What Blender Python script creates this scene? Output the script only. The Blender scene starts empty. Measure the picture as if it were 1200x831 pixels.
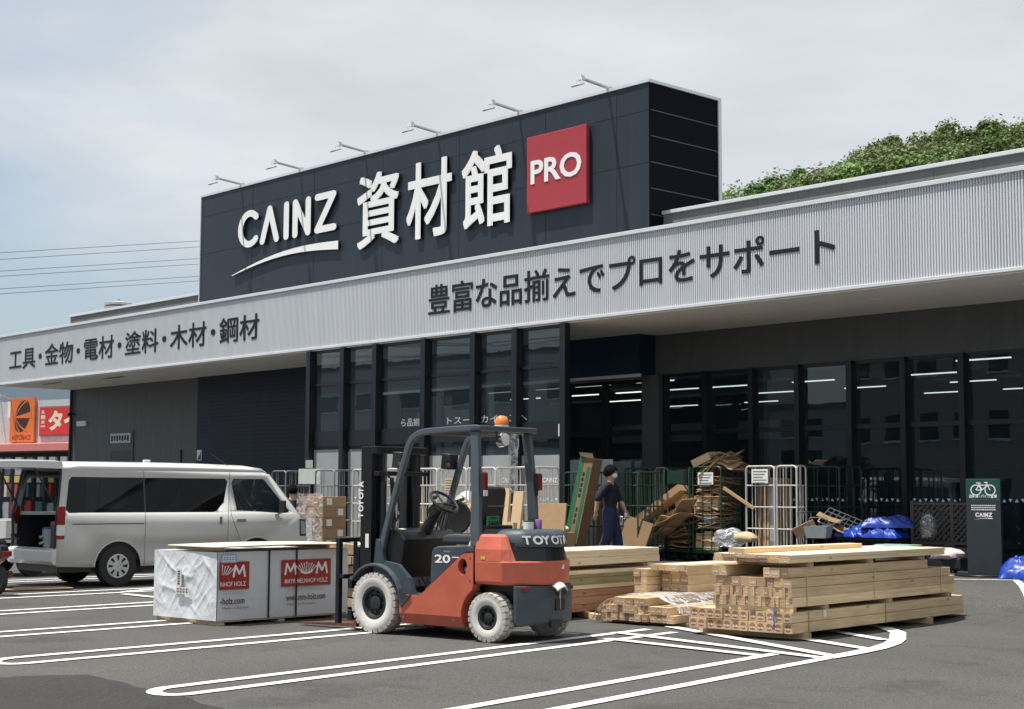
import bpy, bmesh, math, random
from mathutils import Vector, Matrix, noise
R = math.radians
V = Vector
scene = bpy.context.scene
col = scene.collection
random.seed(7)

# ------------------------------------------------------------------ camera
F_PX, PITCH, YAW, ROLL = 1799.4, 0.09105, 0.82268, 0.00422
cam_d = bpy.data.cameras.new('camera')
cam = bpy.data.objects.new('camera', cam_d)
col.objects.link(cam)
fw = V((-math.sin(YAW) * math.cos(PITCH), math.cos(YAW) * math.cos(PITCH), math.sin(PITCH)))
rt = V((math.cos(YAW), math.sin(YAW), 0))
up = rt.cross(fw)
rt2 = rt * math.cos(ROLL) + up * math.sin(ROLL)
up2 = -rt * math.sin(ROLL) + up * math.cos(ROLL)
m = Matrix((rt2, up2, -fw)).transposed().to_4x4()
m.translation = V((0, 0, 1.48))
cam.matrix_world = m
cam_d.sensor_fit = 'HORIZONTAL'
cam_d.sensor_width = 36
cam_d.lens = 36 * F_PX / 1200
cam_d.clip_end = 3000
scene.camera = cam

# ------------------------------------------------------------------ light
SUN_DIR = V((-0.16, -0.26, 0.95)).normalized()
sun_el = math.asin(SUN_DIR.z)
sun_az = math.atan2(SUN_DIR.x, SUN_DIR.y)
world = bpy.data.worlds.new('World')
scene.world = world
world.use_nodes = True
wn, wl = world.node_tree.nodes, world.node_tree.links
wn.clear()
w_out = wn.new('ShaderNodeOutputWorld')
w_bg = wn.new('ShaderNodeBackground')
w_bg.inputs['Strength'].default_value = 0.1
sky = wn.new('ShaderNodeTexSky')
sky.sky_type = 'NISHITA'
sky.sun_disc = False
sky.sun_elevation = sun_el
sky.sun_rotation = sun_az
sky.air_density = 1.2
sky.dust_density = 2.0
tc = wn.new('ShaderNodeTexCoord')
mp = wn.new('ShaderNodeMapping')
mp.inputs['Scale'].default_value = (1.0, 1.0, 3.4)
mp.inputs['Rotation'].default_value = (0.0, 0.12, 0.3)
n1 = wn.new('ShaderNodeTexNoise')
n1.inputs['Scale'].default_value = 2.6
n1.inputs['Detail'].default_value = 7
n1.inputs['Roughness'].default_value = 0.52
n1.inputs['Distortion'].default_value = 0.3
r1 = wn.new('ShaderNodeValToRGB')
r1.color_ramp.elements[0].position = 0.34
r1.color_ramp.elements[1].position = 0.70
n2 = wn.new('ShaderNodeTexNoise')
n2.inputs['Scale'].default_value = 5.0
n2.inputs['Detail'].default_value = 6
r2 = wn.new('ShaderNodeValToRGB')
r2.color_ramp.elements[0].position = 0.3
r2.color_ramp.elements[0].color = (4.05, 4.32, 4.62, 1)
r2.color_ramp.elements[1].position = 0.75
r2.color_ramp.elements[1].color = (5.15, 5.45, 5.75, 1)
sep = wn.new('ShaderNodeSeparateXYZ')
cov = wn.new('ShaderNodeMapRange')          # thinner cloud low down, full cover higher up
cov.inputs['From Min'].default_value = 0.10
cov.inputs['From Max'].default_value = 0.23
cov.inputs['To Min'].default_value = 0.0
cov.inputs['To Max'].default_value = 1.0
add = wn.new('ShaderNodeMath'); add.operation = 'ADD'; add.use_clamp = False
clr = wn.new('ShaderNodeMixRGB'); clr.blend_type = 'MIX'
tint = wn.new('ShaderNodeMixRGB'); tint.blend_type = 'MIX'
tint.inputs[0].default_value = 0.55
tint.inputs[2].default_value = (2.9, 3.5, 4.25, 1)
wl.new(tc.outputs['Generated'], mp.inputs['Vector'])
wl.new(mp.outputs['Vector'], n1.inputs['Vector'])
wl.new(mp.outputs['Vector'], n2.inputs['Vector'])
wl.new(n1.outputs['Fac'], r1.inputs['Fac'])
wl.new(n2.outputs['Fac'], r2.inputs['Fac'])
wl.new(tc.outputs['Generated'], sep.inputs[0])
wl.new(sep.outputs['Z'], cov.inputs['Value'])
wl.new(r1.outputs['Color'], add.inputs[0])
wl.new(cov.outputs['Result'], add.inputs[1])
wl.new(sky.outputs['Color'], tint.inputs[1])
dotn = wn.new('ShaderNodeVectorMath'); dotn.operation = 'DOT_PRODUCT'; dotn.inputs[1].default_value = tuple(rt)
lr = wn.new('ShaderNodeMath'); lr.operation = 'MULTIPLY_ADD'; lr.inputs[1].default_value = 1.5; lr.inputs[2].default_value = -0.12; lr.use_clamp = False
add2 = wn.new('ShaderNodeMath'); add2.operation = 'ADD'; add2.use_clamp = True
wl.new(tc.outputs['Generated'], dotn.inputs[0]); wl.new(dotn.outputs['Value'], lr.inputs[0])
wl.new(add.outputs[0], add2.inputs[0]); wl.new(lr.outputs[0], add2.inputs[1])
wl.new(add2.outputs[0], clr.inputs[0])
wl.new(tint.outputs[0], clr.inputs[1])
wl.new(r2.outputs['Color'], clr.inputs[2])
wl.new(clr.outputs[0], w_bg.inputs['Color'])
wl.new(w_bg.outputs[0], w_out.inputs[0])

sun_d = bpy.data.lights.new('sun', 'SUN')
sun_d.energy = 4.6
sun_d.angle = R(0.8)
sun_d.color = (1.0, 0.955, 0.88)
sun = bpy.data.objects.new('sun', sun_d)
col.objects.link(sun)
sun.rotation_euler = SUN_DIR.to_track_quat('Z', 'Y').to_euler()
sun.location = (0, 0, 40)
scene.view_settings.view_transform = 'Standard'
scene.view_settings.look = 'None'
scene.view_settings.exposure = 0.6
scene.view_settings.gamma = 1.0
scene.view_settings.use_curve_mapping = False


# ------------------------------------------------------------------ helpers
def ground_z(y):
    t = min(max((y - 16) / 3.5, 0), 1)
    return 0.28 * t * t * (3 - 2 * t)


def tag(o, label=None, cat=None, group=None, kind=None):
    if label: o['label'] = label
    if cat: o['category'] = cat
    if group: o['group'] = group
    if kind: o['kind'] = kind
    return o


def empty(name, loc=(0, 0, 0), rz=0, label=None, cat=None, group=None):
    o = bpy.data.objects.new(name, None)
    o.empty_display_size = 0.2
    col.objects.link(o)
    o.location = loc
    o.rotation_euler = (0, 0, rz)
    return tag(o, label, cat, group)


def copy_tree(o, parent=None):
    c = o.copy()
    col.objects.link(c)
    if parent: c.parent = parent
    for ch in [x for x in bpy.data.objects if x.parent == o]:
        copy_tree(ch, c)
    return c


class MB:
    """collects geometry for ONE mesh object"""

    def __init__(self, off=(0, 0, 0)):
        self.v, self.f, self.mi, self.sm = [], [], [], []
        self.cur = 0
        self.off = V(off)

    def add(self, vs, fs, smooth=False, M=None):
        b = len(self.v)
        for p in vs:
            p = V(p)
            if M is not None: p = M @ p
            self.v.append(p - self.off)
        for f in fs:
            self.f.append([b + i for i in f])
            self.mi.append(self.cur)
            self.sm.append(smooth)
        return self

    def box(self, x0, x1, y0, y1, z0, z1, M=None):
        vs = [(x0, y0, z0), (x1, y0, z0), (x1, y1, z0), (x0, y1, z0), (x0, y0, z1), (x1, y0, z1), (x1, y1, z1), (x0, y1, z1)]
        fs = [(0, 3, 2, 1), (4, 5, 6, 7), (0, 1, 5, 4), (1, 2, 6, 5), (2, 3, 7, 6), (3, 0, 4, 7)]
        return self.add(vs, fs, False, M)

    def cbox(self, c, s, M=None, rot=None):
        A = Matrix.Translation(V(c))
        if rot: A = A @ Matrix.Rotation(rot[2], 4, 'Z') @ Matrix.Rotation(rot[1], 4, 'Y') @ Matrix.Rotation(rot[0], 4, 'X')
        if M is not None: A = M @ A
        return self.box(-s[0] / 2, s[0] / 2, -s[1] / 2, s[1] / 2, -s[2] / 2, s[2] / 2, A)

    def quad(self, a, b, c, d):
        return self.add([a, b, c, d], [(0, 1, 2, 3)])

    def prism(self, poly, axis, a, b, M=None, smooth=False):
        """2-D polygon (CCW) extruded along an axis: 'x' -> (y,z), 'y' -> (x,z), 'z' -> (x,y)"""
        def mk(p, t):
            return {'x': (t, p[0], p[1]), 'y': (p[0], t, p[1]), 'z': (p[0], p[1], t)}[axis]
        n = len(poly)
        vs = [mk(p, a) for p in poly] + [mk(p, b) for p in poly]
        fs = [tuple(range(n - 1, -1, -1)), tuple(range(n, 2 * n))]
        fs += [(i, (i + 1) % n, n + (i + 1) % n, n + i) for i in range(n)]
        return self.add(vs, fs, smooth, M)

    def loft(self, rings, closed=True, cap=True, smooth=False, M=None):
        n = len(rings[0])
        vs = [p for r_ in rings for p in r_]
        fs = []
        for k in range(len(rings) - 1):
            for i in range(n if closed else n - 1):
                j = (i + 1) % n
                fs.append((k * n + i, k * n + j, (k + 1) * n + j, (k + 1) * n + i))
        if cap and closed:
            fs.append(tuple(range(n - 1, -1, -1)))
            fs.append(tuple(range((len(rings) - 1) * n, len(rings) * n)))
        return self.add(vs, fs, smooth, M)

    def cyl(self, p, q, r, r2=None, n=14, smooth=True, M=None, cap=True):
        p, q = V(p), V(q)
        d = (q - p).normalized()
        a = d.orthogonal().normalized()
        b = d.cross(a)
        r2 = r if r2 is None else r2
        rings = []
        for c, rr in ((p, r), (q, r2)):
            rings.append([c + (a * math.cos(t) + b * math.sin(t)) * rr for t in [2 * math.pi * i / n for i in range(n)]])
        return self.loft(rings, True, cap, smooth, M)

    def tube(self, path, r, n=8, closed=False, M=None):
        path = [V(p) for p in path]
        rings = []
        N = len(path)
        prev = None
        for i, p in enumerate(path):
            if closed:
                d = (path[(i + 1) % N] - path[i - 1]).normalized()
            else:
                d = (path[min(i + 1, N - 1)] - path[max(i - 1, 0)]).normalized()
            a = d.orthogonal().normalized() if prev is None else (prev - d * prev.dot(d)).normalized()
            prev = a
            b = d.cross(a)
            rr = r[i] if isinstance(r, (list, tuple)) else r
            rings.append([p + (a * math.cos(t) + b * math.sin(t)) * rr for t in [2 * math.pi * k / n for k in range(n)]])
        if closed: rings.append(rings[0])
        return self.loft(rings, True, not closed, True, M)

    def lathe(self, prof, c=(0, 0, 0), axis='z', n=24, M=None, smooth=True):
        """prof: (radius, height) pairs turned about an axis through c"""
        rings = []
        for rr, h in prof:
            ring = []
            for i in range(n):
                t = 2 * math.pi * i / n
                u, w = rr * math.cos(t), rr * math.sin(t)
                p = {'z': (u, w, h), 'y': (w, h, u), 'x': (h, u, w)}[axis]
                ring.append(V(p) + V(c))
            rings.append(ring)
        return self.loft(rings, True, True, smooth, M)

    def ball(self, c, r, n=12, k=8, M=None):
        rx, ry, rz = r if isinstance(r, (tuple, list)) else (r, r, r)
        vs, fs = [], []
        for j in range(k + 1):
            ph = math.pi * j / k
            for i in range(n):
                t = 2 * math.pi * i / n
                vs.append((c[0] + rx * math.sin(ph) * math.cos(t), c[1] + ry * math.sin(ph) * math.sin(t), c[2] - rz * math.cos(ph)))
        for j in range(k):
            for i in range(n):
                fs.append((j * n + i, j * n + (i + 1) % n, (j + 1) * n + (i + 1) % n, (j + 1) * n + i))
        return self.add(vs, fs, True, M)

    def build(self, name, mat, parent=None, bevel=0, seg=2, merge=False, angle=35):
        me = bpy.data.meshes.new(name)
        me.from_pydata([tuple(p) for p in self.v], [], self.f)
        mats = mat if isinstance(mat, (list, tuple)) else [mat]
        for x in mats: me.materials.append(x)
        me.polygons.foreach_set('material_index', self.mi)
        me.polygons.foreach_set('use_smooth', self.sm)
        if merge:
            bm = bmesh.new(); bm.from_mesh(me)
            bmesh.ops.remove_doubles(bm, verts=bm.verts, dist=0.0004)
            bmesh.ops.recalc_face_normals(bm, faces=bm.faces)
            bm.to_mesh(me); bm.free()
        if any(self.sm): me.set_sharp_from_angle(angle=R(angle))
        me.update()
        o = bpy.data.objects.new(name, me)
        col.objects.link(o)
        if parent is not None: o.parent = parent
        if bevel:
            b = o.modifiers.new('bevel', 'BEVEL')
            b.width = bevel; b.segments = seg; b.limit_method = 'ANGLE'; b.angle_limit = R(35)
            b.harden_normals = False
        return o


def fill_poly(outer, holes, mapf):
    """flat polygon with holes -> (verts, tris) mapped to 3-D by mapf(u, v)"""
    bm = bmesh.new()
    edges = []
    for loop in [outer] + list(holes):
        vs = [bm.verts.new((p[0], p[1], 0)) for p in loop]
        for i in range(len(vs)):
            edges.append(bm.edges.new((vs[i], vs[(i + 1) % len(vs)])))
    bmesh.ops.triangle_fill(bm, use_beauty=True, use_dissolve=False, edges=edges)
    bm.verts.index_update()
    vs = [mapf(v.co.x, v.co.y) for v in bm.verts]
    fs = [tuple(v.index for v in f.verts) for f in bm.faces]
    bm.free()
    return vs, fs


_glyphs = {}


def glyph(ch, off=0.0, ext=0.0):
    key = (ch, off, ext)
    if key not in _glyphs:
        c = bpy.data.curves.new('glyph', 'FONT')
        c.body = ch; c.size = 1; c.offset = off; c.extrude = ext; c.resolution_u = 3
        o = bpy.data.objects.new('glyph', c)
        col.objects.link(o)
        dg = bpy.context.evaluated_depsgraph_get()
        me = bpy.data.meshes.new_from_object(o.evaluated_get(dg))
        vs = [tuple(v.co) for v in me.vertices]
        fs = [tuple(p.vertices) for p in me.polygons]
        bpy.data.objects.remove(o); bpy.data.curves.remove(c); bpy.data.meshes.remove(me)
        _glyphs[key] = (vs, fs)
    return _glyphs[key]


def text_geo(s, off=0.0, ext=0.0, adv=None):
    """whole string, or glyph by glyph with own advances"""
    if adv is None:
        return glyph(s, off, ext)
    vs, fs, x = [], [], 0
    for ch in s:
        a = adv.get(ch, 1.0)
        gv, gf = glyph(ch, off, ext)
        b = len(vs)
        vs += [(p[0] + x + (a - 1) / 2, p[1], p[2]) for p in gv]
        fs += [tuple(i + b for i in f) for f in gf]
        x += a
    return vs, fs


def put_text(mb, s, o, ux, uy, w, h, off=0.0, depth=0.0, adv=None, bend=None, bold=0.0, side=None):
    """text fitted into a w x h box whose lower left corner is o; ux, uy in the wall plane.
    depth > 0 makes solid letters standing that far out of the wall; bold (in em) thickens dense
    characters by layering shifted copies, each half a millimetre prouder than the one before"""
    ext = depth / 2 / h * 0.93 if depth else 0.0
    vs, fs = text_geo(s, off, ext, adv)
    x0, x1 = min(p[0] for p in vs) - bold, max(p[0] for p in vs) + bold
    y0, y1 = min(p[1] for p in vs) - bold, max(p[1] for p in vs) + bold
    o, ux, uy = V(o), V(ux).normalized(), V(uy).normalized()
    nn = ux.cross(uy)
    shifts = [(0, 0)] if not bold else [(bold, bold * .6), (-bold, -bold * .6), (bold, -bold * .6), (-bold, bold * .6), (0, bold * .7), (0, -bold * .7), (0, 0)]
    for k, (sx, sy) in enumerate(shifts):
        out = []
        for p in vs:
            a, b = (p[0] + sx - x0) / (x1 - x0) * w, (p[1] + sy - y0) / (y1 - y0) * h
            c = ((p[2] + ext) / (2 * ext) * depth if depth else 0) + (k * .0005 if not depth or p[2] > 0 else 0)
            out.append(bend(a, b, c) if bend else o + ux * a + uy * b + nn * c)
        k0 = len(mb.mi)
        mb.add(out, fs)
        if side is not None:                            # returns of solid letters take their own material
            for q, f in enumerate(fs):
                zs = [vs[i][2] for i in f]
                if max(zs) - min(zs) > 1e-5: mb.mi[k0 + q] = side
    return mb


def stroke_outline(pts, w, capn=6, flat=False):
    """outline of a thick open polyline with round ends"""
    pts = [V((p[0], p[1])) for p in pts]
    n = len(pts)
    L, Rr = [], []
    for i in range(n):
        if i == 0 or i == n - 1:
            d = (pts[1] - pts[0]).normalized() if i == 0 else (pts[-1] - pts[-2]).normalized()
            nn = V((-d.y, d.x)); L.append(pts[i] + nn * w); Rr.append(pts[i] - nn * w); continue
        d1 = (pts[i] - pts[i - 1]).normalized(); d2 = (pts[i + 1] - pts[i]).normalized()
        n1_, n2_ = V((-d1.y, d1.x)), V((-d2.y, d2.x))
        nn = (n1_ + n2_).normalized(); k = 1 / max(nn.dot(n1_), 0.2)
        turn = d1.x * d2.y - d1.y * d2.x                # > 0: turns left, outer side is the right one
        if nn.dot(n1_) > 0.92:
            L.append(pts[i] + nn * w * k); Rr.append(pts[i] - nn * w * k)
        else:                                           # sharp corner: round the outer side
            sg = -1 if turn > 0 else 1
            a0, a1 = math.atan2(sg * n1_.y, sg * n1_.x), math.atan2(sg * n2_.y, sg * n2_.x)
            da = (a1 - a0 + math.pi) % (2 * math.pi) - math.pi
            arc = [pts[i] + V((math.cos(a0 + da * j / 6), math.sin(a0 + da * j / 6))) * w for j in range(7)]
            inner = pts[i] - nn * sg * w * k
            (L if sg > 0 else Rr).extend(arc); (Rr if sg > 0 else L).append(inner)

    def cap(c, d):
        a0 = math.atan2(d.y, d.x)
        return [c + V((math.cos(a0 + t), math.sin(a0 + t))) * w for t in [math.pi / 2 - math.pi * j / (capn + 1) for j in range(1, capn + 1)]]
    end = cap(pts[-1], (pts[-1] - pts[-2]).normalized())
    start = cap(pts[0], (pts[0] - pts[1]).normalized())
    return [(p.x, p.y) for p in (L + ([] if flat else end) + Rr[::-1] + ([] if flat else start))]


# ------------------------------------------------------------------ materials
def srgb(r, g, b, k=1.0):
    f = lambda c: ((c / 255 + 0.055) / 1.055) ** 2.4 if c > 10 else c / 255 / 12.92
    return (f(r) * k, f(g) * k, f(b) * k)


def _mat(name):
    mt = bpy.data.materials.new(name)
    mt.use_nodes = True
    nt = mt.node_tree
    return mt, nt, nt.nodes['Principled BSDF'], nt.nodes['Material Output']


def M_(name, rgb, rough=0.5, metal=0.0, var=0.12, scale=6.0, bump=0.0, bscale=None, spec=0.5, rand=0.0, stretch=None, coat=0.0, coords='Object'):
    """painted / plain surface: base colour broken up by soft noise (wear, dust), uneven gloss, slight relief"""
    mt, nt, bs, out = _mat(name)
    N, L = nt.nodes, nt.links
    tcn = N.new('ShaderNodeTexCoord')
    src = tcn.outputs[coords]
    if stretch:
        mpn = N.new('ShaderNodeMapping'); mpn.inputs['Scale'].default_value = stretch
        L.new(src, mpn.inputs['Vector']); src = mpn.outputs['Vector']
    nz = N.new('ShaderNodeTexNoise')
    nz.inputs['Scale'].default_value = scale; nz.inputs['Detail'].default_value = 5; nz.inputs['Roughness'].default_value = 0.62
    L.new(src, nz.inputs['Vector'])
    hs = N.new('ShaderNodeHueSaturation')
    hs.inputs['Color'].default_value = (*rgb, 1)
    mr = N.new('ShaderNodeMapRange')
    mr.inputs['From Min'].default_value = 0.25; mr.inputs['From Max'].default_value = 0.75
    mr.inputs['To Min'].default_value = 1 - var; mr.inputs['To Max'].default_value = 1 + var
    L.new(nz.outputs['Fac'], mr.inputs['Value'])
    val = mr.outputs['Result']
    if rand:
        oi = N.new('ShaderNodeObjectInfo')
        rr = N.new('ShaderNodeMapRange'); rr.inputs['To Min'].default_value = 1 - rand; rr.inputs['To Max'].default_value = 1 + rand
        L.new(oi.outputs['Random'], rr.inputs['Value'])
        mu = N.new('ShaderNodeMath'); mu.operation = 'MULTIPLY'
        L.new(val, mu.inputs[0]); L.new(rr.outputs['Result'], mu.inputs[1]); val = mu.outputs[0]
    L.new(val, hs.inputs['Value'])
    L.new(hs.outputs['Color'], bs.inputs['Base Color'])
    rg = N.new('ShaderNodeMapRange')
    rg.inputs['To Min'].default_value = max(rough - 0.1, 0.02); rg.inputs['To Max'].default_value = min(rough + 0.12, 1)
    L.new(nz.outputs['Fac'], rg.inputs['Value'])
    L.new(rg.outputs['Result'], bs.inputs['Roughness'])
    bs.inputs['Metallic'].default_value = metal
    bs.inputs['Specular IOR Level'].default_value = spec
    if coat: bs.inputs['Coat Weight'].default_value = coat; bs.inputs['Coat Roughness'].default_value = 0.06
    if bump:
        n2_ = N.new('ShaderNodeTexNoise'); n2_.inputs['Scale'].default_value = bscale or scale * 4; n2_.inputs['Detail'].default_value = 4
        L.new(src, n2_.inputs['Vector'])
        bp = N.new('ShaderNodeBump'); bp.inputs['Strength'].default_value = bump; bp.inputs['Distance'].default_value = 0.02
        L.new(n2_.outputs['Fac'], bp.inputs['Height']); L.new(bp.outputs['Normal'], bs.inputs['Normal'])
    return mt


def M_wood(name, c1, c2, rand=0.14, knots=True):
    """sawn softwood, grain along the object's X axis"""
    mt, nt, bs, out = _mat(name)
    N, L = nt.nodes, nt.links
    tcn = N.new('ShaderNodeTexCoord'); oi = N.new('ShaderNodeObjectInfo')
    ad = N.new('ShaderNodeVectorMath'); ad.operation = 'MULTIPLY_ADD'
    cx = N.new('ShaderNodeCombineXYZ')
    sc = N.new('ShaderNodeMath'); sc.operation = 'MULTIPLY'; sc.inputs[1].default_value = 37.0
    L.new(oi.outputs['Random'], sc.inputs[0])
    for i in range(3): L.new(sc.outputs[0], cx.inputs[i])
    ad.inputs[1].default_value = (1, 1, 1)
    L.new(tcn.outputs['Object'], ad.inputs[0]); L.new(cx.outputs[0], ad.inputs[2])
    mpn = N.new('ShaderNodeMapping'); mpn.inputs['Scale'].default_value = (1.2, 26, 26)
    L.new(ad.outputs[0], mpn.inputs['Vector'])
    nz = N.new('ShaderNodeTexNoise'); nz.inputs['Scale'].default_value = 1.6; nz.inputs['Detail'].default_value = 6; nz.inputs['Distortion'].default_value = 0.7
    L.new(mpn.outputs['Vector'], nz.inputs['Vector'])
    rp = N.new('ShaderNodeValToRGB')
    rp.color_ramp.elements[0].position = 0.36; rp.color_ramp.elements[0].color = (*c2, 1)
    rp.color_ramp.elements[1].position = 0.62; rp.color_ramp.elements[1].color = (*c1, 1)
    L.new(nz.outputs['Fac'], rp.inputs['Fac'])
    cur = rp.outputs['Color']
    if knots:
        mk = N.new('ShaderNodeMapping'); mk.inputs['Scale'].default_value = (2.6, 8, 8)
        L.new(ad.outputs[0], mk.inputs['Vector'])
        vo = N.new('ShaderNodeTexVoronoi'); vo.inputs['Scale'].default_value = 1.0
        L.new(mk.outputs['Vector'], vo.inputs['Vector'])
        kr = N.new('ShaderNodeValToRGB')
        kr.color_ramp.elements[0].position = 0.05; kr.color_ramp.elements[0].color = (0.25, 0.16, 0.10, 1)
        kr.color_ramp.elements[1].position = 0.14; kr.color_ramp.elements[1].color = (1, 1, 1, 1)
        L.new(vo.outputs['Distance'], kr.inputs['Fac'])
        mu = N.new('ShaderNodeMixRGB'); mu.blend_type = 'MULTIPLY'; mu.inputs[0].default_value = 0.75
        L.new(cur, mu.inputs[1]); L.new(kr.outputs['Color'], mu.inputs[2]); cur = mu.outputs[0]
    hs = N.new('ShaderNodeHueSaturation')
    rr = N.new('ShaderNodeMapRange'); rr.inputs['To Min'].default_value = 1 - rand; rr.inputs['To Max'].default_value = 1 + rand
    L.new(oi.outputs['Random'], rr.inputs['Value']); L.new(rr.outputs['Result'], hs.inputs['Value'])
    L.new(cur, hs.inputs['Color']); L.new(hs.outputs['Color'], bs.inputs['Base Color'])
    bs.inputs['Roughness'].default_value = 0.7
    bs.inputs['Specular IOR Level'].default_value = 0.3
    bp = N.new('ShaderNodeBump'); bp.inputs['Strength'].default_value = 0.25; bp.inputs['Distance'].default_value = 0.004
    L.new(nz.outputs['Fac'], bp.inputs['Height']); L.new(bp.outputs['Normal'], bs.inputs['Normal'])
    return mt


def M_endgrain(name, light, dark, heart=0.0, size=0.105):
    """sawn end of a timber: growth rings, optional dark round heartwood"""
    mt, nt, bs, out = _mat(name)
    N, L = nt.nodes, nt.links
    tcn = N.new('ShaderNodeTexCoord'); oi = N.new('ShaderNodeObjectInfo')
    sp = N.new('ShaderNodeSeparateXYZ'); L.new(tcn.outputs['Object'], sp.inputs[0])
    cb = N.new('ShaderNodeCombineXYZ'); L.new(sp.outputs['Y'], cb.inputs[0]); L.new(sp.outputs['Z'], cb.inputs[1])
    ln = N.new('ShaderNodeVectorMath'); ln.operation = 'LENGTH'; L.new(cb.outputs[0], ln.inputs[0])
    nz = N.new('ShaderNodeTexNoise'); nz.inputs['Scale'].default_value = 40; L.new(tcn.outputs['Object'], nz.inputs['Vector'])
    rp = N.new('ShaderNodeValToRGB')
    if heart:
        rp.color_ramp.elements[0].position = heart - 0.03; rp.color_ramp.elements[0].color = (*dark, 1)
        rp.color_ramp.elements[1].position = heart + 0.02; rp.color_ramp.elements[1].color = (*light, 1)
        dv = N.new('ShaderNodeMath'); dv.operation = 'DIVIDE'; dv.inputs[1].default_value = size
        L.new(ln.outputs['Value'], dv.inputs[0]); L.new(dv.outputs[0], rp.inputs['Fac'])
    else:
        mlt = N.new('ShaderNodeMath'); mlt.operation = 'MULTIPLY_ADD'; mlt.inputs[1].default_value = 260
        nn_ = N.new('ShaderNodeMath'); nn_.operation = 'MULTIPLY'; nn_.inputs[1].default_value = 5
        L.new(nz.outputs['Fac'], nn_.inputs[0]); L.new(nn_.outputs[0], mlt.inputs[2]); L.new(ln.outputs['Value'], mlt.inputs[0])
        sn = N.new('ShaderNodeMath'); sn.operation = 'SINE'; L.new(mlt.outputs[0], sn.inputs[0])
        rp.color_ramp.elements[0].position = 0.0; rp.color_ramp.elements[0].color = (*dark, 1)
        rp.color_ramp.elements[1].position = 0.9; rp.color_ramp.elements[1].color = (*light, 1)
        L.new(sn.outputs[0], rp.inputs['Fac'])
    hs = N.new('ShaderNodeHueSaturation')
    rr = N.new('ShaderNodeMapRange'); rr.inputs['To Min'].default_value = 0.72; rr.inputs['To Max'].default_value = 1.15
    L.new(oi.outputs['Random'], rr.inputs['Value']); L.new(rr.outputs['Result'], hs.inputs['Value'])
    L.new(rp.outputs['Color'], hs.inputs['Color']); L.new(hs.outputs['Color'], bs.inputs['Base Color'])
    bs.inputs['Roughness'].default_value = 0.8
    return mt


def M_glass(name, tint=(0.6, 0.68, 0.7), ior=1.5, rough=0.0, dirt=0.10):
    """thin pane: Fresnel reflection over tinted see-through"""
    mt, nt, bs, out = _mat(name)
    N, L = nt.nodes, nt.links
    N.remove(bs)
    tr = N.new('ShaderNodeBsdfTransparent'); tr.inputs[0].default_value = (*tint, 1)
    gl = N.new('ShaderNodeBsdfGlossy'); gl.inputs['Roughness'].default_value = rough; gl.inputs[0].default_value = (0.95, 0.97, 1, 1)
    fr = N.new('ShaderNodeFresnel'); fr.inputs[0].default_value = ior
    df = N.new('ShaderNodeBsdfDiffuse'); df.inputs[0].default_value = (0.10, 0.17, 0.21, 1)
    nz = N.new('ShaderNodeTexNoise'); nz.inputs['Scale'].default_value = 0.6; nz.inputs['Detail'].default_value = 4
    tcn = N.new('ShaderNodeTexCoord'); L.new(tcn.outputs['Object'], nz.inputs['Vector'])
    bp = N.new('ShaderNodeBump'); bp.inputs['Strength'].default_value = 0.03; bp.inputs['Distance'].default_value = 0.05
    L.new(nz.outputs['Fac'], bp.inputs['Height']); L.new(bp.outputs[0], gl.inputs['Normal'])
    m1, m2 = N.new('ShaderNodeMixShader'), N.new('ShaderNodeMixShader')
    m1.inputs[0].default_value = dirt
    L.new(tr.outputs[0], m1.inputs[1]); L.new(df.outputs[0], m1.inputs[2])
    L.new(fr.outputs[0], m2.inputs[0]); L.new(m1.outputs[0], m2.inputs[1]); L.new(gl.outputs[0], m2.inputs[2])
    L.new(m2.outputs[0], out.inputs[0])
    return mt


def M_film(name, base=(0.85, 0.87, 0.9), alpha=0.28):
    """clear wrinkled stretch film: see-through with bright creases"""
    mt, nt, bs, out = _mat(name)
    N, L = nt.nodes, nt.links
    N.remove(bs)
    tr = N.new('ShaderNodeBsdfTransparent'); tr.inputs[0].default_value = (0.95, 0.95, 0.95, 1)
    gl = N.new('ShaderNodeBsdfGlossy'); gl.inputs['Roughness'].default_value = 0.12
    df = N.new('ShaderNodeBsdfDiffuse'); df.inputs[0].default_value = (*base, 1)
    tcn = N.new('ShaderNodeTexCoord')
    mpn = N.new('ShaderNodeMapping'); mpn.inputs['Rotation'].default_value = (0.5, 0.4, 0.6); mpn.inputs['Scale'].default_value = (2, 5, 3)
    L.new(tcn.outputs['Object'], mpn.inputs['Vector'])
    nz = N.new('ShaderNodeTexNoise'); nz.inputs['Scale'].default_value = 2.2; nz.inputs['Detail'].default_value = 3; nz.inputs['Distortion'].default_value = 1.6
    L.new(mpn.outputs['Vector'], nz.inputs['Vector'])
    bp = N.new('ShaderNodeBump'); bp.inputs['Strength'].default_value = 0.9; bp.inputs['Distance'].default_value = 0.06
    L.new(nz.outputs['Fac'], bp.inputs['Height']); L.new(bp.outputs[0], gl.inputs['Normal']); L.new(bp.outputs[0], df.inputs['Normal'])
    rp = N.new('ShaderNodeValToRGB')
    rp.color_ramp.elements[0].position = 0.47; rp.color_ramp.elements[0].color = (alpha * 0.4,) * 3 + (1,)
    rp.color_ramp.elements[1].position = 0.58; rp.color_ramp.elements[1].color = (min(alpha * 2, 0.8),) * 3 + (1,)
    L.new(nz.outputs['Fac'], rp.inputs['Fac'])
    m0, m2 = N.new('ShaderNodeMixShader'), N.new('ShaderNodeMixShader')
    m0.inputs[0].default_value = 0.45
    L.new(df.outputs[0], m0.inputs[1]); L.new(gl.outputs[0], m0.inputs[2])
    L.new(rp.outputs['Color'], m2.inputs[0]); L.new(tr.outputs[0], m2.inputs[1]); L.new(m0.outputs[0], m2.inputs[2])
    L.new(m2.outputs[0], out.inputs[0])
    return mt


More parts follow.
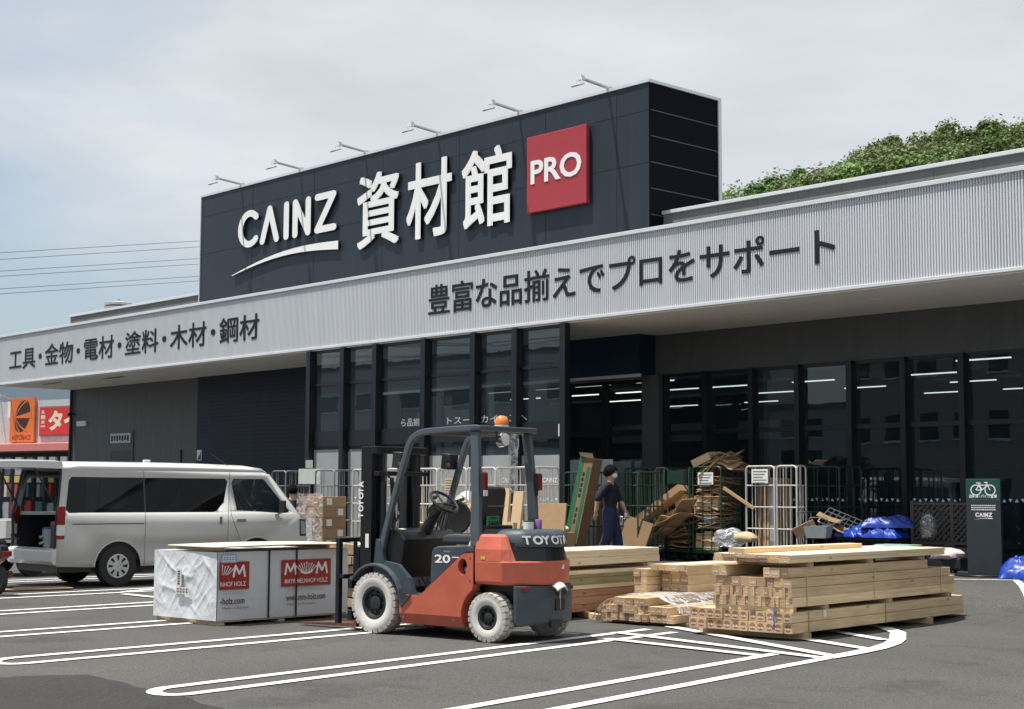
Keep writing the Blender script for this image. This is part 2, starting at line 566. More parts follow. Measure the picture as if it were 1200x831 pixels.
def M_emit(name, rgb, s):
    mt, nt, bs, out = _mat(name)
    bs.inputs['Base Color'].default_value = (*rgb, 1)
    bs.inputs['Emission Color'].default_value = (*rgb, 1)
    bs.inputs['Emission Strength'].default_value = s
    return mt


def M_asphalt(name, base, spot):
    mt, nt, bs, out = _mat(name)
    N, L = nt.nodes, nt.links
    tcn = N.new('ShaderNodeTexCoord')
    big = N.new('ShaderNodeTexNoise'); big.inputs['Scale'].default_value = 0.35; big.inputs['Detail'].default_value = 6
    mid = N.new('ShaderNodeTexNoise'); mid.inputs['Scale'].default_value = 16; mid.inputs['Detail'].default_value = 5
    fine = N.new('ShaderNodeTexNoise'); fine.inputs['Scale'].default_value = 55; fine.inputs['Detail'].default_value = 3
    vo = N.new('ShaderNodeTexVoronoi'); vo.inputs['Scale'].default_value = 70
    for n_ in (big, mid, fine, vo): L.new(tcn.outputs['Object'], n_.inputs['Vector'])
    def ramp(src, a, b, lo, hi):
        r_ = N.new('ShaderNodeMapRange'); r_.inputs['From Min'].default_value = a; r_.inputs['From Max'].default_value = b
        r_.inputs['To Min'].default_value = lo; r_.inputs['To Max'].default_value = hi
        L.new(src, r_.inputs['Value']); return r_.outputs['Result']
    def mul(a, b):
        k = N.new('ShaderNodeMath'); k.operation = 'MULTIPLY'; L.new(a, k.inputs[0]); L.new(b, k.inputs[1]); return k.outputs[0]
    v = mul(mul(ramp(big.outputs['Fac'], 0.28, 0.72, 0.80, 1.14), ramp(mid.outputs['Fac'], 0.3, 0.7, 0.88, 1.12)), ramp(fine.outputs['Fac'], 0.3, 0.7, 0.55, 1.45))
    mx = N.new('ShaderNodeMixRGB'); mx.inputs[1].default_value = (*base, 1); mx.inputs[2].default_value = (*spot, 1)
    L.new(ramp(vo.outputs['Distance'], 0.12, 0.3, 0.75, 0.0), mx.inputs[0])
    hs = N.new('ShaderNodeHueSaturation'); L.new(mx.outputs[0], hs.inputs['Color']); L.new(v, hs.inputs['Value'])
    st = N.new('ShaderNodeTexNoise'); st.inputs['Scale'].default_value = 0.9; st.inputs['Detail'].default_value = 7; st.inputs['Roughness'].default_value = 0.65
    L.new(tcn.outputs['Object'], st.inputs['Vector'])
    hs2 = N.new('ShaderNodeHueSaturation'); L.new(hs.outputs['Color'], hs2.inputs['Color'])
    L.new(ramp(st.outputs['Fac'], 0.53, 0.70, 1.0, 0.62), hs2.inputs['Value'])
    L.new(hs2.outputs['Color'], bs.inputs['Base Color'])
    bs.inputs['Roughness'].default_value = 0.88; bs.inputs['Specular IOR Level'].default_value = 0.25
    bp = N.new('ShaderNodeBump'); bp.inputs['Strength'].default_value = 0.5; bp.inputs['Distance'].default_value = 0.006
    L.new(fine.outputs['Fac'], bp.inputs['Height']); L.new(bp.outputs['Normal'], bs.inputs['Normal'])
    return mt


def M_paintline(name, asph):
    """road paint worn through to the asphalt in small chips"""
    mt, nt, bs, out = _mat(name)
    N, L = nt.nodes, nt.links
    tcn = N.new('ShaderNodeTexCoord')
    a = N.new('ShaderNodeTexNoise'); a.inputs['Scale'].default_value = 22; a.inputs['Detail'].default_value = 8; a.inputs['Roughness'].default_value = 0.75
    b = N.new('ShaderNodeTexNoise'); b.inputs['Scale'].default_value = 1.4; b.inputs['Detail'].default_value = 3
    L.new(tcn.outputs['Object'], a.inputs['Vector']); L.new(tcn.outputs['Object'], b.inputs['Vector'])
    ad = N.new('ShaderNodeMath'); ad.operation = 'MULTIPLY_ADD'; ad.inputs[1].default_value = 0.35
    L.new(b.outputs['Fac'], ad.inputs[0]); L.new(a.outputs['Fac'], ad.inputs[2])
    rp = N.new('ShaderNodeValToRGB')
    rp.color_ramp.elements[0].position = 0.47; rp.color_ramp.elements[0].color = (*asph, 1)
    rp.color_ramp.elements[1].position = 0.55; rp.color_ramp.elements[1].color = (0.68, 0.68, 0.665, 1)
    L.new(ad.outputs[0], rp.inputs['Fac'])
    L.new(rp.outputs['Color'], bs.inputs['Base Color'])
    bs.inputs['Roughness'].default_value = 0.75
    return mt


def M_stripe(name, rgb, axis='x', pitch=0.2, dark=0.55, width=0.12, rough=0.45, var=0.1, spec=0.5, bumpy=0.6):
    """profiled metal siding: real relief is too fine here, ribs come from bump and seam lines at a fixed pitch"""
    mt, nt, bs, out = _mat(name)
    N, L = nt.nodes, nt.links
    tcn = N.new('ShaderNodeTexCoord'); sp = N.new('ShaderNodeSeparateXYZ'); L.new(tcn.outputs['Object'], sp.inputs[0])
    dv = N.new('ShaderNodeMath'); dv.operation = 'DIVIDE'; dv.inputs[1].default_value = pitch
    L.new(sp.outputs[axis.upper()], dv.inputs[0])
    fr = N.new('ShaderNodeMath'); fr.operation = 'FRACT'; L.new(dv.outputs[0], fr.inputs[0])
    lt = N.new('ShaderNodeMath'); lt.operation = 'LESS_THAN'; lt.inputs[1].default_value = width; L.new(fr.outputs[0], lt.inputs[0])
    nz = N.new('ShaderNodeTexNoise'); nz.inputs['Scale'].default_value = 0.9; nz.inputs['Detail'].default_value = 6
    stk = N.new('ShaderNodeMapping'); stk.inputs['Scale'].default_value = (3.0, 3.0, 0.22)
    L.new(tcn.outputs['Object'], stk.inputs['Vector']); L.new(stk.outputs['Vector'], nz.inputs['Vector'])
    mr = N.new('ShaderNodeMapRange'); mr.inputs['From Min'].default_value = 0.3; mr.inputs['From Max'].default_value = 0.7
    mr.inputs['To Min'].default_value = 1 - var; mr.inputs['To Max'].default_value = 1 + var; L.new(nz.outputs['Fac'], mr.inputs['Value'])
    mx = N.new('ShaderNodeMixRGB'); mx.inputs[1].default_value = (*rgb, 1); mx.inputs[2].default_value = (*[c * dark for c in rgb], 1)
    L.new(lt.outputs[0], mx.inputs[0])
    hs = N.new('ShaderNodeHueSaturation'); L.new(mx.outputs[0], hs.inputs['Color']); L.new(mr.outputs['Result'], hs.inputs['Value'])
    L.new(hs.outputs['Color'], bs.inputs['Base Color'])
    bs.inputs['Roughness'].default_value = rough; bs.inputs['Specular IOR Level'].default_value = spec
    iv = N.new('ShaderNodeMath'); iv.operation = 'SUBTRACT'; iv.inputs[0].default_value = 1.0; L.new(lt.outputs[0], iv.inputs[1])
    bp = N.new('ShaderNodeBump'); bp.inputs['Strength'].default_value = bumpy; bp.inputs['Distance'].default_value = 0.01
    L.new(iv.outputs[0], bp.inputs['Height']); L.new(bp.outputs['Normal'], bs.inputs['Normal'])
    return mt


ASPH = (0.072, 0.0715, 0.068)
MT = {}
MT['asphalt'] = M_asphalt('asphalt', ASPH, (0.14, 0.137, 0.13))
MT['asphalt_dark'] = M_asphalt('old_asphalt', (0.036, 0.035, 0.034), (0.055, 0.053, 0.05))
MT['line'] = M_paintline('road_paint', ASPH)
MT['navy'] = M_stripe('navy_siding', (0.021, 0.028, 0.039), 'x', 0.25, 0.8, 0.05, 0.42, 0.13, 0.4, 0.3)
MT['navyshaded'] = M_('navy_shaded_side', (0.003, 0.0045, 0.009), 0.7, 0, 0.06, 1, spec=0.08)  # tower side: the front's navy darkened, shade put into the colour
MT['greywall'] = M_stripe('grey_siding', (0.085, 0.088, 0.088), 'x', 0.3, 0.75, 0.06, 0.5, 0.08, 0.4)
MT['charcoal'] = M_stripe('charcoal_siding', (0.085, 0.088, 0.094), 'x', 0.45, 0.8, 0.02, 0.55, 0.08, 0.35)
MT['shutter'] = M_stripe('navy_shutter', (0.006, 0.011, 0.026), 'z', 0.11, 0.6, 0.1, 0.4, 0.2, 0.22, 0.5)
MT['fascia'] = M_('silver_corrugated', (0.58, 0.60, 0.63), 0.45, 0.0, 0.07, 1.0, stretch=(2.2, 1, 0.12))
MT['cap'] = M_('pale_flashing', (0.66, 0.68, 0.70), 0.4, 0.2, 0.05, 2)
MT['soffit'] = M_('beige_soffit', (0.84, 0.81, 0.76), 0.8, 0, 0.05, 0.7)
MT['parapet'] = M_stripe('grey_parapet', (0.16, 0.164, 0.158), 'x', 0.91, 0.6, 0.012, 0.8, 0.08, 0.3, 0.5)
MT['black'] = M_('black_frame', (0.008, 0.009, 0.012), 0.35, 0, 0.1, 3)
MT['darkink'] = M_('dark_lettering', (0.010, 0.013, 0.020), 0.55, 0, 0.06, 3, spec=0.3)
MT['white'] = M_('white_sign', (0.80, 0.80, 0.79), 0.4, 0, 0.03, 3)
MT['whitetrim'] = M_('white_trim', (0.72, 0.73, 0.74), 0.4, 0, 0.04, 3)
MT['glass'] = M_glass('window_glass', (0.42, 0.52, 0.56), 1.75)
MT['glass2'] = M_glass('screen_glass', (0.74, 0.80, 0.82), 1.8)
MT['lamp_strip'] = M_emit('strip_light', (1, 0.95, 0.86), 1.25)
MT['inner'] = M_('interior_wall', (0.30, 0.31, 0.31), 0.8, 0, 0.1, 1)
MT['innerdark'] = M_('interior_dark', (0.06, 0.065, 0.07), 0.8, 0, 0.1, 1)
MT['galv'] = M_('galvanised', (0.55, 0.55, 0.53), 0.4, 0.6, 0.1, 8)
MT['carglass'] = M_glass('car_glass', (0.30, 0.34, 0.34), 1.4)
MT['rubber'] = M_('black_rubber', (0.014, 0.014, 0.015), 0.7, 0, 0.2, 12, 0.1)
MT['blackplastic'] = M_('black_plastic', (0.015, 0.016, 0.018), 0.45, 0, 0.12, 9)
MT['whitemetal'] = M_('white_tube', (0.54, 0.525, 0.48), 0.45, 0, 0.1, 12)
MT['greenmetal'] = M_('green_tube', (0.010, 0.045, 0.026), 0.45, 0, 0.18, 12)
MT['greymetal'] = M_('grey_tube', (0.20, 0.21, 0.21), 0.45, 0.3, 0.12, 12)
MT['card'] = M_('cardboard', (0.36, 0.235, 0.125), 0.85, 0, 0.12, 5, 0.1, rand=0.3)
MT['carddark'] = M_('shaded_brown_card', (0.20, 0.125, 0.065), 0.85, 0, 0.15, 5, 0.1, rand=0.2)  # dark brown card; on the striped carton its tone stands in for shade
MT['cardpale'] = M_('pale_cardboard', (0.55, 0.40, 0.24), 0.85, 0, 0.08, 5, rand=0.12)
MT['paper'] = M_('white_paper', (0.72, 0.72, 0.68), 0.7, 0, 0.05, 9)
MT['tarp'] = M_('blue_tarpaulin', (0.004, 0.036, 0.30), 0.38, 0, 0.25, 6, 0.45, 11)
MT['film'] = M_film('stretch_film')
# ------------------------------------------------------------------ ground
def ground_strip(name, x0, x1, ys, mat, dz=0.0):
    mb = MB()
    n = len(ys)
    vs = [(x, y, ground_z(y) + dz) for y in ys for x in (x0, x1)]
    fs = [(2 * i, 2 * i + 1, 2 * i + 3, 2 * i + 2) for i in range(n - 1)]
    mb.add(vs, fs, True)
    return mb.build(name, mat)


g = ground_strip('ground', -420, 420, [-300, -60, 0, 8] + [16 + 0.25 * i for i in range(15)] + [24, 40, 80, 200, 420], MT['asphalt'])
tag(g, kind='structure')

# darker, older asphalt in the near left corner
pts = [(-9.0, 5.75), (-9.24, 5.88), (-9.71, 5.95), (-10.45, 6.03), (-10.87, 6.06), (-11.67, 6.12), (-11.85, 5.85), (-11.95, 5.44), (-13, 4.9), (-16, 4.2), (-14, -3), (-2, -3), (-8, 5.0)]
mb = MB()
dense = []
for i in range(len(pts)):
    a, b = V((*pts[i], 0)), V((*pts[(i + 1) % len(pts)], 0))
    k = max(1, int((b - a).length / 0.12)) if i < 6 or i > 10 else 2
    for j in range(k):
        p = a.lerp(b, j / k)
        dense.append((p.x + 0.05 * (noise.noise(p * 3.1)), p.y + 0.06 * noise.noise(p * 2.3 + V((9, 3, 0)))))
vs, fs = fill_poly(dense, [], lambda u, w: (u, w, 0.004))
mb.add(vs, fs)
tag(mb.build('asphalt_patch', MT['asphalt_dark']), kind='structure')


# parking bay paint
def ribbon(mb, path, w, dz=0.008, closed=False):
    P = [V((p[0], p[1])) for p in path]
    # subdivide so that the line follows the ground and its edges waver a little
    Q = []
    n = len(P)
    for i in range(n if closed else n - 1):
        a, b = P[i], P[(i + 1) % n]
        k = max(1, int((b - a).length / 0.25))
        for j in range(k): Q.append(a.lerp(b, j / k))
    if not closed: Q.append(P[-1])
    L_, R_ = [], []
    m_ = len(Q)
    for i in range(m_):
        if closed: d = Q[(i + 1) % m_] - Q[i - 1]
        else: d = Q[min(i + 1, m_ - 1)] - Q[max(i - 1, 0)]
        d.normalize(); nn = V((-d.y, d.x))
        e = 0.006 * noise.noise(V((Q[i].x * 4, Q[i].y * 4, 0)))
        L_.append(Q[i] + nn * (w / 2 + e)); R_.append(Q[i] - nn * (w / 2 - e))
    vs = [(p.x, p.y, ground_z(p.y) + dz) for p in L_] + [(p.x, p.y, ground_z(p.y) + dz) for p in R_]
    fs = [(i, m_ + i, m_ + (i + 1) % m_, (i + 1) % m_) for i in range(m_ if closed else m_ - 1)]
    mb.add(vs, fs)


def hairpin(mb, near, far_l, far_r, w):
    """two parallel lines joined by a rounded end on the near side: far_l -> near end -> far_r"""
    c = V(near); a, b = V(far_l), V(far_r)
    r_ = (a - b).length / 2
    d = ((a + b) / 2 - c).normalized()
    nn = (a - b).normalized()
    base = c + d * r_
    arc = [base + nn * r_ * math.cos(t) - d * r_ * math.sin(t) for t in [math.pi * i / 10 for i in range(11)]]
    ribbon(mb, [a] + arc + [b], w)


lines = MB()
hairpin(lines, (-12.99, 5.93), (-13.95, 12.6), (-13.45, 12.5), 0.12)
hairpin(lines, (-10.24, 5.93), (-11.56, 12.8), (-11.12, 12.74), 0.12)
hairpin(lines, (-7.35, 4.2), (-9.0, 11.72), (-8.46, 11.8), 0.12)
hairpin(lines, (-15.35, 5.2), (-16.3, 12.8), (-15.8, 12.8), 0.12)
hairpin(lines, (-18.05, 5.6), (-19.0, 13.2), (-18.5, 13.2), 0.12)
hairpin(lines, (-20.9, 6.2), (-21.75, 15.3), (-21.1, 15.3), 0.12)
hairpin(lines, (-24.2, 7.4), (-25.4, 16.5), (-24.9, 16.5), 0.12)
ribbon(lines, [(-8.46, 11.78), (-8.55, 12.4), (-8.66, 12.9), (-8.85, 13.45), (-9.08, 13.9), (-9.5, 14.55), (-9.95, 14.98), (-10.4, 15.2)], 0.17, 0.011)
for a, b in (((-11.5, 12.2), (-8.5, 11.74)), ((-11.05, 11.6), (-8.95, 11.46)), ((-11.6, 13.2), (-8.5, 11.95)), ((-9.98, 13.25), (-8.66, 12.75)), ((-10.5, 14.35), (-9.1, 13.68)),
             ((-20.47, 11.28), (-19.0, 11.26)), ((-20.9, 11.5), (-21.4, 12.5))):
    ribbon(lines, [a, b], 0.14, 0.014)
for p in ([(-14.6, 18.2), (-11.4, 20.5), (-9.2, 17.0)],):
    ribbon(lines, p, 0.1, 0.008)
tag(lines.build('parking_lines', MT['line']), kind='structure')

# ------------------------------------------------------------------ the store
OFF = V((-29, 22, 0))
store = empty('store_building', OFF, 0, 'dark grey building materials store with silver corrugated fascia and tall navy sign tower', 'store')


def SB(): return MB(OFF)


XL, XR = -46.45, 14.0
YF, YW, YG = 21.0, 23.5, 24.0
ZS, ZT = 4.84, 6.42

# corrugated fascia: real ribs
mb = SB()
pitch = 0.05
path = []
x = XL
while x < XR:
    path += [(x, YF + 0.03), (x + 0.013, YF + 0.03), (x + 0.018, YF - 0.004), (x + 0.045, YF - 0.004)]
    x += pitch
vs = [(p[0], p[1], ZS + 0.06) for p in path] + [(p[0], p[1], ZT - 0.07) for p in path]
n = len(path)
mb.add(vs, [(i, i + 1, n + i + 1, n + i) for i in range(n - 1)])
mb.box(XL - 0.02, XL, YF - 0.004, YG + 0.6, ZS + 0.06, ZT - 0.07)
mb.build('fascia', MT['fascia'], store)
mb = SB()
mb.box(XL - 0.05, XR, YF - 0.04, YF + 0.3, ZT - 0.075, ZT)
mb.box(XL - 0.05, XL + 0.2, YF + 0.303, YG + 0.6, ZT - 0.075, ZT)
mb.box(XL - 0.03, XR, YF - 0.025, YF + 0.06, ZS + 0.003, ZS + 0.062)
mb.build('fascia_trim', MT['cap'], store, 0.006)

mb = SB()
mb.box(XL, XR, YF + 0.03, YG + 0.5, ZS - 0.02, ZS)
sof = mb.build('soffit', MT['soffit'], store)
for x, y in ((-44.6, 21.55), (-41.0, 21.7)):
    mb = SB(); mb.box(x, x + 1.1, y, y + 0.16, ZS - 0.026, ZS - 0.0205); mb.build('soffit_vent', MT['black'], sof)
for x in (-36.9, -34.0, -31.1, -20.6, -17.6, -14.8, -12.0, -9.2):
    mb = SB(); mb.lathe([(0.0, ZS - 0.034), (0.10, ZS - 0.034), (0.115, ZS - 0.0205)], (x, 22.2, 0), 'z', 16)
    mb.build('downlight', MT['white'], sof)

mb = SB()
mb.box(XL + 0.1, XR, YF + 0.31, 46, ZT - 0.35, ZT - 0.2)
mb.build('roof', MT['parapet'], store)
for x0, x1 in ((-43.7, -35.56), (-19.43, XR)):
    mb = SB(); mb.box(x0, x1, 22.0, 22.15, ZT - 0.25, 6.86)
    pp = mb.build('parapet', MT['parapet'], store)
    mb = SB(); mb.box(x0 - 0.03, x1, 21.96, 22.2, 6.862, 6.93); mb.build('coping', MT['cap'], pp, 0.006)

# sign tower
TX0, TX1, TY0, TY1, TZ0, TZ1 = -35.55, -19.44, 21.6, 23.72, ZT - 0.3, 9.40
mb = SB()
mb.box(TX0, TX1, TY0, TY1, TZ0, TZ1)
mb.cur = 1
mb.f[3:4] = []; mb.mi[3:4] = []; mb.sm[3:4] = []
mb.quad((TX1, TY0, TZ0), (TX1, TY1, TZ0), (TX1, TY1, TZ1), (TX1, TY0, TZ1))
tower = mb.build('sign_tower', [MT['navy'], MT['navyshaded']], store)
mb = SB()
mb.box(TX0 - 0.03, TX1 + 0.03, TY0 - 0.03, TY0 + 0.12, TZ1 + 0.002, TZ1 + 0.06)
mb.box(TX1 - 0.10, TX1 + 0.03, TY0 + 0.121, TY1 + 0.03, TZ1 + 0.002, TZ1 + 0.06)
mb.box(TX0 - 0.03, TX0 + 0.10, TY0 + 0.121, TY1 + 0.03, TZ1 + 0.002, TZ1 + 0.06)
mb.box(TX1 + 0.002, TX1 + 0.03, TY1 - 0.06, TY1 + 0.03, TZ0, TZ1 + 0.001)
mb.box(TX0 - 0.03, TX0 - 0.002, TY0 - 0.03, TY0 + 0.03, TZ0, TZ1 + 0.001)
mb.build('tower_trim', MT['cap'], tower)
mb = SB()
for z in (6.82, 7.33, 7.84, 8.35, 8.86):
    mb.box(TX1 + 0.001, TX1 + 0.008, TY0 + 0.05, TY1 - 0.08, z, z + 0.018)
mb.build('panel_joint', M_('joint_grey', (0.06, 0.068, 0.08), 0.5), tower)
mb = SB()
for z in (7.84, 8.86): mb.box(TX0 + 0.02, TX1 - 0.02, TY0 - 0.004, TY0 - 0.001, z, z + 0.010)
for x in (-33.1, -30.4, -27.7, -25.0, -22.3, -20.3): mb.box(x, x + 0.012, TY0 - 0.005, TY0 - 0.001, TZ0, TZ1 - 0.02)
mb.build('front_joint', M_('joint_dark', (0.016, 0.021, 0.029), 0.5), tower)

EX, EZ = (1, 0, 0), (0, 0, 1)
LW = MT['white']
# company name: rounded stroke letters
def logo(mb, o, w, h, depth, ux=EX, swoosh=True, sw=0.105, side=0):
    """C A I N Z without a bar in the A, over a rising brush line"""
    ux = V(ux)
    letters = [
        [(0.62 + 0.40 * math.cos(t) - 0.2, 0.5 + 0.5 * math.sin(t)) for t in [R(45 + i * 270 / 16) for i in range(17)]],
        [(0.98, 0.0), (1.28, 1.0), (1.58, 0.0)],
        [(1.98, 0.0), (1.98, 1.0)],
        [(2.34, 0.0), (2.34, 1.0), (2.86, 0.0), (2.86, 1.0)],
        [(3.22, 1.0), (3.84, 1.0), (3.22, 0.0), (3.86, 0.0)]]
    k, kz = w / 4.0, h
    for L_ in letters:
        out = stroke_outline(L_, sw)
        P = [V(o) + ux * (p[0] * k) + V((0, 0, p[1] * kz)) for p in out]
        nn = ux.cross(V(EZ))
        A = [p + nn * depth for p in P]
        n_ = len(P)
        mb.add(A, [tuple(range(n_))]); mb.cur = side
        mb.add(A + P, [(n_ + i, n_ + (i + 1) % n_, (i + 1) % n_, i) for i in range(n_)]); mb.cur = 0
    if swoosh:
        top, bot = [], []
        for i in range(13):
            t = i / 12
            x_ = -0.32 + t * 4.36
            mid = -0.92 + 0.62 * t - 0.28 * t * t + 0.16 * math.sin(t * math.pi)
            hw = 0.012 + 0.118 * t
            top.append((x_, mid + hw)); bot.append((x_, mid - hw))
        out = bot + top[::-1]
        P = [V(o) + ux * (p[0] * k) + V((0, 0, p[1] * kz)) for p in out]
        nn = ux.cross(V(EZ)); A = [p + nn * depth for p in P]; n_ = len(P)
        mb.add(A, [tuple(range(n_))]); mb.cur = side
        mb.add(A + P, [(n_ + i, n_ + (i + 1) % n_, (i + 1) % n_, i) for i in range(n_)]); mb.cur = 0


edge_black = M_('letter_return', (0.02, 0.02, 0.022), 0.5)
mb = SB()
logo(mb, (-33.55, TY0 - 0.02, 7.84), 4.22, 0.80, 0.055, side=1)
mb.build('name_letters', [LW, edge_black], tower)
for ch, x0, x1, z0, z1 in (('資', -28.56, -26.98, 7.15, 8.92), ('材', -26.72, -25.15, 7.14, 8.90), ('館', -24.82, -23.22, 7.14, 8.87)):
    mb = SB()
    put_text(mb, ch, (x0, TY0 - 0.02, z0), EX, EZ, x1 - x0, z1 - z0, 0, 0.055, bold=0.02, side=1)
    mb.build('sign_letter', [LW, edge_black], tower)
mb = SB()
mb.box(-22.72, -21.0, TY0 - 0.12, TY0 - 0.02, 7.25, 8.84)
rp = mb.build('red_panel', M_('red_panel', (0.36, 0.035, 0.045), 0.4, 0, 0.05, 2), tower, 0.012)
mb = SB()
put_text(mb, 'PRO', (-22.59, TY0 - 0.123, 7.83), EX, EZ, 1.46, 0.50, 0.022, 0.012)
mb.build('panel_letters', LW, rp)

# fascia lettering (cut sheet standing on the ribs)
mb = SB()
put_text(mb, '豊富な品揃えでプロをサポート', (-25.27, YF - 0.012, 5.30), EX, EZ, 10.5, 0.66, 0, 0, {'な': .95, '品': 1, 'で': 1, 'プ': .98}, bold=0.016)
mb.build('slogan_letters', MT['darkink'], store)
mb = SB()
put_text(mb, '工具・金物・電材・塗料・木材・鋼材', (-45.68, YF - 0.012, 5.27), EX, EZ, 13.92, 0.66, 0, 0, {'・': .62}, bold=0.014)
mb.build('slogan_letters', MT['darkink'], store)

# ------------------------------------------------------------------ walls under the canopy
mb = SB(); mb.box(XL, -38.62, YW, YW + 0.3, 0, ZS - 0.021)
lw = mb.build('wall', MT['greywall'], store)
mb = SB(); mb.tube([(XL + 0.12, YW - 0.06, 0.1), (XL + 0.12, YW - 0.06, ZS - 0.03)], 0.05, 10)
mb.build('downpipe', MT['black'], lw)
mb = SB(); mb.box(-45.95, -45.35, YW - 0.05, YW - 0.003, 3.62, 3.78)
mb.build('nameplate', MT['paper'], lw)
mb = SB(); mb.tube([(-46.1, YW - 0.02, 4.0), (-46.1, YW - 0.16, 4.05), (-46.05, YW - 0.25, 4.0)], 0.02, 8); mb.lathe([(0.02, 0.08), (0.08, 0.0), (0.085, -0.03), (0, -0.03)], (-46.0, YW - 0.28, 3.98), 'z', 12)
mb.build('wall_lamp', MT['black'], lw)
mb = SB(); mb.box(-43.75, -42.3, YW - 0.03, YW - 0.002, 0.2, 3.42)
dr = mb.build('side_door', MT['greywall'], lw)
mb = SB(); mb.box(-43.68, -42.42, YW - 0.034, YW - 0.0305, 0.5, 2.78); mb.build('pane', MT['black'], dr)
mb = SB(); mb.box(-43.66, -42.42, YW - 0.06, YW - 0.031, 3.02, 3.32); dsg = mb.build('door_sign', M_('pale_blue_plate', (0.42, 0.5, 0.56), 0.5), dr)
mb = SB()
for i in range(7):
    x = -43.6 + i * 0.165
    mb.box(x, x + 0.10, YW - 0.064, YW - 0.0605, 3.08 + 0.02 * (i % 2), 3.25)
mb.build('sign_marks', MT['darkink'], dsg)
mb = SB(); mb.box(-39.55, -39.48, YW - 0.04, YW - 0.002, 0.3, 2.75); mb.build('wall_slot', MT['black'], lw)

mb = SB(); mb.box(-38.6, -30.0, YW - 0.05, YW + 0.2, 0, ZS - 0.021)
sh = mb.build('shutter', MT['shutter'], store)
mb = SB(); mb.box(-38.55, -38.3, YW - 0.06, YW - 0.052, 2.42, 2.72); shs = mb.build('shutter_sign', MT['paper'], sh)
mb = SB(); mb.add([(-38.53, YW - 0.063, 2.44), (-38.32, YW - 0.063, 2.44), (-38.32, YW - 0.063, 2.68)], [(0, 1, 2)]); mb.build('sign_mark', M_('blue_ink', (0.02, 0.05, 0.2), 0.5), shs)

# entrance box and doors
mb = SB(); mb.box(-30.0, -21.44, YW, YW + 0.5, 3.99, ZS - 0.021)
eb = mb.build('entrance_box', M_('entrance_navy', (0.009, 0.024, 0.055), 0.35, 0, 0.1, 2), store)
mb = SB(); mb.box(-30.0, -21.40, YW - 0.03, YW + 0.02, 3.925, 3.988); mb.build('box_trim', MT['cap'], eb)
mb = SB(); mb.box(-30.3, -30.0, YW - 0.04, YG + 0.3, 0, ZS - 0.021); gp_ = M_('grey_pillar', (0.085, 0.087, 0.088), 0.6, 0, 0.06, 2)
mb.build('pillar', gp_, store)
mb = SB(); mb.box(-21.72, -21.26, YG - 0.12, YG + 0.25, 0, 3.985); mb.build('pillar', gp_, store)
mb = SB(); mb.box(-21.44, XR, YG, YG + 0.25, 3.99, ZS - 0.021)
mb.box(-13.06, XR, YG, YG + 0.25, 0, 3.988)
mb.build('wall', MT['charcoal'], store)


def window(x0, x1, y, z0, z1, bars, fw=0.07, d=0.10, gmat=None, name='window'):
    f = SB()
    f.box(x0, x0 + fw, y - d / 2, y + d / 2, z0, z1); f.box(x1 - fw, x1, y - d / 2, y + d / 2, z0, z1)
    f.box(x0 + fw, x1 - fw, y - d / 2, y + d / 2, z0, z0 + fw); f.box(x0 + fw, x1 - fw, y - d / 2, y + d / 2, z1 - fw, z1)
    for zb, hb in bars: f.box(x0 + fw, x1 - fw, y - d / 2 + 0.004, y + d / 2 - 0.004, zb, zb + hb)
    o = f.build(name, MT['black'], store)
    p = SB(); p.quad((x0 + fw, y, z0 + fw), (x1 - fw, y, z0 + fw), (x1 - fw, y, z1 - fw), (x0 + fw, y, z1 - fw))
    p.build('pane', gmat or MT['glass'], o)
    return o


cols = [-21.25, -20.05, -18.88, -17.77, -16.58, -15.43, -14.25, -13.07]
for a, b in zip(cols[:-1], cols[1:]):
    window(a, b, YG + 0.05, 0.30, 3.985, [(2.72, 0.09)], 0.06)
for x in cols[1:-1]:
    mb = SB(); mb.box(x - 0.055, x + 0.055, YG - 0.10, YG - 0.004, 0.28, 3.985); mb.build('mullion', MT['black'], store)
# the row of arrow marks on the glass at eye level
mb = SB()
def marks(x0, x1, y, z):
    k = 0
    x = x0
    while x < x1:
        s = 0.035
        if k % 2: mb.add([(x - s, y, z - s * .8), (x + s, y, z - s * .8), (x, y, z + s * .8)], [(0, 1, 2)])
        else: mb.add([(x - s, y, z + s * .8), (x, y, z - s * .8), (x + s, y, z + s * .8)], [(0, 1, 2)])
        k += 1; x += 0.115
for a, b in zip(cols[:-1], cols[1:]):
    mb = SB(); marks(a + 0.12, b - 0.1, YG + 0.045, 1.415); mb.build('glass_marks', MT['white'], store)

# glass windbreak in front of the entrance, flush with the fascia
vc = [-29.62, -28.30, -27.10, -25.40, -23.79, -22.52, -21.14]
YV = 21.12
for a, b in zip(vc[:-1], vc[1:]):
    window(a, b, YV, 0.28, ZS - 0.022, [(2.58, 0.34), (3.98, 0.07)], 0.055, 0.10, MT['glass2'], 'screen_window')
for i, x in enumerate(vc):
    mb = SB(); mb.box(x - 0.075, x + 0.075, YV - 0.17, YV - 0.055, 0.28, ZS - 0.022); mb.build('mullion', MT['black'], store)
for a, b in zip(vc[:-1], vc[1:]):
    mb = SB(); marks(a + 0.14, b - 0.12, YV - 0.008, 1.39); mb.build('glass_marks', MT['white'], store)
GT = M_('pale_glass_text', (0.45, 0.46, 0.46), 0.5)
mb = SB(); put_text(mb, 'トスーエカインズへ', (-24.75, YV - 0.010, 2.955), EX, EZ, 2.45, 0.16, 0.0); mb.build('glass_text', GT, store)
mb = SB(); put_text(mb, 'ら品揃', (-26.3, YV - 0.010, 2.955), EX, EZ, 0.62, 0.17, 0.0); mb.build('glass_text', GT, store)
for x in (-23.05, -21.85):
    mb = SB(); put_text(mb, 'CΛINZ', (x, YV - 0.010, 1.72), EX, EZ, 0.42, 0.10, 0.02); mb.build('glass_name', MT['white'], store)
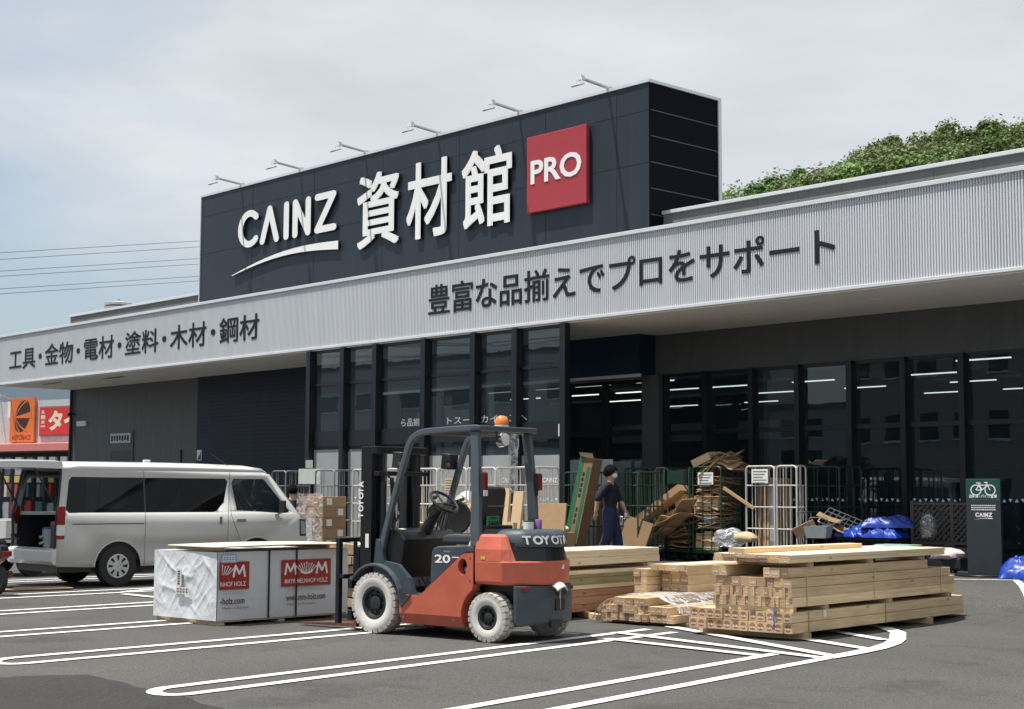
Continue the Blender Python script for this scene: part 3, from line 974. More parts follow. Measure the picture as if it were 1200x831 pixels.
REFL = M_('pale_reflection_sheet', (0.30, 0.315, 0.325), 0.6, 0, 0.12, 0.8)  # added pale sheets; reflections in the glass put into their colour
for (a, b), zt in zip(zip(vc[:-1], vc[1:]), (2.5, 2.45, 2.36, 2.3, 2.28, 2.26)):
    mb = SB(); mb.box(a + 0.07, b - 0.07, YV - 0.006, YV - 0.003, 0.36, zt); mb.build('pale_reflection_sheet', REFL, store)
mb = SB(); mb.box(-21.35, -21.2, YV - 0.065, YV - 0.058, 2.62, 2.86); mb.build('corner_notice', MT['paper'], store)

# entrance doors under the box
for a, b in ((-30.0, -28.4), (-28.4, -26.8), (-26.8, -25.2), (-25.2, -24.05), (-24.05, -22.9), (-22.9, -21.74)):
    window(a, b, YG + 0.02, 0.28, 3.92, [(2.74, 0.12)], 0.07, 0.1, MT['glass2'], 'entrance_door')

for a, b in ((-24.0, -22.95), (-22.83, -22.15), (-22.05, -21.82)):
    mb = SB(); mb.box(a, b, YG + 0.012, YG + 0.016, 0.36, 2.2); mb.build('pale_reflection_sheet', REFL, store)

# interior
mb = SB()
mb.box(-31.5, -12.0, 40.0, 40.2, 0, 4.5); mb.box(-31.7, -31.5, 24.3, 40.2, 0, 4.5); mb.box(-12.0, -11.8, 24.3, 40.2, 0, 4.5)
mb.build('inner_wall', MT['innerdark'], store)
mb = SB(); mb.box(-31.5, -12.0, 24.3, 40, 4.4, 4.5); mb.build('inner_ceiling', MT['innerdark'], store)
mb = SB(); mb.box(-31.5, -12.0, 24.3, 40, 0.2, 0.285); mb.build('inner_floor', MT['inner'], store)
pm = M_('added_board_white', (0.80, 0.81, 0.82), 0.7, 0, 0.05, 1)  # boards added to stand in for the pale areas seen in the glass
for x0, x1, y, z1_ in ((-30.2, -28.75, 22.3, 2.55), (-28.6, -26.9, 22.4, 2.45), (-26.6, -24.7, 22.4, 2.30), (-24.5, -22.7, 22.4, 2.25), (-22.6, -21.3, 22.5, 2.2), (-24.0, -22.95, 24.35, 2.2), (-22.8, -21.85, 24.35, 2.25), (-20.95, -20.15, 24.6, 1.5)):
    mb = SB(); mb.box(x0, x1, y, y + 0.05, 0.29, z1_); mb.build('added_pale_board', pm, store)
rows = {26.5: [-29.5, -27.9, -26.3, -24.3, -15.9, -14.4], 28.9: [-31.2, -29.0, -27.2, -25.6, -24.1, -21.6, -18.5],
        31.4: [-29.8, -24.6, -21.9, -19.0, -16.6], 34.3: [-30.2, -27.3, -21.5, -19.3, -15.6]}
for y, xs in rows.items():
    for x in xs:
        mb = SB(); mb.box(x, x + 1.15, y, y + 0.06, 4.09, 4.115); mb.build('strip_light', MT['lamp_strip'], store)
# added pale boards standing in for bright far windows inside the shop
for x, y, w in ((-31.2, 33.0, 1.6), (-28.9, 33.0, 1.2), (-26.5, 33.0, 2.2)):
    mb = SB(); mb.box(x, x + w, y, y + 0.08, 3.0, 3.5); mb.build('bright_window_board', MT['paper'], store)
# shelving silhouettes
for i, (x, y) in enumerate(((-20.5, 30), (-17.5, 30), (-14.5, 30), (-26, 30), (-29, 30))):
    mb = SB()
    for z in (0.3, 0.9, 1.5, 2.1): mb.box(x - 0.9, x + 0.9, y, y + 1.0, z, z + 0.05)
    for xx in (-0.9, 0.86): mb.box(x + xx, x + xx + 0.04, y, y + 1.0, 0.29, 2.3)
    mb.build('inner_shelf', MT['innerdark'], store)

# ------------------------------------------------------------------ floodlights along the tower top
for i, x in enumerate((-33.64, -31.0, -28.37, -25.73, -23.09, -20.51)):
    fl = empty('floodlight', (x, TY0 + 0.02, TZ1 + 0.03), 0,
               ['floodlight on white arm above the first letter at the left end of the sign tower', 'second floodlight from the left on the tower top, above the round A and I',
                'third floodlight from the left on the tower top, above the swoosh end', 'floodlight on white arm above the middle white character of the tower sign',
                'floodlight on white arm above the left edge of the red square panel', 'floodlight on white arm nearest the right corner of the tower'][i], 'floodlight', 'floodlights along the tower top')
    mb = MB(); mb.cbox((0, -0.42, 0.11), (0.075, 0.9, 0.055), None, (R(-5), 0, 0)); mb.box(-0.06, 0.06, -0.01, 0.06, 0.03, 0.12); mb.build('arm', MT['galv'], fl, 0.006)
    mb = MB(); mb.cbox((0, -0.86, 0.15), (0.13, 0.11, 0.12)); mb.tube([(-0.08, -0.9, 0.15), (-0.09, -0.93, -0.03)], 0.012, 6); mb.tube([(0.08, -0.9, 0.15), (0.09, -0.93, -0.03)], 0.012, 6); mb.build('bracket', MT['whitetrim'], fl)
    mb = MB(); mb.cbox((0, -0.95, -0.055), (0.26, 0.20, 0.045), None, (R(25), 0, 0)); mb.build('lamp_head', MT['galv'], fl, 0.01); fl.scale = (.78, .92, .78)

mb = MB((-47.2, 25.5, 6.2))
mb.lathe([(0.40, 6.2), (0.40, 7.55)], (-47.2, 25.5, 0), 'z', 20)
for z in (7.55, 7.68, 7.81): mb.lathe([(0.40, z), (0.47, z + 0.02), (0.47, z + 0.10), (0.40, z + 0.12)], (-47.2, 25.5, 0), 'z', 20)
mb.lathe([(0.40, 7.93), (0.2, 7.97), (0.05, 8.0), (0.05, 8.08), (0, 8.1)], (-47.2, 25.5, 0), 'z', 20)
o = mb.build('roof_ventilator', MT['galv']); o.location = (-47.2, 25.5, 6.2)
tag(o, 'round metal ventilator drum standing on the roof behind the left parapet', 'ventilator')
# ------------------------------------------------------------------ forklift (x forward, y left, z up; origin under the rear axle)
MT['orange'] = M_('orange_paint', (0.48, 0.105, 0.06), 0.5, 0, 0.17, 3, 0.05, 30, coat=0.1)
MT['slate'] = M_('slate_paint', (0.040, 0.055, 0.070), 0.5, 0, 0.25, 4, 0.05, 40)
MT['slate2'] = M_('slate_rail', (0.070, 0.086, 0.102), 0.42, 0, 0.1, 5)
MT['tyrewhite'] = M_('pale_tyre', (0.56, 0.545, 0.515), 0.8, 0, 0.07, 7, 0.08, 20)
MT['tread'] = M_('dusty_tread', (0.40, 0.38, 0.345), 0.85, 0, 0.2, 9, 0.2)
MT['rust'] = M_('rusty_steel', (0.13, 0.045, 0.028), 0.7, 0.2, 0.35, 7, 0.2)
MT['steel'] = M_('worn_steel', (0.35, 0.35, 0.34), 0.35, 0.8, 0.15, 10)
MT['redlens'] = M_('red_lens', (0.22, 0.012, 0.010), 0.18, 0, 0.1, 20)
MT['clearlens'] = M_('clear_lens', (0.62, 0.62, 0.60), 0.12, 0, 0.1, 20)
MT['amber'] = M_('amber_dome', (0.75, 0.20, 0.02), 0.22, 0, 0.1, 8, coat=0.4)
MT['chrome'] = M_('chrome', (0.75, 0.75, 0.75), 0.12, 1.0, 0.05, 8)
MT['vinyl'] = M_('seat_vinyl', (0.018, 0.018, 0.020), 0.5, 0, 0.15, 8, 0.08)

fk = empty('forklift', (-11.63, 10.97, 0), math.atan2(-0.154, -0.988), 'orange and charcoal forklift with white tyres parked in front of the lumber', 'forklift')


def tyre_wheel(parent, c, r, w, rim, side, lugs):
    """solid pneumatic wheel: pale tyre with tread blocks, black dished rim; side = +1 for the left wheels"""
    x, y, z = c
    t = MB()
    h = w / 2
    prof = [(rim, -h * .8), (rim + .02, -h * .92), ((r + rim) / 2, -h), (r - .045, -h * .96), (r - .022, -h * .84), (r - .022, h * .84), (r - .045, h * .96), ((r + rim) / 2, h), (rim + .02, h * .92), (rim, h * .8)]
    rg_ = [[V((x + rr * math.cos(a), y + hh, z + rr * math.sin(a))) for a in [2 * math.pi * i / 40 for i in range(40)]] for rr, hh in prof]
    t.loft(rg_, True, False, True)
    ob = t.build('tyre', [MT['tyrewhite']], None)
    b = MB()
    for k in range(lugs):
        for s in (-1, 1):
            a = 2 * math.pi * (k + (0.5 if s > 0 else 0)) / lugs
            A = Matrix.Translation(V((x, y, z))) @ Matrix.Rotation(a, 4, 'Y')
            wd = r * math.pi / lugs * 0.80
            vs = [(-wd, s * 0.012, r - 0.03), (wd, s * 0.012, r - 0.03), (wd * .9, s * h * .985, r - 0.055), (-wd * .9, s * h * .985, r - 0.055),
                  (-wd, s * 0.012, r), (wd, s * 0.012, r), (wd * .85, s * h * .93, r - 0.006), (-wd * .85, s * h * .93, r - 0.006)]
            fs = [(0, 3, 2, 1), (4, 5, 6, 7), (0, 1, 5, 4), (1, 2, 6, 5), (2, 3, 7, 6), (3, 0, 4, 7)]
            if s < 0: fs = [f[::-1] for f in fs]
            b.add(vs, fs, False, A)
    wh = MB()
    o_ = side * h
    wh.lathe([(rim, -h * .8), (rim, o_ * .8), (rim - .012, o_ * .86), (rim - .03, o_ * .78), (rim - .045, o_ * .35), (rim * .48, o_ * .30), (rim * .42, o_ * .62), (rim * .25, o_ * .72), (0, o_ * .74)] if side > 0 else
             [(rim, h * .8), (rim, o_ * .8), (rim - .012, o_ * .86), (rim - .03, o_ * .78), (rim - .045, o_ * .35), (rim * .48, o_ * .30), (rim * .42, o_ * .62), (rim * .25, o_ * .72), (0, o_ * .74)], (x, y, z), 'y', 28)
    for k in range(8):
        a = 2 * math.pi * k / 8
        p = V((x + rim * .6 * math.cos(a), y + o_ * .30, z + rim * .6 * math.sin(a)))
        wh.cyl(p, p + V((0, side * .022, 0)), .013, n=6)
    w_o = wh.build('wheel', MT['blackplastic'], parent, merge=False)
    ob.parent = w_o
    b.build('tread', MT['tread'], w_o)
    return w_o


for s in (1, -1):
    tyre_wheel(fk, (1.60, s * .462, .325), .325, .195, .175, s, 26)
    tyre_wheel(fk, (0.04, s * .475, .25), .25, .165, .125, s, 24)

# orange side panels with the slanting step line and round filler hole
arch = [(0.04 + .345 * math.cos(t), .25 + .33 * math.sin(t)) for t in [R(-18 + i * 8) for i in range(10)]]
arch = [p for p in arch if p[0] > 0.225 and p[1] > .13]
sp = [(1.23, .13), (1.23, .43), (1.00, .43), (.955, .437), (.91, .46), (.42, .835), (.385, .868), (.345, .882), (.225, .893), (.225, .57)] + arch[::-1]
xa = max(p[0] for p in arch if p[1] < .30)
arch_up = [p for p in arch if p[1] > .25]
arch_lo = [p for p in arch if p[1] <= .25]
up_poly = [(1.23, .24), (1.23, .43), (1.00, .43), (.955, .437), (.91, .46), (.42, .835), (.385, .868), (.345, .882), (.225, .893), (.225, .57)] + arch_up[::-1] + [(.385, .24)]
lo_poly = [(1.23, .24), (.385, .24), (.375, .13), (1.225, .13)]
hole = [(.365 + .062 * math.cos(t), .745 + .085 * math.sin(t)) for t in [2 * math.pi * i / 18 for i in range(18)]]
for s in (1, -1):
    mb = MB()
    y0, y1 = s * .42, s * .545
    vs, fs = fill_poly(up_poly, [hole] if s > 0 else [], lambda u, w: (u, y1, w))
    mb.add(vs, fs)
    n_ = len(up_poly)
    mb.add([(p[0], y1, p[1]) for p in up_poly] + [(p[0], y0, p[1]) for p in up_poly], [(i, (i + 1) % n_, n_ + (i + 1) % n_, n_ + i) for i in range(n_)])
    mb.loft([[(p[0], y1 - (0 if p[1] > .2 else s * .045), p[1]) for p in lo_poly], [(p[0], y0, p[1]) for p in lo_poly]])
    if s > 0:
        nh = len(hole)
        mb.add([(p[0], .545, p[1]) for p in hole] + [(p[0], .46, p[1]) for p in hole], [(i, (i + 1) % nh, nh + (i + 1) % nh, nh + i) for i in range(nh)])
    pn = mb.build('side_panel', MT['orange'], fk, merge=True)
    if s > 0:
        mb = MB(); mb.lathe([(.10, .45), (.0, .45)], (.365, 0, .745), 'y', 16); mb.build('filler_recess', MT['black'], pn)
        mb = MB(); mb.lathe([(.038, .455), (.040, .475), (.03, .485), (0, .487)], (.365, 0, .715), 'y', 14); mb.build('filler_cap', MT['chrome'], pn)

# chassis between the panels, floor and hood
mb = MB()
mb.box(.27, 1.24, -.42, .42, .14, .42)
mb.box(.2, .27, -.30, .30, .16, .60)
mb.box(-.08, .2, -.30, .30, .14, .56)
mb.box(1.24, 1.68, -.34, .34, .12, .50)
mb.build('chassis', MT['black'], fk)
mb = MB()
mb.prism([(.90, .425), (1.24, .425), (1.24, .44), (.90, .44)], 'y', -.5, .5)
mb.build('floor_plate', MT['slate'], fk)
hood = MB()
hood.prism([(.83, .44), (.83, .66), (.815, .88), (.79, .925), (.73, .945), (.45, .955), (.33, .965), (.235, .955), (.235, .895), (.345, .887), (.40, .862), (.44, .83), (.87, .5)], 'y', -.515, .515)
hd = hood.build('engine_hood', MT['slate'], fk, 0.018, 3)
mb = MB(); put_text(mb, '20', (.765, .5165, .775), (-1, 0, 0), EZ, .21, .085, .02, .002)
mb.box(.41, .53, .516, .5175, .832, .842)
mb.build('capacity_mark', MT['white'], hd)

# front cowl, dash and fenders
mb = MB()
mb.prism([(1.24, .44), (1.60, .50), (1.66, .95), (1.60, 1.12), (1.34, 1.09), (1.26, 1.0), (1.33, .6)], 'y', -.44, .44)
mb.build('front_cowl', MT['black'], fk, 0.015)
for s in (1, -1):
    mb = MB()
    prof = [(1.60 + .40 * math.cos(t), .325 + .42 * math.sin(t)) for t in [R(12 + i * 12) for i in range(15)]]
    prof = [(1.94, .60)] + [p for p in prof if p[0] < 1.93 and p[0] > 1.2] + [(1.07, .445)]
    inn = [(p[0], p[1] - .028) for p in prof]
    mb.prism(prof + inn[::-1], 'y', s * .30, s * .565)
    mb.build('fender', MT['slate2'], fk, 0.006)
    mb = MB()
    mb.prism([(1.24, .43), (1.06, .43), (1.14, .60), (1.30, .74), (1.50, .77), (1.56, .98), (1.62, 1.0), (1.66, .62), (1.5, .5)], 'y', s * .445, s * .50)
    mb.build('cowl_side', MT['slate'], fk)

# counterweight
def arc_out(a, k, ymax, n=9, y0=None):
    """rear curve in plan: x = a + k y^2"""
    ys = [-ymax + 2 * ymax * i / (n - 1) for i in range(n)]
    return [(a + k * y * y, y) for y in ys]


cw = MB()
def ring(z, a, k, ym, xf):
    return [(x, y, z) for x, y in arc_out(a, k, ym, 13)] + [(xf, ym, z), (xf, -ym, z)]
cw.loft([ring(.575, -.445, 1.15, .50, .215), ring(.60, -.465, 1.15, .535, .215), ring(.80, -.475, 1.15, .54, .215), ring(.815, -.468, 1.15, .535, .215)])
for s in (1, -1):
    # shoulders left and right of the hood
    lo = [(.215, .54), (-.12, .54), (-.21, .475), (-.25, .43), (.0, .36), (.215, .33)]
    mi = [(.215, .535), (-.11, .53), (-.175, .47), (-.19, .43), (.0, .36), (.215, .33)]
    hi = [(.215, .50), (-.085, .49), (-.12, .455), (-.13, .42), (.0, .37), (.215, .35)]
    tp = [(.205, .48), (-.07, .47), (-.10, .445), (-.105, .42), (.0, .38), (.205, .36)]
    f_ = lambda P, z: [(p[0], s * p[1], z) for p in (P if s > 0 else P[::-1])]
    cw.loft([f_(lo, .8), f_(mi, .93), f_(hi, 1.055), f_(tp, 1.08)])
cwo = cw.build('counterweight', MT['orange'], fk, 0.012, 2)
for s in (1,):
    mb = MB(); mb.cbox((-.466, -.02, .755), (.006, .10, .045)); mb.build('data_plate', MT['paper'], cwo)
# dark opening and the grey hood above it
mb = MB()
mb.loft([ring(.80, -.43, 1.2, .44, .2), ring(1.0, -.40, 1.2, .41, .2)])
mb.build('air_outlet', MT['black'], fk)
mb = MB()
mb.loft([ring(.955, -.452, 1.25, .40, .24), ring(.975, -.46, 1.25, .405, .24), ring(1.075, -.432, 1.25, .395, .24), ring(1.115, -.39, 1.2, .36, .23), ring(1.125, -.33, 1.1, .32, .22)], smooth=True)
rh = mb.build('rear_hood', MT['slate'], fk, angle=50)
# maker's lettering bent round the rear of the hood
mb = MB()
def bend_rear(a, b, c):
    # arc length along x = A + k y^2, measured from the left end
    k = 1.25; y = .372; s = 0; st = .004
    while s < a:
        s += st * math.sqrt(1 + (2 * k * y) ** 2); y -= st
    z = .982 + b
    xx = -.462 + k * y * y + (z - .975) * .28
    nrm = V((-1, 2 * k * y, 0)).normalized()
    return V((xx, y, z)) + nrm * (c + .003)
put_text(mb, 'TOYOTA', (0, 0, 0), EX, EZ, .60, .088, .03, .004, {'T': .66, 'O': .84, 'Y': .7, 'A': .78}, bend_rear)
mb.build('maker_lettering', M_('silver_letters', (0.62, 0.63, 0.63), 0.3, 0.3, 0.03, 5), rh)

# lower rear end with drawbar holes
lr = MB()
def ring2(z, a, ym, xf): return [(x, y, z) for x, y in arc_out(a, .75, ym, 11)] + [(xf, ym, z), (xf, -ym, z)]
lr.loft([ring2(.17, -.40, .44, -.235), ring2(.20, -.435, .47, -.235), ring2(.44, -.445, .475, -.235), ring2(.57, -.43, .475, -.235)])
lo_ = lr.build('lower_rear_casting', MT['slate'], fk, 0.012)
for y, z, w, h in ((-.03, .375, .155, .115), (-.06, .50, .16, .07), (.03, .185, .18, .07)):
    mb = MB(); mb.cbox((-.437 + .75 * y * y, y, z), (.03, w, h)); mb.build('drawbar_hole', MT['black'], lo_)
mb = MB(); mb.cyl((-.44, -.03, .33), (-.44, -.03, .56), .014, n=8); mb.build('drawbar_pin', MT['steel'], lo_)
for s in (1, -1):
    mb = MB()
    mb.box(-.235, .22, s * .30, s * .36, .40, .575); mb.build('wheel_well', MT['black'], fk)

# overhead guard
for s in (1, -1):
    p = [(1.60, s * .465, .74), (1.53, s * .465, 1.0), (1.45, s * .465, 1.27), (1.29, s * .465, 1.72), (1.185, s * .465, 2.0), (1.14, s * .46, 2.075), (1.06, s * .455, 2.12), (.95, s * .45, 2.142), (.62, s * .45, 2.155), (.26, s * .45, 2.165)]
    mb = MB()
    rings = []
    for i, q in enumerate(p):
        q = V(q); d = (V(p[min(i + 1, len(p) - 1)]) - V(p[max(i - 1, 0)])).normalized()
        nn = V((0, 1, 0)); b_ = d.cross(nn).normalized()
        hw, hh = .028, .032
        rings.append([q + nn * hw + b_ * hh, q - nn * hw + b_ * hh, q - nn * hw - b_ * hh, q + nn * hw - b_ * hh])
    mb.loft(rings)
    mb.build('front_pillar', MT['slate2'], fk, 0.01)
    mb = MB()
    rings = []
    for x, z, hw, yy in ((.235, .95, .06, .485), (.25, 1.5, .055, .468), (.285, 2.0, .052, .44), (.30, 2.13, .055, .432)):
        yy = s * yy
        rings.append([(x + hw, yy + .03, z), (x - hw, yy + .03, z), (x - hw, yy - .03, z), (x + hw, yy - .03, z)])
    mb.loft(rings)
    rpil = mb.build('rear_pillar', MT['slate2'], fk, 0.012)
    mb = MB(); mb.cbox((.165, s * .46, 1.59), (.05, .07, .235)); mb.build('lamp_housing', MT['blackplastic'], rpil, 0.008)
    mb = MB(); mb.cbox((.137, s * .46, 1.615), (.012, .064, .165)); mb.build('tail_lens', MT['redlens'], rpil, 0.004)
    mb = MB(); mb.cbox((.137, s * .46, 1.495), (.012, .064, .06)); mb.build('reverse_lens', MT['clearlens'], rpil, 0.004)
    # head lamps on brackets inside the front pillars
    mb = MB(); mb.cbox((1.36, s * .40, 1.845), (.12, .15, .17), None, (0, R(-6), 0)); mb.tube([(1.25, s * .46, 1.83), (1.32, s * .43, 1.84)], .014, 6)
    hl = mb.build('headlamp', MT['blackplastic'], fk, 0.02)
    mb = MB(); mb.cbox((1.423, s * .40, 1.855), (.012, .12, .11), None, (0, R(-6), 0)); mb.build('lens', MT['clearlens'], hl, 0.004)
    mb = MB(); mb.cbox((1.31, s * .40 + .078, 1.80), (.04, .012, .04)); mb.build('indicator', MT['rust'], hl, 0.004)
mb = MB()
mb.box(.19, .33, -.48, .48, 2.135, 2.19)
mb.box(.93, 1.0, -.45, .45, 2.11, 2.15)
for y in (-.32, -.20, -.08, .08, .20, .32): mb.box(.33, .95, y - .018, y + .018, 2.13, 2.165)
mb.build('roof_frame', MT['slate'], fk, 0.012)
mb = MB(); mb.lathe([(.075, 2.192), (.075, 2.205), (.068, 2.21)], (.30, 0, 0), 'z', 18)
bc = mb.build('beacon_base', MT['whitetrim'], fk)
mb = MB(); mb.lathe([(.074, 2.208), (.075, 2.235), (.070, 2.265), (.055, 2.292), (.028, 2.307), (0, 2.31)], (.30, 0, 0), 'z', 18); mb.build('dome', MT['amber'], bc)
mb = MB(); mb.tube([(.25, .16, 2.13), (.2, .16, 2.07)], .012, 6); mb.lathe([(.0, -.05), (.075, -.045), (.082, .02), (.07, .03)], (.17, .16, 2.05), 'x', 16)
wl_ = mb.build('work_lamp', MT['chrome'], fk)
mb = MB(); mb.lathe([(.066, -.052), (.04, -.060), (0, -.063)], (.17, .16, 2.05), 'x', 16); mb.build('lens', MT['clearlens'], wl_)

# warning triangle on the pillar foot
mb = MB(); mb.add([(.335, .497, .955), (.235, .497, .955), (.285, .497, 1.05)], [(0, 1, 2)][:1]); o = mb.build('warning_sticker', MT['white'], fk)
mb = MB(); mb.add([(.307, .499, .972), (.263, .499, .972), (.285, .499, 1.012)], [(0, 1, 2)]); mb.build('symbol', MT['darkink'], o)

# seat and controls
mb = MB()
mb.loft([[(.53, y, 1.0), (.44, y, 1.02), (.37, y, 1.5), (.385, y, 1.56), (.43, y, 1.57), (.48, y, 1.5)] for y in (-.18, -.15, .15, .18)], smooth=True)
st = mb.build('seat_back', MT['vinyl'], fk, 0.02)
mb = MB(); mb.box(.44, .92, -.24, .24, .955, 1.07); mb.build('seat_cushion', M_('grey_cushion', (0.045, 0.047, 0.05), 0.7, 0, 0.1, 8), fk, 0.035, 3)
mb = MB(); mb.box(.30, .44, -.20, .20, .955, 1.16); mb.build('seat_mount', MT['black'], fk, .01)
mb = MB(); mb.cbox((.363, 0, 1.36), (.01, .28, .012)); mb.build('seat_seam', MT['greymetal'], st)
mb = MB(); mb.cbox((.375, .045, 1.20), (.012, .20, .115)); pl = mb.build('number_plate', M_('green_plate', (0.03, 0.22, 0.09), 0.5), fk, 0.003)
mb = MB(); put_text(mb, '2458', (.3685, .13, 1.155), (0, -1, 0), EZ, .17, .05, .02, .002); put_text(mb, '多摩市', (.3685, .10, 1.22), (0, -1, 0), EZ, .11, .03, .01, .001); mb.build('plate_digits', MT['darkink'], pl)
mb = MB()
mb.tube([(1.42, 0, .98), (1.30, 0, 1.16), (1.13, 0, 1.36)], [.075, .065, .045], 12)
mb.cbox((1.19, 0, 1.31), (.13, .16, .10), None, (0, R(40), 0))
mb.tube([(1.17, -.06, 1.34), (1.12, -.22, 1.40), (1.10, -.30, 1.42)], .012, 6); mb.cyl((1.11, -.24, 1.405), (1.095, -.33, 1.43), .019, n=8)
mb.build('steering_column', MT['blackplastic'], fk)
mb = MB()
A = Matrix.Translation(V((1.09, 0, 1.40))) @ Matrix.Rotation(R(-40), 4, 'Y')
mb.tube([A @ V((.165 * math.cos(t), .165 * math.sin(t), 0)) for t in [2 * math.pi * i / 28 for i in range(28)]], .016, 8, True)
for t in (0, 2.1, 4.2): mb.tube([A @ V((0, 0, -.02)), A @ V((.155 * math.cos(t), .155 * math.sin(t), 0))], .011, 6)
mb.ball(tuple(A @ V((0.03, .15, .04))), .025)
mb.build('steering_wheel', MT['blackplastic'], fk)
for y in (-.18, -.26, -.34):
    mb = MB(); mb.tube([(1.36, y, 1.08), (1.30, y, 1.28)], .010, 6); mb.ball((1.30, y, 1.29), .024, 8, 6); mb.build('control_lever', MT['blackplastic'], fk)

# mast
for s in (1, -1):
    mb = MB()
    mb.box(1.79, 1.95, s * .33, s * .40, .10, 2.0); mb.box(1.79, 1.81, s * .25, s * .33, .12, 1.98); mb.box(1.93, 1.95, s * .25, s * .33, .12, 1.98)
    mo = mb.build('mast_rail', MT['black'], fk, 0.005)
    if s > 0:
        mb = MB()
        put_text(mb, 'TOYOTA', (1.905, .4035, 1.22), (0, 0, 1), (1, 0, 0), .40, .075, .025, .002, {'T': .66, 'O': .84, 'Y': .7, 'A': .78})
        mb.build('mast_lettering', MT['white'], mo)
        mb = MB(); mb.box(1.82, 1.87, .4005, .4035, .90, 1.05); mb.build('white_sticker', MT['paper'], mo)
    mb = MB(); mb.box(1.815, 1.925, s * .20, s * .245, .14, 1.97); mb.build('inner_rail', MT['blackplastic'], fk)
    mb = MB(); mb.cyl((1.74, s * .27, .15), (1.74, s * .27, 1.62), .036, n=12); mb.cyl((1.74, s * .27, 1.62), (1.74, s * .27, 1.97), .021, n=10); mb.build('lift_cylinder', MT['blackplastic'], fk)
    mb = MB(); mb.box(1.84, 1.875, s * .10, s * .135, .30, 1.92); mb.build('lift_chain', MT['steel'], fk)
    mb = MB(); mb.cyl((1.36, s * .36, .52), (1.80, s * .36, .62), .04, n=12); mb.build('tilt_cylinder', MT['blackplastic'], fk)
for q in ((1.70, 1.78, -.42, .42, 1.92, 2.0), (1.68, 1.76, -.40, .40, 1.68, 1.73), (1.70, 1.785, -.36, .36, .30, .42), (1.955, 2.0, -.36, .36, .95, 1.02)):
    mb = MB(); mb.box(*q); mb.build('mast_crossbar', MT['black'], fk, 0.006)
# side mirrors low on the mast
for s in (1,):
    mb = MB(); mb.tube([(1.62, s * .40, 1.75), (1.50, s * .30, 1.55), (1.49, s * .28, 1.30)], .012, 6); mb.build('hose', MT['rubber'], fk)
for y in (.16, -.16, .19):
    mb = MB(); mb.tube([(1.70, y, 1.66), (1.66, y, 1.2), (1.68, y * 1.1, .7), (1.60, y, .5)], .013, 6); mb.build('hydraulic_hose', MT['rubber'], fk)
for y in (.12, -.02):
    mb = MB(); mb.cbox((1.20, y, .47), (.10, .07, .012), None, (0, R(-28), 0)); mb.tube([(1.20, y, .465), (1.30, y, .60)], .009, 6); mb.build('pedal', MT['rubber'], fk)
mb = MB(); mb.tube([(1.45, .44, 1.02), (1.40, .46, 1.16), (1.33, .46, 1.25)], .012, 6); mb.ball((1.33, .46, 1.26), .02, 8, 6); mb.build('parking_brake', MT['blackplastic'], fk)
for x, z, w, h, mt_ in ((1.42, 1.095, .06, .03, MT['paper']), ):
    mb = MB(); mb.cbox((x, .30, z + .012), (w, .07, .004), None, (0, R(-6), 0)); mb.build('cowl_sticker', mt_, fk)
mb = MB(); mb.cbox((.60, .5165, .895), (.09, .002, .018)); mb.build('hood_sticker', MT['greymetal'], hd)
mb = MB(); mb.cbox((.10, .5415, .845), (.055, .002, .035)); mb.build('yellow_sticker', M_('yellow_label', (.55, .40, .04), .5), cwo)
for x, z in ((.27, .62), (.27, .85), (1.17, .20), (1.17, .38), (.48, .20)):
    mb = MB(); mb.cyl((x, .545, z), (x, .552, z), .010, n=6); mb.build('bolt', MT['steel'], fk)
mb = MB(); mb.box(.219, .2235, .50, .546, .575, .90); mb.build('panel_gap', MT['black'], cwo)
for s in (1, -1):
    mb = MB(); mb.cbox((-.33, s * .395, .53), (.02, .07, .035), None, (0, 0, s * R(-38))); mb.build('rear_reflector', MT['redlens'], lo_)
# carriage, backrest and forks
mb = MB()
mb.box(2.0, 2.06, -.47, .47, .12, .22); mb.box(2.0, 2.06, -.47, .47, .46, .56)
mb.box(2.0, 2.05, -.36, -.30, .1, .9); mb.box(2.0, 2.05, .30, .36, .1, .9)
mb.build('carriage', MT['black'], fk)
mb = MB()
for y in (-.50, -.25, 0.0, .25, .50):
    hw = .035 if abs(y) > .4 else .014
    mb.box(2.14, 2.19, y - hw, y + hw, .58 if abs(y) < .4 else .07, .955)
mb.box(2.13, 2.20, -.535, .535, .955, 1.005); mb.box(2.07, 2.14, -.53, .53, .56, .61)
mb.build('load_backrest', MT['black'], fk, 0.012)
for s in (1, -1):
    mb = MB()
    y = s * .27
    mb.box(2.065, 2.105, y - .055, y + .055, .035, .60)
    mb.add([(2.105, y - .055, .03), (2.105, y + .055, .03), (2.98, y + .045, .022), (2.98, y - .045, .022), (2.105, y - .055, .075), (2.105, y + .055, .075), (2.98, y + .045, .034), (2.98, y - .045, .034)],
           [(0, 3, 2, 1), (4, 5, 6, 7), (0, 1, 5, 4), (1, 2, 6, 5), (2, 3, 7, 6), (3, 0, 4, 7)])
    mb.build('fork', MT['rust'], fk)

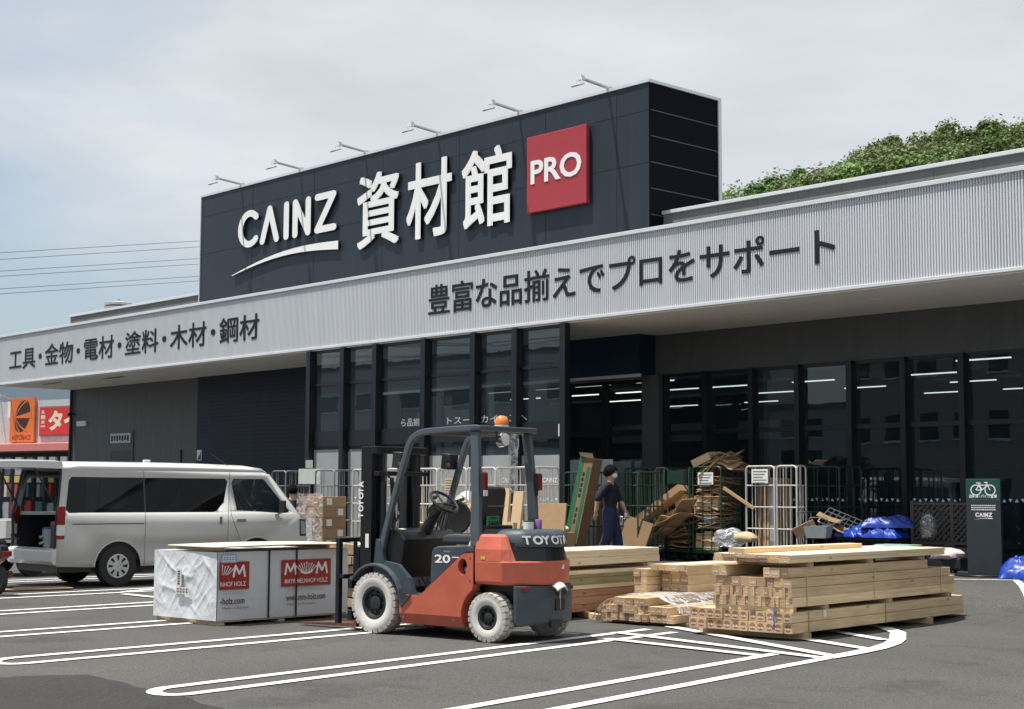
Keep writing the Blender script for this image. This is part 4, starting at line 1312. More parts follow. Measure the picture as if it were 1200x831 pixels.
# things lying on the forklift
FM = fk.matrix_basis.copy() if False else Matrix.Translation(fk.location) @ Matrix.Rotation(fk.rotation_euler.z, 4, 'Z')
def at_fk(x, y, z): return FM @ V((x, y, z))
p = at_fk(-.06, -.0, 1.126)
o = empty('tape_roll', p, 0, 'white roll of tape with green rim standing on the rear hood of the forklift', 'tape roll')
mb = MB(); mb.lathe([(.03, 0), (.055, 0), (.055, .075), (.03, .075)], (0, 0, 0), 'z', 18); mb.build('roll', MT['paper'], o)
mb = MB(); mb.lathe([(.031, .0755), (.054, .0755), (.052, .088), (.03, .088)], (0, 0, 0), 'z', 18); mb.build('rim', MT['greenmetal'], o)
p = at_fk(-.07, -.16, 1.126)
mb = MB(); mb.lathe([(.0, 0), (.034, 0), (.036, .09), (.03, .1), (0, .1)], (0, 0, 0), 'z', 14)
o = mb.build('cup', M_('purple_plastic', (0.24, 0.10, 0.34), 0.45)); o.location = p
tag(o, 'small purple cup beside the white tape roll on the forklift hood', 'cup')
mb = MB()
g_ = []
for j in range(7):
    for i in range(9):
        u, w = i / 8 - .5, j / 6 - .5
        g_.append((u * .03, w * .17, .06 + .055 * math.cos(w * 3) - abs(u) * .02 + .012 * noise.noise(V((u * 6, w * 6, 1)))))
mb.add([(p_[0] * 3, p_[1], p_[2]) for p_ in g_], [(j * 9 + i, j * 9 + i + 1, j * 9 + i + 10, j * 9 + i + 9) for j in range(6) for i in range(8)], True)
o = mb.build('rag', M_('white_rag', (0.70, 0.68, 0.62), 0.85, 0, 0.1, 20, 0.3)); o.location = at_fk(-.47, .05, .50); o.rotation_euler = (0, R(-35), fk.rotation_euler.z)
s_ = o.modifiers.new('solid', 'SOLIDIFY'); s_.thickness = .008
tag(o, 'crumpled white rag stuffed into the drawbar of the forklift', 'rag')
mb = MB()
rings = []
for i in range(9):
    t = i / 8
    rr = .045 + .012 * math.sin(t * 9) + .012 * (1 - abs(2 * t - 1))
    rings.append([(rr * math.cos(a) * (1 + .2 * noise.noise(V((a, t * 5, 0)))), rr * math.sin(a), t * .62) for a in [2 * math.pi * k / 10 for k in range(10)]])
mb.loft(rings, smooth=True)
o = mb.build('plastic_bag', MT['film']); o.location = at_fk(.22, -.10, 1.50)
tag(o, 'clear plastic bag of papers hanging behind the forklift seat', 'plastic bag')
# ------------------------------------------------------------------ white van, tail gate open (x forward, y left, origin on the ground under the rear axle)
MT['vanwhite'] = M_('white_van_paint', (0.53, 0.53, 0.52), 0.3, 0, 0.03, 2, coat=0.5)
MT['privacy'] = M_glass('dark_privacy_glass', (0.025, 0.028, 0.032), 1.38, 0.0, 0.0)
MT['hub'] = M_('silver_hubcap', (0.52, 0.53, 0.53), 0.35, 0.5, 0.06, 10)
MT['seam'] = M_('panel_gap', (0.05, 0.05, 0.05), 0.7)


def van_y(z):
    if z < 1.12: return .845 - .012 * (z < .6)
    return .845 - (z - 1.12) / .72 * .105


def make_van(loc, rz, label, open_gate=True, cat='van'):
    van = empty('van', loc, rz, label, cat)
    xb = -1.06          # rear end
    # lower sides with wheel arches
    def arch_pts(cx, r):
        return [(cx + r * math.cos(t), .315 + r * math.sin(t)) for t in [R(180 - i * 15) for i in range(13)]]
    low = [(xb + .02, .34)] + [(p[0], max(p[1], .30)) for p in arch_pts(0, .40)] + [(p[0], max(p[1], .30)) for p in arch_pts(2.57, .42)]
    low = [p for i, p in enumerate(low) if i == 0 or p != low[i - 1]]
    low += [(3.42, .30), (3.56, .38), (3.60, .60), (3.58, .85), (3.52, 1.0), (3.42, 1.12), (xb + .03, 1.12)]
    body = MB()
    top = [(xb + .03, 1.12), (3.42, 1.12), (2.86, 1.80), (2.74, 1.84), (xb + .13, 1.84)]
    w1 = [(-.86, 1.17), (-.91, 1.22), (-.84, 1.68), (-.79, 1.73), (1.98, 1.73), (2.02, 1.68), (1.93, 1.34), (1.78, 1.19), (1.70, 1.17)]
    w2 = [(2.17, 1.20), (2.09, 1.66), (2.14, 1.73), (2.74, 1.73), (3.22, 1.19), (3.20, 1.16), (3.0, 1.15)]
    for s in (1, -1):
        vs, fs = fill_poly(low, [], lambda u, w: (u, s * .845, w)); body.add(vs, fs)
        vs, fs = fill_poly(top, [w1, w2], lambda u, w: (u, s * van_y(w), w)); body.add(vs, fs)
    # roof
    rings = []
    for x, dz in ((xb + .13, -.02), (xb + .4, .01), (.6, .02), (1.6, .015), (2.5, -.005), (2.76, -.035)):
        half = [(.74, 1.84), (.715, 1.895 + dz * .6), (.64, 1.945 + dz), (.40, 1.968 + dz), (0, 1.975 + dz)]
        rings.append([(x, y, z) for y, z in half] + [(x, -y, z) for y, z in half[-2::-1]])
    body.loft(rings, False, False, True)
    # nose
    nose = [(2.40, 1.84, .74), (2.42, 1.925, .64), (2.52, 1.80, .744)]
    def strip(prof):
        rr = [[(x, y, z) for y in (yy, yy * .5, 0, -yy * .5, -yy)] for x, z, yy in prof]
        body.loft([[(p[0] + .06 * (1 - (p[1] / max(yy, .01)) ** 2) * k, p[1], p[2]) for p in r_] for r_, (x, z, yy), k in zip(rr, prof, [1] * len(prof))], False, False, True)
    strip([(3.42, 1.12, .845), (3.52, 1.0, .845), (3.58, .85, .845), (3.60, .60, .845), (3.56, .38, .845), (3.42, .30, .845)])
    strip([(2.76, 1.90, .66), (2.86, 1.80, .742)])
    # rear frame round the opening
    fr_o = [(-.80, .50), (-.84, 1.12), (-.74, 1.84), (-.64, 1.93), (.64, 1.93), (.74, 1.84), (.84, 1.12), (.80, .50)]
    fr_i = [(-.765, .60), (-.795, 1.12), (-.70, 1.78), (-.64, 1.86), (.64, 1.86), (.70, 1.78), (.795, 1.12), (.765, .60)]
    xr = lambda z: xb + .03 + max(0, (z - 1.12) / .72) * .10
    vs, fs = fill_poly(fr_o, [fr_i], lambda u, w: (xr(w), u, w)); body.add(vs, fs)
    bo = body.build('body', MT['vanwhite'], van, merge=True, angle=30)
    sd = bo.modifiers.new('solid', 'SOLIDIFY'); sd.thickness = .02; sd.offset = -1
    # bumpers
    mb = MB(); mb.loft([[(xb - .02, y, .36), (xb - .06, y, .42), (xb - .06, y, .58), (xb + .02, y, .62), (xb + .25, y, .60), (xb + .25, y, .36)] for y in (-.83, -.6, .6, .83)]); mb.build('rear_bumper', MT['vanwhite'], van, .015)
    mb = MB(); mb.box(3.50, 3.67, -.80, .80, .30, .55); mb.build('front_bumper', MT['vanwhite'], van, .03)
    mb = MB(); mb.box(xb + .1, 3.4, -.70, .70, .24, .44)
    for cx in (0, 2.57): mb.box(cx - .44, cx + .44, -.80, .80, .42, .80)
    mb.build('underbody', MT['black'], van)
    # glass
    for s in (1, -1):
        for w_, mtl, nm in ((w1, MT['privacy'] if s < 0 else MT['carglass'], 'side_window'), (w2, MT['carglass'], 'door_window')):
            mb = MB(); vs, fs = fill_poly(w_, [], lambda u, w: (u, s * (van_y(w) - .007), w)); mb.add(vs, fs)
            g1 = mb.build(nm, mtl, van)
            if nm == 'side_window':
                mb = MB(); f_ = lambda x, z: (x, s * (van_y(z) - .004), z); mb.quad(f_(.445, 1.17), f_(.475, 1.17), f_(.475, 1.73), f_(.445, 1.73)); mb.build('window_divider', MT['seam'], van)
        mb = MB()
        yl = s * .8465
        for a, b in (((.46, .34), (.46, 1.12)), ((2.0, .34), (2.0, 1.12)), ((2.06, 1.12), (2.28, .62)), ((2.28, .62), (2.33, .52))):
            d = V((b[0] - a[0], 0, b[1] - a[1])).normalized(); nn = V((d.z, 0, -d.x)) * .004
            P = [V((a[0], yl, a[1])), V((b[0], yl, b[1]))]
            mb.add([P[0] - nn, P[0] + nn, P[1] + nn, P[1] - nn], [(0, 1, 2, 3)])
        for a, b in (((.46, 1.12), (.46, 1.17)), ((.46, 1.73), (.46, 1.84)), ((2.0, 1.12), (2.07, 1.84)), ((2.06, 1.12), (2.03, 1.5))):
            f_ = lambda p: V((p[0], s * (van_y(p[1]) + .0015), p[1]))
            A_, B_ = f_(a), f_(b); nn = V((.004, 0, 0))
            mb.add([A_ - nn, A_ + nn, B_ + nn, B_ - nn], [(0, 1, 2, 3)])
        mb.box(-.80, .44, s * .846 - .002, s * .846 + .004, .985, 1.0)
        mb.build('panel_seams', MT['seam'], van)
        mb = MB(); mb.cbox((1.86, s * .852, 1.03), (.045, .02, .13)); mb.cbox((1.86, s * .860, 1.03), (.022, .016, .11)); mb.build('slide_door_handle', MT['greymetal'], van, .004)
        mb = MB(); mb.cbox((2.26, s * .852, 1.03), (.17, .018, .045)); mb.build('door_handle', MT['greymetal'], van, .006)
        mb = MB(); mb.cbox((3.02, s * .93, 1.26), (.07, .15, .21)); mb.cbox((3.02, s * .86, 1.20), (.05, .06, .05)); mb.build('wing_mirror', MT['blackplastic'], van, .02)
        mb = MB(); mb.prism([(3.47, .78), (3.575, .78), (3.545, 1.0), (3.455, 1.02)], 'y', s * .76, s * .852); mb.build('headlight', M_('headlight_grey', (.30, .31, .32), .2), van, .008)
        mb = MB(); mb.prism([(3.44, .75), (3.57, .75), (3.555, 1.03), (3.43, 1.05)], 'y', s * .76, s * .8485); mb.build('headlight_surround', MT['seam'], van)
        mb = MB(); mb.box(xb + .015, xb + .14, s * .79 if s > 0 else -.853, .853 if s > 0 else -.79, .98, 1.27)
        tl = mb.build('tail_light', MT['redlens'], van, .012)
        mb = MB(); mb.box(xb + .014, xb + .138, s * .79 if s > 0 else -.851, .851 if s > 0 else -.79, .82, .978); mb.build('clear_section', MT['clearlens'], tl, .008)
        mb = MB(); mb.box(xb + .013, xb + .136, s * .79 if s > 0 else -.850, .850 if s > 0 else -.79, .76, .818); mb.build('lower_red', MT['redlens'], tl, .008)
        # arch lips
        for cx, r in ((0, .40), (2.57, .42)):
            mb = MB(); mb.tube([(cx + (r + .012) * math.cos(t), s * .846, .315 + (r + .012) * math.sin(t)) for t in [R(2 + i * 8) for i in range(23)]], .010, 6); mb.build('arch_lip', MT['vanwhite'], van)
            t = MB()
            R_, w = .325, .19
            y0 = s * .755
            pr = [(.19, -w / 2 * .9), (.31, -w / 2), (R_, -w / 2 * .8), (R_, w / 2 * .8), (.31, w / 2), (.19, w / 2 * .9)]
            t.loft([[V((cx + a * math.cos(q), y0 + b, R_ + a * math.sin(q))) for q in [2 * math.pi * i / 36 for i in range(36)]] for a, b in pr], True, False, True)
            wh = MB()
            wh.lathe([(.205, -.06), (.205, s * .082 * s if False else .06), (.0, .06)] if s > 0 else [(.205, .06), (.205, -.06), (0, -.06)], (cx, y0, R_), 'y', 30)
            wo = wh.build('wheel', MT['black'], van)
            t.build('tyre', MT['rubber'], wo)
            h = MB()
            o_ = s * (w / 2 - .002)
            prf = [(.193, o_ * .80), (.190, o_ * .98), (.178, o_ * 1.02), (.166, o_ * .96)]
            h.loft([[V((cx + a * math.cos(q), y0 + b, R_ + a * math.sin(q))) for q in [2 * math.pi * i / 36 for i in range(36)]] for a, b in prf], True, False, True)
            h.lathe([(.09, o_ * .6), (.085, o_ * .98), (.05, o_ * 1.04), (0, o_ * 1.05)], (cx, y0, R_), 'y', 24)
            for k in range(8):
                a0 = 2 * math.pi * (k + .5) / 8
                for (ra, rb, wa, wb) in ((.075, .178, .020, .044),):
                    A_ = Matrix.Translation(V((cx, y0, R_))) @ Matrix.Rotation(-a0, 4, 'Y')
                    ys = (o_ * .72, o_ * .97)
                    q = [(ra, -wa), (rb, -wb), (rb, wb), (ra, wa)]
                    h.add([(p[0], ys[0], p[1]) for p in q] + [(p[0], ys[1], p[1]) for p in q], [(0, 1, 2, 3), (4, 7, 6, 5), (0, 4, 5, 1), (1, 5, 6, 2), (2, 6, 7, 3), (3, 7, 4, 0)], False, A_)
            h.build('hubcap', MT['hub'], wo)
    mb = MB()
    mb.quad((3.42 + .05, -.70, 1.14), (3.42 + .05, .70, 1.14), (2.87 + .05, .66, 1.80), (2.87 + .05, -.66, 1.80)); mb.build('windscreen', MT['carglass'], van)
    for s in (1, -1):
        mb = MB(); mb.loft([[(3.44, s * .843, 1.12), (3.36, s * .843, 1.12), (3.46, s * .74, 1.13)], [(2.88, s * .742, 1.80), (2.79, s * .742, 1.81), (2.90, s * .66, 1.82)]]); mb.build('windscreen_pillar', MT['vanwhite'], van)
    # cabin
    mb = MB(); mb.box(xb + .05, 3.2, -.68, .68, .55, .60)
    for s in (1, -1): mb.box(xb + .06, 1.9, s * .70, s * .715, .60, 1.12)
    mb.build('load_floor', MT['black'], van)
    for s in (1, -1):
        mb = MB(); mb.box(2.05, 2.55, s * .20, s * .65, .85, 1.05); mb.loft([[(2.0, y, 1.0), (1.9, y, 1.55), (2.02, y, 1.58), (2.16, y, 1.0)] for y in (s * .22, s * .62)]); mb.box(1.9, 1.98, s * .32, s * .52, 1.58, 1.74); mb.build('seat', MT['greymetal'] if False else M_('van_seat', (0.07, .07, .075), .8), van, .03)
    mb = MB(); mb.box(2.9, 3.35, -.72, .72, .8, 1.14); mb.build('dashboard', MT['blackplastic'], van, .03)
    mb = MB(); A_ = Matrix.Translation(V((2.80, -.40, 1.22))) @ Matrix.Rotation(R(-28), 4, 'Y')
    mb.tube([A_ @ V((.19 * math.cos(t), .19 * math.sin(t), 0)) for t in [2 * math.pi * i / 24 for i in range(24)]], .015, 6, True); mb.tube([A_ @ V((-.18, 0, 0)), A_ @ V((.18, 0, 0))], .02, 6)
    mb.build('steering_wheel', MT['blackplastic'], van)
    mb = MB(); mb.tube([(2.2, -.55, 1.93), (2.0, -.60, 2.02), (1.75, -.64, 2.16)], [.006, .005, .003], 6); mb.build('aerial', MT['black'], van)
    mb = MB(); mb.cbox((.75, -.30, 2.005), (.12, .05, .05)); mb.build('roof_fitting', MT['whitetrim'], van, .01)
    if open_gate:
        gt = MB()
        rings = []
        for i in range(8):
            t = i / 7
            x = xb + .14 - 1.38 * t
            z = 1.955 + .03 * t - .05 * t * t
            w = .70 + .08 * min(1, t * 2)
            th = .10 - .02 * t
            rings.append([(x, -w, z - th), (x, -w * .98, z + .01), (x, -w * .6, z + .035), (x, w * .6, z + .035), (x, w * .98, z + .01), (x, w, z - th)])
        gt.loft(rings, True, True, True)
        go = gt.build('tail_gate', MT['vanwhite'], van, merge=True, angle=40)
        mb = MB()
        lin = []
        for i in range(1, 7):
            t = i / 7
            x = xb + .14 - 1.38 * t; z = 1.955 + .03 * t - .05 * t * t - .06
            lin.append([(x, -.66, z), (x, .66, z), (x, .66, z - .02), (x, -.66, z - .02)])
        mb.loft(lin); mb.build('gate_lining', M_('gate_lining', (.10, .10, .10), .7), go)
        for s in (1, -1):
            mb = MB(); mb.cyl((xb + .06, s * .69, 1.25), (xb - .35, s * .66, 1.93), .014, n=8); mb.build('gas_strut', MT['black'], go)
        mb = MB()
        for s in (1, -1): mb.tube([(xr(z) - .012, s * (yv + .005), z) for z, yv in ((.60, .765), (1.12, .795), (1.5, .745), (1.78, .70), (1.86, .64))], .022, 6)
        mb.tube([(xr(1.86) - .012, -.64, 1.862), (xr(1.86) - .012, .64, 1.862)], .022, 6)
        mb.build('door_seal', MT['black'], van)
    return van


VL, VRZ = (-23.135, 12.18, 0), R(89)
van = make_van(VL, VRZ, 'white panel van with dark side windows and its tail gate open')
VM = Matrix.Translation(V(VL)) @ Matrix.Rotation(VRZ, 4, 'Z')
def in_van(x, y, z): return VM @ V((x, y, z))
# cargo
def put(o, loc, rz=0.0, label=None, cat=None, group=None):
    o.location = loc; o.rotation_euler = (0, 0, rz)
    return tag(o, label, cat, group)


for k, (x, y, h, r) in enumerate(((-.72, .02, .30, .13), (-.60, .36, .28, .12))):
    e = empty('bucket', in_van(x, y, .602), 0, ['blue lidded bucket in the middle of the open van', 'blue lidded bucket deeper in the open van, by its left wall'][k], 'bucket')
    mb = MB(); mb.lathe([(r * .85, 0), (r, h)], n=20); mb.build('tub', M_('grey_tub', (.35, .36, .36), .4), e)
    mb = MB(); mb.lathe([(r * 1.05, h), (r * 1.05, h + .03), (0, h + .035)], n=20); mb.build('lid', M_('blue_lid', (.03, .10, .32), .4), e)
e = empty('tool_box', in_van(-.66, -.42, .602), VRZ, 'black tool box with a red padded lid at the right side of the van floor', 'tool box')
mb = MB(); mb.box(-.22, .22, -.17, .17, 0, .34); mb.build('box', MT['blackplastic'], e, .02)
mb = MB(); mb.box(-.23, .23, -.18, .18, .342, .43); mb.build('lid', M_('red_pad', (.25, .05, .045), .7), e, .03)
e = empty('stepladder', in_van(-.1, -.35, .85), VRZ, 'folded aluminium stepladder lying aslant inside the open van', 'ladder')
for s in (1, -1):
    mb = MB(); mb.cyl((-.75, .55 + s * .0, -.14 + .05 * s), (1.0, -.25, .46 + .05 * s), .028, n=8); mb.build('rail', MT['steel'], e)
mb = MB()
for i in range(6):
    t = i / 5
    p = V((-.6 + 1.4 * t, .48 - .66 * t, -.08 + .50 * t)); mb.cyl(p + V((0, 0, -.05)), p + V((0, 0, .06)), .016, n=6)
mb.build('rungs', MT['steel'], e)
mb = MB(); mb.box(-.3, .3, -.25, .25, 0, .62); o = mb.build('crate', M_('blue_crate', (.04, .14, .30), .5), None, .01); put(o, in_van(.25, .35, .602), VRZ, 'tall blue plastic crate behind the buckets inside the van', 'crate')

# ------------------------------------------------------------------ wrapped panel bundle with a sheet of plywood on top
MT['pine'] = M_wood('pine', (0.70, 0.55, 0.35), (0.58, 0.425, 0.25))
MT['pinepale'] = M_wood('pale_pine', (0.78, 0.66, 0.48), (0.66, 0.53, 0.35))
MT['cedar'] = M_wood('brown_pine', (0.62, 0.465, 0.29), (0.48, 0.35, 0.205))
MT['greenwood'] = M_wood('treated_timber', (0.34, 0.30, 0.16), (0.25, 0.215, 0.11))
MT['redwood'] = M_wood('reddish_timber', (0.42, 0.225, 0.13), (0.32, 0.16, 0.085))
MT['end'] = M_endgrain('timber_end', (0.52, 0.37, 0.23), (0.38, 0.245, 0.14))
MT['endheart'] = M_endgrain('heartwood_end', (0.52, 0.36, 0.21), (0.27, 0.125, 0.06), .37, .105)
MT['stamp'] = M_('white_stamp', (0.62, 0.60, 0.55), 0.7)
MT['wrap'] = M_('white_wrap', (0.60, 0.62, 0.64), 0.38, 0, 0.02, 3, 0.35, 9, stretch=(1, 2.2, 1.4))
MT['wraplogo'] = M_('wrap_red', (0.34, 0.03, 0.028), 0.42, 0, 0.08, 6)
MT['wrapink'] = M_('wrap_ink', (0.12, 0.025, 0.022), 0.5)
bw, bl, bh = 1.20, 1.95, .74
BO = V((-14.99, 9.42, 0)); BRZ = R(95)      # local x along the bundle (into the picture), y to the left = picture left
bd = empty('wrapped_bundle', BO, BRZ, 'white plastic wrapped bundle of wood panels with red crown logos and black straps', 'bundle')
mb = MB()
# wrapped block: subdivided skin pushed about into folds
nx, ny, nz_ = 26, 22, 14
def fold(p, face):
    q = p.copy()
    if face == 'end':
        rg1 = 1 - abs(noise.noise(V((p.y * 2.6 - p.z * 3.0, p.z * .9 + p.y * .8, 2.0)))) * 2.4
        rg2 = 1 - abs(noise.noise(V((p.y * 6.0 + p.z * 5.0, p.z * 1.6 - p.y * 1.2, 7.0)))) * 2.4
        rg3 = 1 - abs(noise.noise(V((p.y * 14.0 - p.z * 11.0, p.z * 2.6, 4.0)))) * 2.4
        a = -(max(rg1, 0) ** 3 * .015 + max(rg2, 0) ** 3 * .007 + max(rg3, 0) ** 2 * .003) + .007
        e = min(1, 6 * min(p.y, bw - p.y, p.z - .07, bh + .08 - p.z) + .05)
        q.x += a * max(e, 0) - .012
    elif face == 'side':
        a = noise.noise(V((p.x * 2.4 - p.z * 1.4, p.z * 2.0 + p.x, 5.0))) * .012
        e = min(1, 6 * min(p.x, bl - p.x, p.z - .07, bh + .08 - p.z) + .05)
        q.y += a * max(e, 0)
    return q
z0, z1 = .055, bh + .08
def sheet(fn, n, m, face):
    vs = [fold(V(fn(i / n, j / m)), face) for j in range(m + 1) for i in range(n + 1)]
    mb.add(vs, [(j * (n + 1) + i, j * (n + 1) + i + 1, (j + 1) * (n + 1) + i + 1, (j + 1) * (n + 1) + i) for j in range(m) for i in range(n)], True)
sheet(lambda u, w: (0, bw * (1 - u), z0 + (z1 - z0) * w), ny * 4, nz_ * 4, 'end')
sheet(lambda u, w: (bl * u, 0, z0 + (z1 - z0) * w), nx, nz_, 'side')
sheet(lambda u, w: (bl, bw * u, z0 + (z1 - z0) * w), ny, nz_, 'none')
sheet(lambda u, w: (bl * (1 - u), bw, z0 + (z1 - z0) * w), nx, nz_, 'none')
sheet(lambda u, w: (bl * u, bw * w, z1), nx, ny, 'none')
wr = mb.build('wrapping', MT['wrap'], bd, merge=True, angle=60)
mb = MB(); mb.box(.01, bl - .01, .01, bw - .01, .036, z0 + .02); mb.build('panel_edge', MT['cedar'], bd)
for x in (.03, .9, 1.75):
    mb = MB(); mb.box(x, x + .09, .02, bw - .02, 0, .034); mb.build('skid', MT['cedar'], bd)
for x in (.72, 1.13):
    mb = MB(); mb.box(x - .011, x + .011, -.012, -.018, z0, z1 + .012); mb.box(x - .011, x + .011, -.012, bw + .01, z1 + .006, z1 + .012); mb.build('strap', MT['black'], bd)
def crown(mb, cx, cz, w, h, y):
    """simple five-fingered crown: spreading rays over a band"""
    for k in range(-4, 5):
        a = R(k * 13); l = h * (.62 if k % 2 == 0 else .55)
        x0 = cx + .024 * k * w / .3; z0_ = cz - h * .18
        x1 = x0 + math.sin(a) * l; z1_ = z0_ + math.cos(a) * l
        d = V((z1_ - z0_, 0, -(x1 - x0))).normalized() * .0055
        mb.add([(x0 - d.x * .6, y, z0_ - d.z * .6), (x0 + d.x * .6, y, z0_ + d.z * .6), (x1 + d.x, y, z1_ + d.z), (x1 - d.x, y, z1_ - d.z)], [(0, 1, 2, 3)])
        mb.ball((x1, y, z1_), (.010, .001, .010), 8, 4)
    n_ = 10
    P = [(cx - w * .42 + w * .84 * i / n_, y, cz - h * .34 + .02 * abs(2 * i / n_ - 1) ** 2) for i in range(n_ + 1)] + [(cx + w * .42 - w * .84 * i / n_, y, cz - h * .20 + .035 * abs(2 * i / n_ - 1) ** 2) for i in range(n_ + 1)]
    mb.add(P, [tuple(range(len(P)))])
def holz_panel(xa, xb_, clip=None):
    """red maker's panel printed on the long side; clip = left edge cut off by the corner"""
    L_ = xb_ - xa
    y = -.0165
    lo = max(xa, clip) if clip is not None else xa
    mb = MB(); mb.box(lo, xb_, y, y + .002, .40, .71); o = mb.build('printed_panel', MT['wraplogo'], wr)
    mb = MB()
    def letter(s, x, z, w, h, off):
        if clip is not None and x < clip: return
        put_text(mb, s, (x, y - .0015, z), EX, EZ, w, h, off)
    for x0 in (xa + .055, xb_ - .225):
        if clip is not None and x0 < clip: continue
        P = stroke_outline([(0, 0), (.16, 1.0), (.5, .30), (.84, 1.0), (1.0, 0)], .085, flat=True)
        mb.add([(x0 + p[0] * .165, y - .0015, .535 + p[1] * .13) for p in P], [tuple(range(len(P)))])
    if clip is None:
        crown(mb, (xa + xb_) / 2, .595, .22, .17, y - .0015)
        letter('MAYR MELNHOF HOLZ', xa + .05, .435, L_ - .10, .052, .006)
    else:
        crown_mb = MB(); crown(crown_mb, (xa + xb_) / 2, .595, .22, .17, y - .0015)
        keep = [f for f in crown_mb.f if min(crown_mb.v[i].x for i in f) > clip + .004]
        mb.add(crown_mb.v, keep)
        letter('NHOF HOLZ', clip + .012, .435, xb_ - clip - .06, .052, .006)
    mb.build('panel_print', MT['white'], o)
    mb = MB()
    if clip is None:
        put_text(mb, 'www.mm-holz.com', (xa + .08, y, .235), EX, EZ, L_ - .16, .075, .012)
    else:
        put_text(mb, '-holz.com', (clip + .02, y, .235), EX, EZ, .34, .075, .012)
    mb.build('address_print', MT['wrapink'], wr)
    mb = MB()
    a = lo + .05 if clip is not None else xa + .10
    put_text(mb, 'timber products' if clip is None else 'mber products', (a, y, .335), EX, EZ, min(L_ - .2, xb_ - a - .05), .042, .0)
    mb.build('small_print', M_('faint_print', (.42, .43, .45), .6), wr)
    mb = MB(); put_text(mb, 'Made in Europe', (a, y, .175), EX, EZ, min(.42, xb_ - a), .03, .0); mb.build('small_print', MT['wrapink'], wr)
holz_panel(.90, 1.66)
holz_panel(-.33, .43, .012)
mb = MB(); mb.box(.03, .25, -.0175, -.016, .70, .80); lb = mb.build('blue_label', M_('label_blue', (.28, .42, .55), .5), wr)
mb = MB()
for i in range(3):
    for j in range(5): mb.box(.05 + j * .037, .075 + j * .037 - .006 * (i % 2), -.019, -.0178, .715 + i * .026, .729 + i * .026)
mb.build('label_marks', MT['white'], lb)
mb = MB(); mb.box(-.045, -.040, .62, .72, .42, .62); mb.box(-.045, -.040, .48, .72, .33, .41); sp_ = mb.build('paper_label', M_('grey_label', (.55, .55, .55), .6), wr)
mb = MB()
for i in range(6): mb.box(-.048, -.0455, .65, .69, .44 + i * .028, .455 + i * .028)
for i in range(2):
    for j in range(4): mb.box(-.048, -.0455, .50 + j * .055, .53 + j * .055, .35 + i * .03, .365 + i * .03)
mb.build('label_marks', MT['wrapink'], sp_)

mb = MB()
n_, m_ = 20, 10
vs = [(x / n_ * 2.05, y / m_ * 1.0, .012 * math.sin(x / n_ * math.pi) - .01) for y in range(m_ + 1) for x in range(n_ + 1)]
mb.add(vs, [(j * (n_ + 1) + i, j * (n_ + 1) + i + 1, (j + 1) * (n_ + 1) + i + 1, (j + 1) * (n_ + 1) + i) for j in range(m_) for i in range(n_)], True)
o = mb.build('plywood_sheet', M_wood('plywood_face', (0.66, 0.57, 0.44), (0.58, 0.48, 0.35), 0.05, False))
s_ = o.modifiers.new('solid', 'SOLIDIFY'); s_.thickness = .015
BM = Matrix.Translation(BO) @ Matrix.Rotation(BRZ, 4, 'Z')
put(o, BM @ V((-.05, -.06, z1 + .075)), BRZ + R(-2), 'loose pale plywood sheet lying on top of the white wrapped bundle', 'plywood sheet')
for k, (x, w) in enumerate(((.10, .07), (1.68, .05))):
    mb = MB(); mb.box(0, .85, -w / 2, w / 2, 0, .045)
    o = mb.build('batten', MT['pine'], None, .003)
    put(o, BM @ V((x, .06, z1 + .012)), BRZ + R(90), ['short wooden batten under the near end of the plywood sheet', 'short wooden batten under the far end of the plywood sheet, beside the fork backrest'][k], 'batten')
# ------------------------------------------------------------------ lumber
_tim = {}


def timber_mesh(l, w, h, mat, end, stamp=False):
    """one sawn timber along +x from the origin, centred in y and z"""
    key = (l, w, h, mat.name, end.name, stamp)
    if key not in _tim:
        mb = MB()
        c = .0025
        prof = [(-w / 2 + c, -h / 2), (w / 2 - c, -h / 2), (w / 2, -h / 2 + c), (w / 2, h / 2 - c), (w / 2 - c, h / 2), (-w / 2 + c, h / 2), (-w / 2, h / 2 - c), (-w / 2, -h / 2 + c)]
        mb.loft([[(x, y, z) for y, z in prof] for x in (0, l)], True, False)
        mb.cur = 1
        n = len(prof)
        mb.add([(0, y, z) for y, z in prof], [tuple(range(n - 1, -1, -1))]); mb.add([(l, y, z) for y, z in prof], [tuple(range(n))])
        if stamp:
            mb.cur = 2
            for k in range(4):
                a = -w * .32 + k * w * .17
                mb.box(-.0022, -.0006, a, a + w * .10, -h * .18, -h * .02 + (k % 2) * h * .05)
        o = mb.build('timber', [mat, end, MT['stamp']])
        _tim[key] = o.data
        bpy.data.objects.remove(o)
    return _tim[key]


def pile(O, ang):
    A = Matrix.Translation(V(O)) @ Matrix.Rotation(R(ang), 4, 'Z')
    def timber(x, y, z, l, w, h, mat, end, label, group, stamp=False, jit=.006, name='timber', tilt=0):
        o = bpy.data.objects.new(name, timber_mesh(l, w, h, mat, end, stamp))
        col.objects.link(o)
        p = A @ V((x + random.uniform(-jit, jit) * 3, y, z))
        o.location = p
        o.rotation_euler = (0, tilt, R(ang) + random.uniform(-1, 1) * jit * .12)
        return tag(o, label, 'timber', group)
    return timber, A


